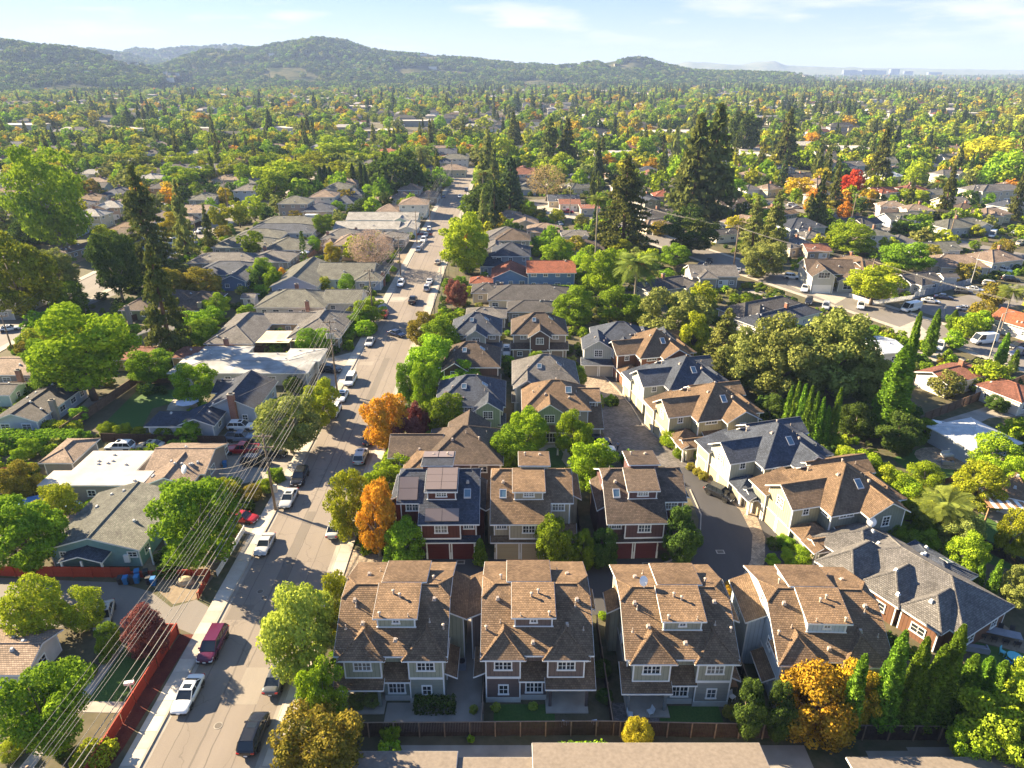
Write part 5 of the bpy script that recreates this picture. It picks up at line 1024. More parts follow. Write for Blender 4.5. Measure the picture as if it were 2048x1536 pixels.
for i, (lb, A, B, d, z, wl, rf) in enumerate(KQ):
 L_ = (Vector(P('K', *B, z))-Vector(P('K', *A, z))).length
 ex = [('hip', L_*.12, L_*.46, -2.2, d*.6, z+.15, 26, 'y')] if L_ > 12 and i % 2 == 0 else []
 if L_ > 15 and i % 3 == 1: ex.append(('gable', L_*.6, L_*.85, -1.8, d*.6, z+.15, 26, 'y'))
 hq(lb, 'K', A, B, d, z, wl, rf, 'hip' if i % 4 else 'gable', 24, 'x', ex, ch=[(.3 + .1*(i % 4), .5)] if i % 2 else None, gar=[.7] if i % 3 == 0 else None)
h = hq('white gabled house with tall arched windows and tan roof by the corner', 'K', (935, 632), (1190, 640), 10, 4.6, st('chalk', (.5, .5, .45), 'lap'), RF['umber'], 'gable', 28, 'x', [('gable', 0, 6, -4.5, 5, 5.0, 34, 'y'), ('gable', 10.5, 17, -1.5, 9, 4.6, 30, 'x', 0.45, 0, None, None, True, '', ) if False else ('gable', 8, 13, -2.5, 4, 3.4, 30, 'y')], wins='')
window(h.root, 3, -4.5, 5.2, 0, 3.2, 1.8, 4, 2); garage(h.root, 3, -4.5, 0, 0, 4.6, 2.2, MC['white_garage']); window(h.root, 10.5, -2.5, 2.0, 0, 2.4, 2.6, 2, 3)
hq('white house with rust red roof beside the tall double cypress', 'Q', (1515, 345), (1682, 412), 10, 3.0, WHW, RF['redbrown'], 'gable', 20, 'y', [('hip', 9, 17, 5, 12, 3.0, 22, 'x')], vents=2, ch=[(.5, .8)])
hq('pale blue house with silvery corrugated roof in the right garden', 'Q', (1822, 738), (2045, 690), 8.5, 3.0, BLUG, RF['metal'], 'hip', 16, 'x', wins='f', vents=0)
hq('pale flat house with bleached roof by the side street', 'Q', (1370, 260), (1500, 250), 9, 3.0, WHW, RF['metal'], 'gable', 10, 'x', vents=3)
hq('white cottage with orange and dark roof at the right edge', 'Q', (1875, 85), (2100, 150), 8, 3.0, WHW, RF['terra'], 'gable', 24, 'x')
hq('house with orange roof behind the pergola', 'D', (1785, 358), (1960, 400), 8, 3.0, WHW, RF['brown'], 'hip', 22, 'x', wins='')
x0, _ = P('', 728, 1490, 2.9); x1, _ = P('', 1508, 1490, 2.9)
h = House('apartment_building', 'long low building with beige gravel roof along the bottom edge', x0, 33.5, 0, CRM, RF['gravel'])
h.add('gable', 0, 8.0, 0, 8.3, 3.0, 8, 'x'); h.add('gable', 8.2, 15.3, .3, 7.9, 2.75, 8, 'x'); h.add('gable', 15.5, x1-x0, .6, 9.1, 3.05, 8, 'x'); h.windows('b', 3.4)
x0, _ = P('', 1680, 1515, 2.9); h = House('apartment_building', 'low building with beige roof at the bottom right corner', x0, 33.5, 0, CRM, RF['gravel']); h.add('gable', 1, 18, 0, 7.8, 2.9, 8, 'x'); h.windows('b', 3.4)
hp('white cottage with brown roof and blue trimmed window, bottom left corner', 'E', [('gable', -420, 165, 945, 655, 2.6, 20, 'x')], WHW, RF['tan'], vents=4, wins='r', step=6)
b = MB()
# ---------------------------------------------------------------- vegetation
def quads(name, P0, U, V_, mat):
 """n little leaf faces: centre P0, half axes U and V"""
 n = len(P0); co = np.empty((n, 4, 3), np.float32)
 co[:, 0] = P0-U-V_*.6; co[:, 1] = P0+U*.6-V_; co[:, 2] = P0+U+V_*.6; co[:, 3] = P0-U*.6+V_
 me = D.meshes.new(name); me.vertices.add(4*n); me.vertices.foreach_set('co', co.ravel())
 me.loops.add(4*n); me.loops.foreach_set('vertex_index', np.arange(4*n, dtype=np.int32))
 me.polygons.add(n); me.polygons.foreach_set('loop_start', np.arange(0, 4*n, 4, dtype=np.int32)); me.polygons.foreach_set('loop_total', np.full(n, 4, np.int32))
 me.materials.append(mat); me.update(calc_edges=True); return me
def unit(a): return a/np.maximum(np.linalg.norm(a, axis=1, keepdims=True), 1e-6)
def leaves(rg, pts, nrm, s, name, mat, jit=.55, flat=1.0):
 n = len(pts); a = unit(nrm + rg.normal(0, jit, (n, 3))); r = unit(rg.normal(0, 1, (n, 3))); u = unit(np.cross(a, r)); v = np.cross(a, u)
 k = s*rg.uniform(.6, 1.35, (n, 1)); return quads(name, pts, u*k*.5, v*k*.5*rg.uniform(.6, 1, (n, 1)), mat)
def crown(kind, seed, n, s, mat):
 rg = np.random.default_rng(seed)
 if kind in ('broad', 'oak', 'round', 'vase', 'poplar'):
  nb = {'broad': 56, 'oak': 70, 'round': 44, 'vase': 46, 'poplar': 64}[kind]; br = {'broad': (.15, .34), 'oak': (.12, .30), 'round': (.24, .36), 'vase': (.14, .30), 'poplar': (.14, .30)}[kind]
  c = unit(rg.normal(0, 1, (nb, 3))); rad = rg.uniform(.35, .80, (nb, 1))**(.6 if kind != 'round' else .3); c = c*rad
  if kind == 'round': c = unit(c)*rg.uniform(.58, .68, (nb, 1))
  c[:, 2] = np.where(c[:, 2] < -.5, c[:, 2]*.8, c[:, 2])*1.18
  if kind == 'vase': t = (c[:, 2]+.8)/1.6; c[:, :2] *= (.35+.8*np.clip(t, 0, 1))[:, None]
  if kind == 'poplar': c[:, 2] *= 1.05; t = (c[:, 2]+1)/2; c[:, :2] *= (.45+.65*np.clip(t, 0, 1))[:, None]
  R = rg.uniform(br[0], br[1], nb); w = R**2; w /= w.sum()
  k = rg.choice(nb, n, p=w); d = rg.normal(0, 1, (n, 3)); d[:, 2] += .25; d = unit(d)
  rr = R[k]*rg.uniform(.72, 1.06, n); p = c[k] + d*rr[:, None]*np.array([1, 1, .82])
  dd = np.linalg.norm(p[:, None, :]-c[None], axis=2)/R[None]; dd[np.arange(n), k] = 9
  keep = dd.min(1) > .6; p, d = p[keep], d[keep]
  p[:, :2] /= np.percentile(np.abs(p[:, :2]), 99.3); p[:, 2] -= (np.percentile(p[:, 2], 99.7)+np.percentile(p[:, 2], .3))/2; p[:, 2] /= np.percentile(np.abs(p[:, 2]), 99.5); p += rg.normal(0, .018, p.shape)
  return leaves(rg, p, d, s, 'crown', mat)
 if kind == 'bare':
  p = unit(rg.normal(0, 1, (n, 3)))*rg.uniform(.35, 1, (n, 1))**.5; p[:, 2] = np.maximum(p[:, 2], -.75); return leaves(rg, p, p, s*.55, 'crown', mat, 1.5)
 if kind == 'conifer':     # z from -1 (low branches) to 1 (tip)
  m = 210; t = np.sort(rg.uniform(0, 1, m)**.85); az = rg.uniform(0, 2*np.pi, m); ln = np.minimum(1, ((1-t)**.8*1.12+.05))*rg.uniform(.6, 1.12, m)
  k = rg.choice(m, n, p=ln/ln.sum()); f = rg.uniform(.12, 1, n)**.6; L_ = ln[k]*f; a = az[k] + rg.normal(0, .16, n)*(1.3-f)
  z = -1 + 2*t[k] - .16*L_ - .05*f + rg.normal(0, .012, n) + .05*f*f
  p = np.stack([np.cos(a)*L_, np.sin(a)*L_, z], 1); side = np.stack([-np.sin(a), np.cos(a), 0*a], 1); p += side*rg.normal(0, .07, (n, 1))*f[:, None]; p[:, 2] -= np.abs(rg.normal(0, .018, n))
  nr = np.stack([np.cos(a)*.4, np.sin(a)*.4, 0*a+1], 1); return leaves(rg, p, nr, s, 'crown', mat, .7)
 if kind == 'cypress':
  z = rg.uniform(-1, 1, n); t = (z+1)/2; pr = np.minimum(1, (t*5+.35))*(1-t)**.55*1.15; a = rg.uniform(0, 2*np.pi, n)
  rr = pr*(1+.15*np.sin(a*5+seed+z*2)+.12*np.sin(a*3-z*11+seed)+.10*np.sin(a*7+z*29)+.06*np.sin(z*61+a*4))*rg.uniform(.7, 1.04, n); p = np.stack([np.cos(a)*rr, np.sin(a)*rr, z], 1)
  nr = np.stack([np.cos(a), np.sin(a), 0*a+.5], 1); rgs = rg.uniform(.7, 1.2, (n, 1))*s*.5
  u = unit(np.cross(nr, np.array([0, 0, 1.]))+rg.normal(0, .6, (n, 3)))*np.array([1, 1, .14]); v = np.array([[0, 0, .10]])+(nr*.3+rg.normal(0, .3, (n, 3)))*np.array([1, 1, .12]); return quads('crown', p, u*rgs, v*rgs, mat)
def palm_crown(seed, nf, ll, fan, mat):
 rg = np.random.default_rng(seed); P0 = []; U = []; V_ = []
 for i in range(nf):
  az = rg.uniform(0, 2*np.pi); el = rg.uniform(-.5, 1.25); d = np.array([math.cos(az), math.sin(az), 0]); side = np.array([-math.sin(az), math.cos(az), 0]); L0 = rg.uniform(.85, 1.05)
  for k in range(26):
   f = (k+1)/26; e = el - f*f*1.0; x = L0*f*math.cos(el-.35*f); z = L0*(f*math.sin(el) - .5*f*f) if not fan else L0*f*math.sin(el)*.8 - .25*f**3
   c = d*x + np.array([0, 0, z]); w = ll*(.35+.65*math.sin(math.pi*min(1, f*.95+.03))) * (1 if not fan else f)
   for sg in (-1, 1):
    P0.append(c+side*sg*w*.5+np.array([0, 0, -.12*w])); U.append(side*sg*w*.5+np.array([0, 0, -.16*w])+d*.03); V_.append(d*.013)
 return quads('crown', np.array(P0), np.array(U), np.array(V_), mat)
def trunk_mesh(seed, mat, limbs=6, h=1.0, spread=.5, r0=.06):
 """unit trunk: height 1 up to the crown centre, limbs reach into the crown (crown radius 1 = spread)"""
 rg = random.Random(seed); b = MB(); b.tube([(0, 0, -.05), (.01, .01, .25), (-.01, .02, .6)], [r0*1.25, r0*.95, r0*.75], mat, 8)
 for i in range(limbs):
  a = i*2*math.pi/limbs + rg.uniform(-.4, .4); s = spread*rg.uniform(.5, .95); z = rg.uniform(.85, 1.25)
  b.tube([(0, .01, .42+.03*i), (math.cos(a)*s*.4, math.sin(a)*s*.4, .42+(z-.42)*.55), (math.cos(a)*s, math.sin(a)*s, z)], [r0*.6, r0*.4, r0*.12], mat, 5)
 return b.mesh('trunk', smooth=True, uv=False)
BARK = plain('bark', (.16, .12, .085), .95, .3, 2.5); BARKG = plain('grey_bark', (.24, .21, .17), .95, .25, 2.5); BARKR = plain('red_bark', (.17, .09, .055), .95, .3, 2.5)
LC = {
 'lime': ((.13, .19, .012), (.47, .50, .035)), 'green': ((.055, .125, .012), (.29, .41, .03)), 'fresh': ((.08, .175, .012), (.38, .50, .03)), 'dark': ((.025, .055, .014), (.12, .18, .03)),
 'olive': ((.09, .12, .025), (.34, .36, .09)), 'gold': ((.26, .20, .015), (.70, .46, .04)), 'orange': ((.32, .20, .02), (.76, .36, .04)), 'red': ((.36, .03, .015), (.58, .09, .03)),
 'plum': ((.13, .045, .045), (.30, .12, .09)), 'bronze': ((.09, .11, .018), (.40, .32, .045)), 'yellow': ((.24, .24, .015), (.58, .50, .04)), 'conifer': ((.045, .07, .018), (.19, .20, .045)),
 'blueconifer': ((.03, .052, .024), (.10, .14, .045)), 'cypress': ((.06, .14, .018), (.28, .44, .04)), 'tan': ((.26, .19, .08), (.40, .30, .14)), 'pink': ((.28, .19, .15), (.42, .31, .25)), 'palm': ((.09, .13, .03), (.28, .32, .06)), 'pale': ((.19, .25, .04), (.50, .54, .08)), 'moss': ((.10, .15, .015), (.36, .42, .03)),
}
LM = {k: leafmat('leaves_' + k, *v) for k, v in LC.items()}
CRN = {}
def crown_of(kind, var, lod):
 k = (kind, var, lod)
 if k not in CRN:
  n, s = {0: (19000, .062), 1: (3600, .125), 2: (520, .30)}[lod]
  if kind == 'conifer': n, s = {0: (15000, .062), 1: (2600, .13), 2: (420, .27)}[lod]
  if kind == 'cypress': n, s = {0: (15000, .20), 1: (2600, .36), 2: (200, .7)}[lod]
  if kind == 'bare': n, s = {0: (7000, .07), 1: (2600, .10), 2: (420, .3)}[lod]
  if kind in ('date_palm', 'fan_palm'): CRN[k] = palm_crown(var*7+3, {0: 80, 1: 44, 2: 14}[lod], .24 if kind == 'date_palm' else .42, kind == 'fan_palm', LM['palm'])
  else: CRN[k] = crown(kind, var*13+5, n, s, LM['green'])
 return CRN[k]
TRK = {}
def trunk_of(kind, var):
 k = (kind, var)
 if k not in TRK:
  if kind in ('conifer', 'cypress'):
   b = MB(); b.tube([(0, 0, -.03), (0, 0, .3), (0, 0, .97)], [.024, .018, .003], BARKR, 7); TRK[k] = b.mesh('trunk', smooth=True, uv=False)
  elif 'palm' in kind:
   b = MB(); b.tube([(0, 0, -.02), (.004, 0, .3), (-.004, .003, .7), (0, 0, 1)], [.03, .022, .02, .024], BARKG, 8); TRK[k] = b.mesh('trunk', smooth=True, uv=False)
  elif kind == 'bare': TRK[k] = trunk_mesh(var, BARKG, 14, 1, .75, .05)
  else: TRK[k] = trunk_mesh(var, BARK if var % 2 else BARKG, 7)
 return TRK[k]
NAMES = {'broad': 'broadleaf_tree', 'oak': 'oak_tree', 'round': 'clipped_tree', 'vase': 'shade_tree', 'poplar': 'poplar_tree', 'conifer': 'conifer', 'cypress': 'cypress', 'bare': 'bare_tree', 'date_palm': 'date_palm', 'fan_palm': 'fan_palm'}
OCC = np.zeros((1400, 1100), bool)      # rows y 0..1400, columns x -550..550
def occ(x, y, r=0):
 i, j = int(y), int(x+550); k = int(r)
 if not (0 <= i < 1400 and 0 <= j < 1100): return True
 return bool(OCC[max(0, i-k):i+k+1, max(0, j-k):j+k+1].any())
def mark(x, y, r=0):
 i, j = int(y), int(x+550); k = int(r)
 if 0 <= i < 1400 and 0 <= j < 1100: OCC[max(0, i-k):i+k+1, max(0, j-k):j+k+1] = True
_tr = random.Random(11)
def plant(kind, col, x, y, h, w, label, group=None, lod=None, base=None, name=None, cat=None, zb=0, trunk=True):
 """h total height, w crown width (m)"""
 d = math.hypot(x, y)
 if lod is None: lod = 0 if d < 290 and w > 1.9 else 1
 var = _tr.randrange(3 if kind in ('broad', 'oak') else 2)
 nm = name or NAMES[kind]; ct = cat or ('palm' if 'palm' in kind else 'shrub' if 'shrub' in nm or 'bush' in nm else 'hedge' if 'hedge' in nm else 'tree')
 root = empty(nm, (x, y, zb), _tr.uniform(0, 6.28), label, ct, group)
 if base is None: base = {'conifer': .06, 'cypress': .02, 'round': .1, 'oak': .10, 'broad': .10, 'vase': .2, 'poplar': .08, 'bare': .12}.get(kind, .2)
 if 'palm' in kind:
  t = link('trunk', trunk_of(kind, 0), root, scale=(h*.9 if kind == 'date_palm' else h*.4,)*2 + (h - w*.28,)); c = link('crown', crown_of(kind, var, lod), root, (0, 0, h-w*.28), scale=(w/2,)*3)
  if kind == 'date_palm':
   b = MB(); rg = random.Random(4)
   for i in range(14): a = i*.449; b.tube([(0, 0, h-w*.3), (math.cos(a)*w*.1, math.sin(a)*w*.1, h-w*.22), (math.cos(a)*w*.2, math.sin(a)*w*.2, h-w*.34)], [.06, .16, .1], MC['dates'], 5)
   b.build('fruit', root, uv=False)
 else:
  ch = h*(1-base)/2; cz = h-ch
  if kind in ('conifer', 'cypress'): t = link('trunk', trunk_of(kind, 0), root, scale=(h if kind == 'conifer' else h*.5,)*2 + (h,))
  elif trunk: t = link('trunk', trunk_of(kind, var), root, scale=(w*.5 if w > h*.6 else h*.35,)*2 + (cz,))
  c = link('crown', crown_of(kind, var, lod), root, (0, 0, cz), scale=(w/2, w/2, ch))
 c.material_slots[0].link = 'OBJECT'; c.material_slots[0].material = LM[col]
 mark(x, y, max(1, w*.35)); return root
plain('dates', (.55, .22, .03), .7)
def tp(kind, col, x, yt, yb, w, label, r='', **k):
 f_ = REG[r]; fx, fy, ft = f_[0]+x/f_[2], f_[1]+yb/f_[2], f_[1]+yt/f_[2]; x = (1024 + (fx-1024)*(3797-fy)/(3797-(fy*.45+ft*.55)) - f_[0])*f_[2]
 X, Y = P(r, x, yb); h = max(1.2, ztop(Y, r, yt)); sc = REG[r][2]
 dep = (Y*CT + (CAMH-h*.5)*ST); wm = w/sc*dep/FPX
 if 'stepped' in label and kind == 'cypress': wm *= .8
 k.setdefault('lod', None); return plant(kind, col, X, Y, h, wm, label, **k)
GT = 'cypresses in the tall row by the stepped roof'; GS = 'small trees along the right garden boundary'
TREES = [
 ('broad', 'pale', 597, 1168, 1352, 150, 'large pale green street tree left of the sage townhouse'), ('broad', 'lime', 678, 1150, 1290, 84, 'lime street tree by the townhouse lane entrance'),
 ('broad', 'fresh', 644, 1335, 1455, 92, 'bright green tree leaning over the kerb by the parked black car'), ('broad', 'bronze', 640, 1428, 1560, 165, 'bronze gold tree at the bottom edge beside the pavement'),
 ('broad', 'orange', 752, 968, 1112, 74, 'orange tree left of the dark red townhouse'), ('broad', 'lime', 697, 945, 1075, 86, 'yellow green tree between the parked silver car and orange tree'),
 ('broad', 'green', 805, 1040, 1130, 84, 'dense dark green tree left of the maroon garage doors'), ('broad', 'orange', 768, 790, 905, 88, 'orange red street tree across from the parked white SUV'),
 ('broad', 'plum', 815, 838, 915, 62, 'plum coloured small tree beside the orange street tree'), ('broad', 'plum', 835, 805, 880, 45, 'dull purple tree between the orange tree and solar roof'),
 ('broad', 'green', 885, 790, 872, 80, 'green tree in front of the sage townhouse with solar panels'), ('broad', 'fresh', 850, 728, 825, 56, 'bright green tree left of the umber roofed townhouse'), ('broad', 'green', 815, 728, 812, 44, 'slim green tree by the kerb left of the umber roof'),
 ('broad', 'fresh', 862, 672, 770, 100, 'full rounded green street tree halfway up the main street'), ('broad', 'green', 882, 638, 725, 84, 'rounded green tree right behind the full street tree'),
 ('broad', 'green', 925, 724, 792, 84, 'low green tree in front of the umber roofed townhouse'), ('broad', 'fresh', 1055, 824, 912, 76, 'green tree left of the green walled townhouse window'), ('broad', 'green', 1022, 862, 955, 92, 'green double tree left of the small court lawn'),
 ('broad', 'fresh', 1146, 824, 918, 78, 'bright green tree right in front of the green walled townhouse'), ('broad', 'fresh', 1188, 890, 990, 92, 'green tree between the beige townhouse and the parked cars'), ('round', 'green', 1152, 730, 782, 42, 'clipped ball tree at the edge of the dark lane'),
 ('broad', 'lime', 905, 893, 945, 80, 'low lime tree behind the roof with solar panels'), ('broad', 'fresh', 805, 900, 965, 92, 'fresh green tree right of the kerb near the plum tree'), ('broad', 'fresh', 770, 928, 1000, 84, 'fresh green tree just above the orange tree on the kerb'),
 ('broad', 'green', 1110, 1040, 1140, 76, 'dark green tree in front of the beige garage doors'), ('broad', 'green', 1168, 1064, 1135, 50, 'small green tree beside the lane steps'), ('broad', 'dark', 1207, 1060, 1132, 58, 'dark green tree left of the plum townhouse garage'),
 ('broad', 'dark', 1362, 1018, 1132, 78, 'tall dark shrub-like tree right of the plum townhouse'), ('cypress', 'green', 960, 1078, 1130, 26, 'narrow green shrub between red and beige garages'),
 ('broad', 'bronze', 845, 625, 688, 62, 'reddish bronze street tree above the full green one'), ('oak', 'lime', 930, 428, 548, 102, 'big round golden green tree beside the main street'), ('broad', 'plum', 913, 560, 620, 42, 'dark reddish tree by the driveway beyond the close'),
 ('broad', 'gold', 1632, 1350, 1462, 155, 'large golden autumn tree in front of the pale blue townhouse'), ('broad', 'gold', 1712, 1330, 1440, 96, 'golden tree partly behind the single cypress'), ('broad', 'dark', 1560, 1370, 1480, 70, 'dark shrub at the left foot of the golden tree'), ('broad', 'dark', 1500, 1365, 1475, 70, 'dark green shrub between the olive and pale blue townhouses'),
 ('cypress', 'cypress', 1710, 1310, 1478, 40, 'single bright cypress standing in the golden tree'), ('cypress', 'cypress', 1785, 1262, 1465, 62, 'tallest left cypress of the row by the stepped roof'), ('cypress', 'cypress', 1830, 1275, 1462, 58, 'second cypress from the left in the row by the stepped roof'),
 ('cypress', 'cypress', 1868, 1290, 1462, 62, 'broad shaded cypress in the middle of the row by the stepped roof'), ('cypress', 'cypress', 1897, 1250, 1458, 60, 'cypress with the highest tip in the row by the stepped roof'), ('cypress', 'cypress', 1932, 1310, 1452, 54, 'blunt cypress right of the highest tip'), ('cypress', 'cypress', 1963, 1315, 1440, 52, 'second last cypress at the right end of the row'), ('cypress', 'cypress', 1996, 1322, 1425, 46, 'last cypress at the right end of the row'),
 ('broad', 'moss', 2025, 1365, 1520, 170, 'huge lime green tree at the bottom right corner'), ('broad', 'fresh', 1950, 1435, 1530, 84, 'fresh green shrub left of the corner lime tree'), ('broad', 'lime', 2045, 1320, 1440, 70, 'lime tree at the right edge above the corner tree'),
 ('round', 'yellow', 1277, 1441, 1500, 60, 'clipped ball bush with orange tinge at the bottom fence'),
 ('broad', 'lime', 1960, 928, 1010, 92, 'yellow green tree below the round stone patio'), ('broad', 'fresh', 2020, 915, 990, 80, 'green tree right of the yellow green patio tree'), ('broad', 'olive', 1925, 1035, 1105, 74, 'olive yellow tree in the right garden beside the palm'), ('broad', 'fresh', 1935, 1068, 1150, 78, 'bright green tree below the olive yellow one'), ('broad', 'lime', 2030, 1020, 1110, 60, 'lime tree at the right edge by the pergola'), ('broad', 'green', 1850, 1060, 1110, 60, 'dark green bush behind the charcoal stepped roof'), ('broad', 'green', 1795, 1050, 1095, 56, 'low green bush beside the satellite dish roof'), ('broad', 'olive', 2035, 1135, 1215, 60, 'olive tree at the right edge above the long table'),
 ('cypress', 'cypress', 1992, 1120, 1200, 22, 'slim cypress right of the slate rear roof'), ('cypress', 'cypress', 1960, 1125, 1180, 20, 'slim cypress just behind the slate rear roof'),
 ('fan_palm', 'palm', 1890, 985, 1075, 120, 'low spreading palm in the right garden'),
 ('cypress', 'cypress', 1796, 690, 868, 62, 'massive double cypress left of the rust red roofed house'), ('cypress', 'cypress', 1816, 624, 850, 30, 'tallest thin cypress rising behind the double one'), ('cypress', 'cypress', 1868, 618, 712, 24, 'thin cypress by the side street left of the white van'), ('cypress', 'cypress', 1908, 620, 662, 20, 'small cypress on the traffic island'), ('cypress', 'cypress', 2009, 665, 730, 20, 'thin cypress right of the white van'), ('cypress', 'cypress', 2030, 700, 745, 18, 'shorter thin cypress at the right edge below the van'),
 ('oak', 'olive', 1505, 660, 785, 120, 'left one of the three great olive oaks'), ('oak', 'olive', 1575, 645, 800, 165, 'middle one of the three great olive oaks'), ('oak', 'olive', 1670, 628, 800, 185, 'right and highest of the three great olive oaks'), ('oak', 'olive', 1728, 700, 815, 100, 'lower olive oak between the great oaks and double cypress'), ('broad', 'dark', 1545, 790, 850, 60, 'dark bush at the left foot of the cypress row'), ('broad', 'dark', 1715, 810, 870, 76, 'dark shaded tree under the great oaks'), ('broad', 'dark', 1800, 830, 900, 90, 'dark shrub at the foot of the double cypress'),
 ('oak', 'olive', 1352, 583, 695, 140, 'olive oak right of the dark blue stepped townhouse'), ('broad', 'lime', 1388, 624, 722, 70, 'yellow lime tree right below the olive oak'), ('conifer', 'olive', 1452, 615, 745, 100, 'loose feathery conifer left of the great oaks'), ('conifer', 'conifer', 1440, 700, 790, 70, 'small loose conifer behind the light sage townhouse'),
 ('broad', 'green', 1148, 573, 650, 84, 'rounded green tree at the top of the close'), ('broad', 'green', 1238, 575, 650, 90, 'green tree behind the dark blue stepped townhouse'), ('broad', 'fresh', 1210, 498, 590, 90, 'green tree between bright blue house and date palm'), ('broad', 'fresh', 1115, 475, 530, 62, 'green tree behind the grey blue two storey house'), ('broad', 'fresh', 1170, 505, 570, 62, 'green bushy tree right of the grey blue house'), ('broad', 'lime', 1240, 478, 512, 48, 'low lime bush in front of the tall redwood'),
 ('date_palm', 'palm', 1273, 500, 622, 104, 'date palm with orange fruit beside the close'), ('fan_palm', 'palm', 1193, 388, 560, 40, 'very tall thin fan palm in the centre'), ('fan_palm', 'palm', 1141, 357, 432, 24, 'fan palm by the cream garage'), ('date_palm', 'palm', 966, 334, 400, 44, 'date palm by the far main street'), ('fan_palm', 'palm', 2015, 568, 680, 56, 'fan palm at the right edge by the white cottage'),
 ('conifer', 'conifer', 1252, 310, 500, 133, 'tall dark redwood in the centre'), ('conifer', 'conifer', 1395, 225, 440, 123, 'left redwood of the tall cluster right of centre'), ('conifer', 'conifer', 1432, 203, 436, 117, 'highest redwood of the tall cluster right of centre'), ('conifer', 'conifer', 1368, 300, 425, 60, 'lower redwood at the left of the tall cluster'), ('conifer', 'conifer', 1575, 215, 345, 62, 'redwood standing alone behind the flat roofed hall'), ('conifer', 'conifer', 1765, 252, 375, 56, 'redwood right of the red maple'), ('conifer', 'olive', 1552, 380, 520, 70, 'sparse conifer with bare pole-like trunk'), ('conifer', 'olive', 1512, 390, 500, 60, 'left sparse conifer beside the bare poles'), ('broad', 'dark', 1490, 225, 310, 60, 'dark tree behind the redwood cluster'),
 ('conifer', 'blueconifer', 1020, 312, 430, 70, 'dark conifer left of the round bare tree'), ('broad', 'dark', 972, 365, 440, 84, 'dark broad tree by the main street beyond the golden one'), ('broad', 'lime', 1010, 275, 335, 56, 'lime tree at the left of the navy school block'), ('conifer', 'dark', 985, 385, 450, 40, 'small dark pine in front of the dark broad tree'),
 ('bare', 'tan', 1093, 328, 402, 82, 'round almost bare tan tree'), ('broad', 'red', 1706, 339, 398, 48, 'bright red maple in the right block'), ('broad', 'orange', 1633, 377, 425, 44, 'orange maple left of the red one'), ('broad', 'gold', 1600, 356, 395, 54, 'golden maple above the orange one'), ('broad', 'gold', 1736, 377, 420, 36, 'golden tree right below the red maple'), ('broad', 'bronze', 1640, 395, 432, 56, 'bronze green tree under the orange maple'), ('broad', 'orange', 1690, 402, 438, 28, 'small orange tree by the parked cars'),
 ('poplar', 'fresh', 94, 293, 500, 142, 'huge upright green tree at the left edge'), ('conifer', 'conifer', 283, 328, 560, 124, 'tall dark redwood left of the side street'), ('conifer', 'conifer', 318, 488, 712, 105, 'narrow conifer in front of the moss green house'), ('broad', 'dark', 228, 465, 600, 86, 'dark bushy conifer-like tree by the left street'), ('vase', 'fresh', 160, 603, 800, 205, 'huge round green shade tree over the left gardens'), ('broad', 'green', 105, 680, 790, 90, 'lower green tree at the left foot of the shade tree'),
 ('broad', 'fresh', 388, 733, 808, 82, 'round green tree behind the backyard lawn'), ('broad', 'green', 300, 705, 762, 86, 'green tree beside the ochre house patio'), ('oak', 'olive', 575, 790, 905, 120, 'olive street tree in front of the brick chimney house'), ('oak', 'lime', 640, 765, 850, 76, 'yellow olive tree right behind the olive street tree'), ('oak', 'green', 388, 962, 1120, 160, 'large glossy magnolia right of the teal house'),
 ('round', 'lime', 65, 1163, 1275, 116, 'larger of two yellow green globe trees by the driveway'), ('round', 'lime', 160, 1179, 1255, 78, 'smaller of two yellow green globe trees by the driveway'), ('broad', 'plum', 290, 1219, 1305, 82, 'wine red small tree behind the red fence'), ('round', 'green', 213, 1250, 1308, 48, 'dark round bush left of the wine red tree'), ('vase', 'green', 80, 1335, 1520, 170, 'spreading green tree with forked pale trunk, bottom left'), ('oak', 'green', 38, 1000, 1135, 150, 'large green tree left of the teal house'), ('broad', 'lime', 110, 975, 1050, 90, 'lime bushes behind the teal house'), ('broad', 'bronze', 40, 930, 1000, 70, 'reddish bronze bush left of the white flat roof'),
 ('broad', 'bronze', 352, 538, 600, 66, 'left bronze bush before the navy roofed blue house'), ('broad', 'bronze', 405, 535, 600, 72, 'right bronze bush before the navy roofed blue house'), ('broad', 'fresh', 432, 587, 632, 50, 'bright bush right of the purple brown roof'), ('broad', 'green', 418, 610, 640, 36, 'small dark bush right of the purple brown roof'), ('broad', 'green', 405, 640, 690, 70, 'green hedge-like tree behind the patched flat roofs'),
 ('oak', 'moss', 25, 470, 640, 140, 'yellowing green tree at the left edge by the street'), ('oak', 'olive', 105, 500, 600, 90, 'grey olive tree on the left street corner'), ('broad', 'green', 130, 565, 620, 70, 'green street tree above the parked white pickup'), ('oak', 'olive', 0, 385, 470, 80, 'olive tree at the left edge behind the huge upright one'), ('broad', 'yellow', 345, 425, 480, 56, 'yellow green tree along the left side street'),
 ('vase', 'lime', 438, 408, 462, 46, 'left one of three slim street trees on the side street'), ('vase', 'lime', 476, 400, 455, 42, 'middle one of three slim street trees on the side street'), ('vase', 'lime', 506, 389, 442, 42, 'right one of three slim street trees on the side street'),
 ('bare', 'pink', 742, 458, 540, 94, 'bare pinkish tree in front of the tan two storey house'), ('broad', 'yellow', 664, 485, 530, 34, 'small bright yellow tree left of the bare one'), ('round', 'green', 627, 479, 505, 26, 'small clipped ball bush behind the plank fence'), ('broad', 'green', 645, 430, 470, 38, 'dark green tree behind the caravan'), ('round', 'green', 692, 548, 585, 32, 'round green tree before the white garage door'), ('broad', 'fresh', 525, 515, 565, 42, 'green tree in the gardens left of the L-shaped grey house'), ('broad', 'fresh', 545, 535, 580, 36, 'bright green bush beside the orange shrub'), ('broad', 'orange', 565, 535, 560, 16, 'small orange shrub by the garden fence'),
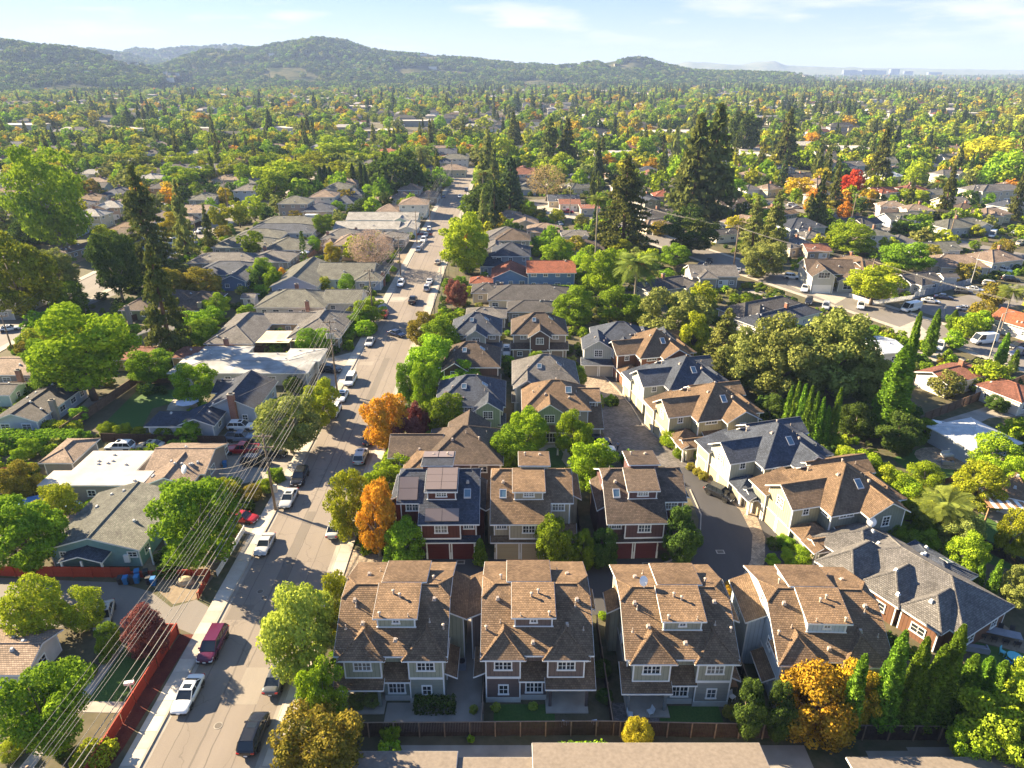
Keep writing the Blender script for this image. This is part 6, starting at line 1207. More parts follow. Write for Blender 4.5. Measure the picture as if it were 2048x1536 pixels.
 ('round', 'green', 612, 658, 702, 46, 'left clipped tree by the shade sails'), ('round', 'fresh', 648, 658, 700, 40, 'right clipped tree by the shade sails'), ('broad', 'fresh', 740, 598, 645, 60, 'green shrub mass beside the utility poles'), ('broad', 'green', 715, 620, 655, 50, 'dark green shrubs left of the parked red hatchback'),
 ('oak', 'dark', 792, 302, 395, 96, 'large dark oak left of the main street'), ('oak', 'dark', 830, 330, 395, 40, 'smaller dark oak right of the large dark one'), ('broad', 'olive', 840, 293, 345, 52, 'olive tree behind the large dark oak'),
 ('cypress', 'dark', 640, 332, 378, 14, 'first dark cypress in the clump behind the tan hip roof'), ('cypress', 'dark', 650, 330, 378, 16, 'middle dark cypress in the clump behind the tan hip roof'), ('cypress', 'dark', 660, 333, 376, 14, 'last dark cypress in the clump behind the tan hip roof'), ('cypress', 'dark', 705, 327, 375, 13, 'lone left dark cypress of the thin group'), ('cypress', 'dark', 722, 325, 377, 13, 'second dark cypress of the thin group'), ('cypress', 'dark', 730, 330, 378, 13, 'third dark cypress of the thin group'), ('cypress', 'dark', 743, 327, 375, 13, 'fourth dark cypress of the thin group'), ('cypress', 'dark', 752, 335, 377, 13, 'last dark cypress of the thin group beside the oak'),
 ('vase', 'lime', 560, 318, 392, 96, 'big lime green shade tree left of the dark cypresses'), ('broad', 'green', 545, 345, 405, 66, 'green tree at the left foot of the big lime one'), ('broad', 'dark', 600, 345, 398, 50, 'dark tree between the lime tree and cypresses'), ('vase', 'lime', 675, 271, 330, 84, 'large lime shade tree beyond the dark cypresses'), ('vase', 'lime', 620, 303, 350, 60, 'lime tree in front of the large far shade tree'),
 ('broad', 'green', 1472, 358, 402, 42, 'round green tree right of the redwood cluster'), ('vase', 'lime', 1500, 385, 410, 42, 'low lime tree right of the redwood cluster'), ('broad', 'yellow', 1424, 395, 430, 34, 'golden green tree at the foot of the redwoods'), ('broad', 'fresh', 1702, 447, 505, 88, 'large bright green tree in the right hand block'), ('broad', 'green', 1835, 430, 475, 72, 'dense dark green tree in the right hand block'), ('oak', 'green', 1815, 483, 545, 94, 'large green tree behind the picket corner'), ('vase', 'lime', 1750, 528, 610, 112, 'large pale green tree on the picket fence corner'), ('vase', 'dark', 1385, 440, 510, 112, 'flat topped dark tree by the side street'), ('oak', 'olive', 1528, 485, 555, 84, 'olive bushy tree left of the arched window house'), ('broad', 'green', 1350, 490, 535, 56, 'green bush at the side street end'), ('broad', 'lime', 1825, 378, 405, 58, 'flat lime tree behind the brown roofs'), ('date_palm', 'palm', 1878, 350, 392, 42, 'feather palm in the far right block'),
 ('oak', 'yellow', 1975, 275, 340, 100, 'large yellow tree near the right edge'), ('oak', 'fresh', 2020, 300, 365, 80, 'green tree at the right edge beside the yellow one'), ('broad', 'lime', 1835, 325, 375, 40, 'pale lime tree left of the twin thin cypresses'), ('cypress', 'cypress', 1943, 308, 352, 9, 'left one of twin thin cypresses beside the yellow tree'), ('cypress', 'cypress', 1952, 306, 352, 9, 'right one of twin thin cypresses beside the yellow tree'), ('broad', 'fresh', 1825, 290, 330, 48, 'bright green tree above the pale lime one'), ('round', 'fresh', 1672, 269, 292, 32, 'flat topped green tree on the hall roof edge'), ('broad', 'green', 1290, 275, 325, 42, 'round green tree beside the white school building'),
 ('broad', 'lime', 1128, 305, 345, 48, 'lime tree in front of the navy school block'), ('broad', 'yellow', 1170, 312, 345, 34, 'yellow green tree right of the lime one by the school'), ('conifer', 'conifer', 1027, 222, 300, 36, 'slim golden green redwood beyond the main street end'), ('conifer', 'conifer', 1100, 232, 340, 60, 'dark redwood in front of the school, left'), ('conifer', 'conifer', 1135, 235, 340, 52, 'dark redwood in front of the school, right'),
]
for t in TREES: tp(*t[:7])
for i, (x, yt, yb) in enumerate([(1577, 772, 872), (1590, 764, 876), (1603, 768, 882), (1616, 772, 888), (1628, 784, 892), (1640, 795, 896), (1651, 812, 898), (1672, 776, 892)]):
 nm = ['first', 'second', 'third', 'fourth', 'fifth', 'sixth', 'seventh', 'last'][i]
 tp('cypress', 'cypress', x, yt, yb, 19, nm + ' from the left in the slim cypress row below the great oaks', group='slim cypresses below the great oaks')
for i, (x, yt, yb, w) in enumerate([(1688, 895, 950, 44), (1712, 905, 962, 52), (1738, 912, 985, 58), (1765, 930, 1000, 56), (1790, 945, 1015, 58), (1822, 962, 1030, 62), (1850, 985, 1050, 62), (1868, 1010, 1070, 56)]):
 nm = ['first', 'second', 'third', 'fourth', 'fifth', 'sixth', 'seventh', 'last'][i]
 tp('broad', 'fresh' if i % 3 else 'lime', x, yt, yb, w*1.25, nm + ' green tree, counted from the far end, in the boundary row behind the lane houses', group=GS)
# ---------------------------------------------------------------- cars
TYRE = plain('tyre_rubber', (.02, .02, .02), .85); RIM = plain('wheel_rim', (.45, .45, .46), .35, .05, 2, .7)
HEADL = glassy('headlight', (.6, .62, .65), .1); TAIL = glassy('taillight', (.35, .015, .01), .2); DARKP = plain('black_plastic', (.025, .025, .025), .6); CGL = glassy('car_glass', (.02, .026, .032), .04)
PAINTS = {'white': (.74, .74, .72), 'silver': (.42, .43, .44), 'beige': (.40, .36, .29), 'black': (.016, .017, .02), 'grey': (.10, .105, .11), 'red': (.36, .02, .02), 'magenta': (.085, .010, .036), 'blue': (.05, .09, .19), 'steel': (.14, .18, .24), 'gold': (.33, .29, .20), 'navy': (.02, .03, .075), 'green': (.03, .08, .05)}
PM = {k: paint('car_paint_' + k, v) for k, v in PAINTS.items()}
CARS = {
 'sedan': dict(L=4.7, W=.91, z=(.56, .74, .86, .93, .95, .96, .99, .96, .78), gh=(-1.05, -.30, .95, 1.75), r=1.43, wb=1.36, wr=.33),
 'coupe': dict(L=4.5, W=.90, z=(.52, .70, .82, .90, .92, .93, .95, .92, .74), gh=(-.95, -.20, .70, 1.65), r=1.33, wb=1.3, wr=.33),
 'hatch': dict(L=4.1, W=.87, z=(.60, .82, .92, .98, 1.0, 1.0, 1.0, .98, .82), gh=(-1.05, -.35, 1.35, 1.9), r=1.50, wb=1.25, wr=.32),
 'suv': dict(L=4.7, W=.95, z=(.70, .95, 1.05, 1.10, 1.12, 1.12, 1.12, 1.08, .85), gh=(-1.15, -.45, 1.75, 2.2), r=1.72, wb=1.38, wr=.37),
 'minivan': dict(L=5.05, W=.98, z=(.62, .84, .98, 1.08, 1.10, 1.12, 1.12, 1.10, .85), gh=(-1.5, -.65, 2.0, 2.42), r=1.76, wb=1.5, wr=.35),
 'pickup': dict(L=5.6, W=.98, z=(.72, .98, 1.08, 1.14, 1.12, 1.10, 1.10, 1.10, 1.05), gh=(-.95, -.35, .75, 1.0), r=1.82, wb=1.7, wr=.39),
 'van': dict(L=5.9, W=1.02, z=(.80, 1.10, 1.25, 1.30, 1.32, 1.32, 1.32, 1.32, 1.3), gh=(-2.55, -1.75, 2.75, 2.88), r=2.5, wb=1.85, wr=.38),
}
def loft(b, secs, mat):
 k = len(b.v); n = len(secs[0]); mi = b.mi(mat)
 for s in secs: b.v += [tuple(p) for p in s]
 for i in range(len(secs)-1):
  for j in range(n): j2 = (j+1) % n; b.f.append([k+i*n+j, k+(i+1)*n+j, k+(i+1)*n+j2, k+i*n+j2]); b.m.append(mi)
 b.f.append([k+j for j in range(n)]); b.f.append([k+(len(secs)-1)*n+j for j in range(n)][::-1]); b.m += [mi, mi]
def car_proto(kind):
 c = CARS[kind]; L2 = c['L']/2; W_ = c['W']; root = D.objects.new('parked_car', None); COL.objects.link(root); body = PM['white']; b = MB()
 fr = (-1, -.95, -.7, -.4, 0, .4, .72, .95, 1); ws = (.80, .93, .99, 1, 1, 1, .985, .93, .82); zb = (.36, .26, .2, .2, .2, .2, .22, .30, .42); secs = []
 for f, w, z0, z1 in zip(fr, ws, zb, c['z']):
  y = f*L2; w = W_*w; secs.append([(-w*.9, y, z0), (w*.9, y, z0), (w, y, z0+.18), (w, y, z1-.16), (w*.95, y, z1-.05), (w*.82, y, z1), (-w*.82, y, z1), (-w*.95, y, z1-.05), (-w, y, z1-.16), (-w, y, z0+.18)])
 loft(b, secs, body)
 bo = b.build('body', root, uv=False); bo.modifiers.new('s', 'SUBSURF').levels = 1; bo.modifiers['s'].render_levels = 1; bpy.context.view_layer.update(); nm_ = D.meshes.new_from_object(bo.evaluated_get(bpy.context.evaluated_depsgraph_get())); bo.modifiers.clear(); bo.data = nm_; nm_.polygons.foreach_set('use_smooth', [True]*len(nm_.polygons)); b = MB()
 for s in (-1, 1):      # dark arches and sill
  for yy in (-c['wb'], c['wb']): b.box(s*W_*.99-.03, yy-c['wr']-.05, .2, s*W_*.99+.03, yy+c['wr']+.05, .2+c['wr']*1.45, DARKP)
 y0, y1, y2, y3 = c['gh']; zt = c['r']; zb_ = c['z'][4]-.06; wt = W_*(.74 if kind not in ('van',) else .88); wbm = W_*.86
 def gh(dz, dw, ya, yb_, yc, yd, top): return [[(-wbm+dw, ya, zb_), (wbm-dw, ya, zb_), (wbm-dw, yd, zb_), (-wbm+dw, yd, zb_)], [(-wt+dw, yb_, top), (wt-dw, yb_, top), (wt-dw, yc, top), (-wt+dw, yc, top)]]
 lo, hi = gh(0, 0, y0, y1, y2, y3, zt-.05);
 g = MB(); g.hull(lo, hi, CGL)
 ns = 3 if kind in ('suv', 'minivan', 'van') else 2
 def lerp(p, q, t): return tuple(p[i]+(q[i]-p[i])*t for i in range(3))
 for a_, t_ in ((0, 0), (1, 0), (2, 0), (3, 0)): b.tube([lo[a_], hi[a_]], .045, body, 5)
 for i in range(1, ns):
  t = i/ns*(1.0) ; b.tube([lerp(lo[0], lo[3], .2+.6*t), lerp(hi[0], hi[3], t)], .04, body, 5); b.tube([lerp(lo[1], lo[2], .2+.6*t), lerp(hi[1], hi[2], t)], .04, body, 5)
 if kind == 'van':
  for s in (0, 1):
   p, q, r, t = lerp(lo[s], lo[3-s], .38), lerp(lo[s], lo[3-s], 1), lerp(hi[s], hi[3-s], 1), lerp(hi[s], hi[3-s], .25); dx = -.02 if s == 0 else .02
   b.hull([(u[0], u[1], u[2]) for u in (p, q, r, t)], [(u[0]+dx, u[1], u[2]) for u in (p, q, r, t)], body)
 if kind == 'pickup':
  b.box(-W_*.80, 1.08, .95, W_*.80, L2-.14, c['z'][6]+.012, DARKP)
  for s in (-1, 1): b.box(s*W_*.9-.07, 1.05, 1.0, s*W_*.9+.07, L2-.05, 1.2, body)
  b.box(-W_*.83, L2-.12, .9, W_*.83, L2-.03, 1.2, body)
 b.box(-W_*.8, -L2-.02, .3, W_*.8, -L2+.12, .48, DARKP)
 b.build('body_trim', root, uv=False); g.build('window_glass', root, uv=False)
 r = MB(); r.hull([(p[0], p[1], p[2]) for p in hi], [(p[0]*.94, p[1]*.97+(.0), zt+.01) for p in hi], body); r.build('roof_panel', root, uv=False)
 if kind in ('sedan', 'suv') :
  r = MB(); r.box(-wt*.6, y1+.18, zt+.012, wt*.6, y1+.75, zt+.02, CGL); r.build('sunroof', root, uv=False)
 w = MB(); w.tube([(-.11, 0, 0), (.11, 0, 0)], c['wr'], TYRE, 14); wm_ = w.mesh('wheel', uv=False); w = MB(); w.tube([(-.118, 0, 0), (.118, 0, 0)], c['wr']*.62, RIM, 10); rm = w.mesh('rim', uv=False)
 for s in (-1, 1):
  for yy in (-c['wb'], c['wb']): o = link('wheel', wm_, root, (s*(W_-.10), yy, c['wr'])); link('rim', rm, o)
  m_ = MB(); m_.box(s*(W_+.02)-.08, y0+.28, zb_+.02, s*(W_+.02)+.1, y0+.42, zb_+.17, body); m_.build('wing_mirror', root, uv=False)
  m_ = MB(); m_.hull([(s*W_*.5, -L2-.005, c['z'][0]-.12), (s*W_*.86, -L2+.05, c['z'][0]-.1), (s*W_*.86, -L2+.3, c['z'][0]), (s*W_*.5, -L2+.16, c['z'][0])], [(s*W_*.5, -L2+.0, c['z'][0]+.0), (s*W_*.88, -L2+.06, c['z'][0]+.04), (s*W_*.9, -L2+.4, c['z'][1]+.012), (s*W_*.55, -L2+.2, c['z'][0]+.10)], HEADL); m_.build('headlight', root, uv=False)
  m_ = MB(); a, d = sorted((s*W_*.55, s*W_*.87)); m_.box(a, L2-.16, c['z'][8]-.14, d, L2+.01, c['z'][8]+.04, TAIL); m_.build('taillight', root, uv=False)
 for yy in (-L2-.03, L2-.02):
  m_ = MB(); m_.box(-.16, yy, .42, .16, yy+.03, .56, WHITE); m_.build('number_plate', root, uv=False)
 return root
PROTO = {}
def copy_tree(o, parent=None, name=None):
 c = o.copy(); COL.objects.link(c); c.parent = parent
 if name: c.name = name
 for ch in o.children: copy_tree(ch, c)
 return c
CNAME = {'pickup': 'pickup_truck', 'van': 'van', 'minivan': 'minivan'}
def car(kind, col, x, y, head, label, r='', xy=None, z=.012):
 if kind not in PROTO: o = PROTO[kind] = car_proto(kind); o.name = CNAME.get(kind, 'parked_car')
 else: o = copy_tree(PROTO[kind], None, CNAME.get(kind, 'parked_car'))
 for k in ('label', 'category', 'group'):
  if k in o: del o[k]
 X, Y = xy or P(r, x, y, .7); o.location = (X, Y, z); o.rotation_euler = (0, 0, R_(head)); tagp(o, label, 'van' if 'van' in kind else 'truck' if kind == 'pickup' else 'car')
 for ch in o.children:
  for i, s in enumerate(ch.material_slots):
   if s.material and s.material.name.startswith('car_paint'): s.link = 'OBJECT'; s.material = PM[col]
 mark(X, Y, 2); return o
car('sedan', 'white', 345, 1432, 0, 'white sedan with dark sunroof parked at the left kerb, nearest one', xy=(-32.7, 50.6))
car('minivan', 'magenta', 410, 1312, 0, 'magenta and dark red minivan at the left kerb', xy=(-32.75, 57.2))
car('coupe', 'silver', 527, 1108, 0, 'silver coupe parked beside the white picket wall', xy=(-32.8, 74.8)); car('sedan', 'silver', 583, 997, 0, 'silver sedan beside the tall wooden utility pole', xy=(-32.8, 85.6)); car('suv', 'black', 607, 950, 0, 'black hatchback with blue sunshade in its windscreen', xy=(-32.8, 91.4))
car('coupe', 'red', 485, 1033, 78, 'bright red sports car nosed across the pavement')
car('sedan', 'grey', 549, 1380, 180, 'dark grey sedan at the right kerb beneath the bright tree', xy=(-24.4, 52.8)); car('suv', 'black', 503, 1485, 180, 'long black SUV at the right kerb, bottom edge', xy=(-24.5, 46.0)); car('sedan', 'silver', 682, 1068, 180, 'silver sedan beside the orange tree, right kerb', xy=(-24.3, 78.4))
car('suv', 'silver', 749, 905, 180, 'silver SUV at the right kerb near the plum tree', xy=(-24.6, 97.6)); car('sedan', 'black', 757, 878, 180, 'dark sedan in front of the silver SUV', xy=(-24.3, 103.8))
car('suv', 'white', 684, 823, 0, 'white SUV at the left kerb by the olive tree', xy=(-32.7, 114)); car('sedan', 'white', 700, 792, 0, 'white car behind the kerbside white SUV', xy=(-32.7, 120.5)); car('minivan', 'white', 717, 762, 0, 'white minivan by the low patched roof building', xy=(-32.7, 128)); car('sedan', 'silver', 757, 688, 0, 'silver sedan alone by the left kerb hedge', xy=(-32.8, 149.5)); car('sedan', 'navy', 793, 666, 55, 'dark blue sedan turning across the street'); car('hatch', 'red', 787, 636, 0, 'red hatchback at the left kerb by the grey pole', xy=(-32.7, 169)); car('suv', 'white', 820, 576, 0, 'white SUV halfway down the far left kerb', xy=(-32.6, 197))
car('pickup', 'black', 868, 603, 180, 'black pickup truck driving away along the street', xy=(-27, 181)); car('suv', 'silver', 881, 580, 180, 'silver SUV behind the black pickup, right kerb', xy=(-24.4, 192.5)); car('sedan', 'white', 886, 568, 180, 'white sedan nearest the dark reddish tree', xy=(-24.4, 199.5))
car('hatch', 'steel', 858, 507, 0, 'steel blue car at the left kerb near the golden round tree', xy=(-32.6, 239)); car('suv', 'white', 868, 487, 0, 'white SUV next to the steel blue car', xy=(-32.6, 254)); car('sedan', 'steel', 873, 477, 0, 'second blue car beyond the white SUV pair', xy=(-32.6, 262)); car('sedan', 'beige', 901, 527, 180, 'beige sedan half hidden by the golden round tree', xy=(-24.2, 222)); car('hatch', 'white', 878, 464, 0, 'white hatchback at the next driveway mouth', xy=(-32.6, 273))
car('suv', 'white', 482, 852, 90, 'white SUV in the driveway below the brick chimney'); car('pickup', 'steel', 484, 874, 90, 'blue pickup truck in the shared driveway'); car('pickup', 'red', 483, 898, -90, 'red pickup truck between the blue pickup and black cars'); car('suv', 'black', 512, 922, 85, 'black SUV at the end of the crowded driveway'); car('sedan', 'black', 545, 905, 85, 'black sedan beside the crowded driveway pole'); car('suv', 'white', 240, 893, -90, 'dusty white old SUV behind the white flat roof'); car('sedan', 'beige', 300, 890, -90, 'beige old sedan covered in leaves beside the dusty SUV')
car('sedan', 'beige', 208, 1228, 20, 'beige sedan partly hidden behind the smaller globe tree'); car('suv', 'black', 660, 738, 80, 'dark SUV in the shade by the low patched building')
car('suv', 'white', 1013, 702, 0, 'white car between the two far townhouses'); car('suv', 'black', 1195, 882, 92, 'dark SUV on the lane behind the green tree'); car('sedan', 'white', 1203, 897, 92, 'white sedan beside the dark SUV on the lane'); car('suv', 'black', 1440, 985, 42, 'black SUV parked on the paver border of the lane')
def rd(px, py, kind, col, lb, head=-26.6, r=''): car(kind, col, px, py, head, lb, r)
for a in [(1822, 617, 'van', 'white', 'white passenger van at the parking bay corner', -65), (1968, 681, 'van', 'white', 'long white delivery van at the right edge', -80), (1715, 634, 'sedan', 'gold', 'beige sedan on the side street near the white minibus'), (1652, 612, 'suv', 'silver', 'pale SUV behind the beige sedan'), (1618, 602, 'suv', 'black', 'black SUV beside the slate roofed house end'), (1610, 577, 'pickup', 'white', 'white pickup truck in front of the arched window house'), (1584, 553, 'suv', 'white', 'white SUV in the arched window house driveway', 70), (1722, 611, 'suv', 'white', 'white SUV along the picket fence kerb'), (1503, 547, 'sedan', 'white', 'white sedan at the far kerb of the side street'), (1477, 540, 'sedan', 'silver', 'silver sedan behind the white one, side street'), (1418, 522, 'sedan', 'black', 'black sedan near the flat topped dark tree'), (1400, 533, 'suv', 'blue', 'blue car beneath the tree by the side street end'), (1862, 601, 'sedan', 'white', 'white sedan along the blue picket fence', 64), (1888, 593, 'sedan', 'navy', 'navy car right of the white one along the fence', 64), (1927, 582, 'suv', 'grey', 'grey green SUV along the far fence', 64), (1950, 578, 'sedan', 'white', 'white sedan in the line by the lamp post', 64), (1983, 568, 'suv', 'silver', 'silver SUV near the lamp post', 64), (2022, 558, 'suv', 'black', 'black SUV at the right edge of the far street', 64), (2010, 540, 'suv', 'white', 'white SUV in the driveway of the cream brown house', 20), (1932, 617, 'sedan', 'silver', 'silver sedan parked below the golden shrubs', 64), (1880, 692, 'suv', 'white', 'white car roof behind the island cypress', -40), (1885, 857, 'suv', 'white', 'white SUV beside the silvery corrugated roof', 60), (2035, 690, 'sedan', 'black', 'black sedan right of the white delivery van', -70), (2040, 705, 'pickup', 'navy', 'navy pickup at the right edge', -70)]: rd(a[0], a[1], a[2], a[3], a[4], a[5] if len(a) > 5 else -26.6 + 180*(a[0] % 2))
for a in [(18, 656, 'sedan', 'white', 'white sedan on the left side street', 120), (112, 602, 'pickup', 'white', 'white pickup under the left street tree', 0), (376, 473, 'suv', 'white', 'white SUV on the side street beside the white van', -20), (402, 462, 'pickup', 'white', 'white pickup ahead of the side street SUV', -20), (349, 484, 'van', 'white', 'white van behind the tall dark redwood', -10), (409, 484, 'sedan', 'blue', 'blue sedan beside the side street hedge', -60), (323, 408, 'sedan', 'white', 'white car in front of the far tan house', 60), (330, 420, 'pickup', 'silver', 'silver pickup in the far left driveway', 80),
          (1110, 427, 'sedan', 'white', 'white sedan beside the red truck by the fan palm', 80), (1136, 423, 'pickup', 'red', 'dark red pickup at the foot of the fan palm', 75), (1120, 447, 'hatch', 'steel', 'light blue car on the street end by the hedge', 20), (1062, 427, 'suv', 'black', 'dark car by the round bare tree', 60), (887, 392, 'sedan', 'blue', 'blue car in the yard left of the far main street', 0), (933, 380, 'suv', 'navy', 'dark blue car at the far main street', 0), (920, 392, 'sedan', 'white', 'white car behind the far dark blue one', 0), (1585, 410, 'suv', 'white', 'white car left of the orange maple', 80), (1595, 414, 'sedan', 'silver', 'silver car beside the white one left of the maple', 80), (1693, 441, 'sedan', 'white', 'white car at the foot of the small orange tree', 64), (1727, 446, 'suv', 'silver', 'silver SUV in the row above the bright green tree', 64), (1755, 450, 'sedan', 'black', 'black sedan in the row above the bright green tree', 64), (1868, 475, 'suv', 'black', 'black SUV at the far block corner', 64), (1985, 470, 'van', 'white', 'white motorhome-like van on the far street', -40), (2030, 465, 'sedan', 'silver', 'silver car beyond the motorhome', -60), (2040, 486, 'suv', 'beige', 'beige SUV at the right edge of the far street', -60), (1645, 345, 'sedan', 'red', 'red car above the golden maple', 80), (1300, 366, 'sedan', 'white', 'white car right of the tall redwood top', 80), (510, 398, 'sedan', 'blue', 'dark blue car behind the slim street trees', 80)]: rd(*a[:5], a[5])
# ---------------------------------------------------------------- poles and wires
WOOD = plain('pole_wood', (.20, .15, .105), .9, .25, 3); STEELP = plain('lamp_pole', (.42, .40, .36), .6)
WIRE = plain('wire', (.26, .24, .21), .5, .02)
def pole(x, y, h, label, arms=2, trans=False, rz=0, sc=1):
 root = empty('utility_pole', (x, y, 0), rz, label, 'utility pole'); b = MB(); b.tube([(0, 0, -.3), (0, 0, h*.5), (0, 0, h)], [.19*sc, .16*sc, .12*sc], WOOD, 9); b.build('pole', root, smooth=True, uv=False)
 for i in range(arms):
  z = h-.35-i*1.7; b = MB(); b.box(-1.3*sc, -.09, z-.07, 1.3*sc, .07, z+.07, WOOD); c = b.build('crossarm', root, uv=False)
  for xx in (-1.2, -.45, .45, 1.2): b = MB(); b.tube([(xx*sc, 0, z+.07), (xx*sc, 0, z+.27)], [.06, .035], STEELP, 6); b.build('insulator', c, uv=False)
 if trans:
  for xx in (-.55, .0, .55): b = MB(); b.tube([(xx, -.35, h-3.4), (xx, -.35, h-2.4)], .24, STEELP, 10); b.build('transformer', root, uv=False)
 return root
ORD = ['first', 'second', 'third', 'fourth', 'fifth', 'sixth', 'seventh', 'eighth', 'ninth', 'tenth', 'eleventh', 'twelfth']
PX = -34.3; MP = [(PX-.6, 33.9, 12.3), (PX+.2, 83.3, 12.5), (PX, 123, 15), (PX-.3, 163.7, 13.8), (PX, 208, 12), (PX-.2, 250, 11.8), (PX, 292, 11.6), (PX, 345, 11.5), (PX, 410, 11.5)]
PL = ['wooden utility pole whose crossarm just shows at the bottom left corner', 'leaning wooden utility pole with grey box beside the silver sedan', 'tall utility pole with grey transformers by the patched roof building', 'pale utility pole beside the red hatchback', 'dark utility pole left of the steel blue car', 'utility pole at the house with the picket gate', 'sixth utility pole up the left kerb of the main street', 'seventh utility pole up the left kerb, near the far palm', 'farthest utility pole on the main street kerb']
for i, (m_, lb) in enumerate(zip(MP, PL)): pole(*m_, lb, 2, i == 2)
b = MB(); b.box(PX+.45, 83.0, 3.2, PX+.95, 83.4, 4.4, STEELP); tagp(b.build('meter_cabinet', uv=False), 'grey cabinet strapped to the leaning utility pole', 'electrical box')
def wire(p, q, label, sag=.9, r=.015, group='overhead wires'):
 p, q = Vector(p), Vector(q); b = MB(); pts = []
 for i in range(13): t = i/12; v = p.lerp(q, t); v.z -= sag*4*t*(1-t); pts.append(v-p)
 b.tube(pts, r, WIRE, 4); o = b.build('power_line', uv=False, smooth=True, loc=tuple(p)); return tagp(o, label, 'wire', group)
LV = [(-1.2, -.08, 'top outer left'), (-.45, -.08, 'top inner left'), (.45, -.08, 'top inner right'), (1.2, -.08, 'top outer right'), (-1.2, -1.78, 'lower left'), (-.45, -1.78, 'lower inner left'), (1.2, -1.78, 'lower right'), (.15, -4.3, 'thick telephone'), (.2, -5.0, 'lowest telephone'), (-.15, -3.6, 'middle single')]
for i in range(len(MP)-1):
 a, c = MP[i], MP[i+1]
 for dx, dz, nm in LV: wire((a[0]+dx, a[1], a[2]+dz+.0), (c[0]+dx, c[1], c[2]+dz), f'{nm} wire between the {ORD[i]} and {ORD[i+1]} main street poles, counted from below', r=(.019 if i < 3 else .024)*(2.2 if 'tele' in nm else 1))
for k, (p, q, nm) in enumerate([((PX, 83.3, 9.5), P('F', 1310, 750, 4.0)+(4.0,), 'service wire drooping to the mauve grey house'), ((PX, 83.3, 8.8), P('F', 1380, 780, 3.5)+(3.5,), 'second service wire drooping to the mauve grey house'), ((PX, 123, 10), (-52, 108, 4.5), 'service wire to the brick chimney house'), ((PX, 163, 9.5), (-50, 160, 4.5), 'service wire to the long off white house')]): wire(p, q, nm, .8, .02)
LPp = [(26, 704, 630), (137, 585, 530), (397, 490, 432), (456, 415, 345), (188, 432, 380)]
lp = []
for i, (x, yb, yt) in enumerate(LPp[:4]):
 X, Y = P('', x, yb); h = min(13, ztop(Y, '', yt)); pole(X, Y, h, ['leftmost utility pole beside the white sedan on the side street', 'utility pole beside the left street tree', 'utility pole next to the side street vans', 'tall utility pole beside the slim street trees'][i], 1, rz=.3); lp.append((X, Y, h))
lp = [(lp[0][0]-25, 90, 12)] + lp
for i in range(len(lp)-1):
 for dx in (-1, 0, 1): wire((lp[i][0]+dx, lp[i][1], lp[i][2]-.2), (lp[i+1][0]+dx, lp[i+1][1], lp[i+1][2]-.2), f'{["left", "middle", "right"][dx+1]} wire of span {ORD[i]} from the left along the side street', r=.022)
rp = []
for i, (x, yb, yt, lb) in enumerate([(1467, 534, 450, 'utility pole by the parked side street sedans'), (1731, 602, 518, 'dark utility pole in front of the large pale green corner tree'), (1702, 446, 387, 'slanting utility pole left of the golden tree'), (1897, 483, 420, 'utility pole beside the large olive roofed house'), (1503, 480, 375, 'bare wooden pole behind the sparse conifers'), (1245, 412, 358, 'thin utility pole between fan palms')]):
 X, Y = P('', x, yb); h = min(15, ztop(Y, '', yt)); pole(X, Y, h, lb, 1, rz=-.5, sc=1.2); rp.append((X, Y, h))
e2 = (rp[1][0]+RSD.x*55, rp[1][1]+RSD.y*55, 12); e0 = (rp[0][0]-RSD.x*60, rp[0][1]-RSD.y*60, 12)
for i, (a, c) in enumerate([(rp[0], rp[1]), (rp[1], e2), (e0, rp[0]), (rp[2], rp[3]), (rp[4], rp[2])]):
 for j, dx in enumerate((-1.2, 0, 1.2)): wire((a[0]+dx*.9, a[1]+dx*.5, a[2]-.2-.5*j), (c[0]+dx*.9, c[1]+dx*.5, c[2]-.2-.5*j), f'{["near", "middle", "far"][j]} wire of the {["street", "corner", "upper street", "far block", "redwood"][i]} span on the right', r=.022)
for i, (x, yb, yt, dx, lb) in enumerate([(1940, 573, 506, 18, 'street lamp with long arm beside the grey SUVs'), (1976, 724, 618, 10, 'tall pale street lamp pole beside the white delivery van')]):
 X, Y = P('', x, yb); h = min(11, ztop(Y, '', yt)); b = MB(); root = empty('street_lamp', (X, Y, 0), 0, lb, 'street lamp'); b.tube([(0, 0, 0), (0, 0, h)], [.12, .07], STEELP, 8); b.build('pole', root, uv=False)
 b = MB(); b.tube([(0, 0, h), (.8, 0, h+.3), (2.0, .2, h+.35)], .05, STEELP, 6); a = b.build('arm', root, uv=False); b = MB(); b.box(1.8, .1, h+.27, 2.5, .35, h+.38, STEELP); b.build('lamp_head', root, uv=False)
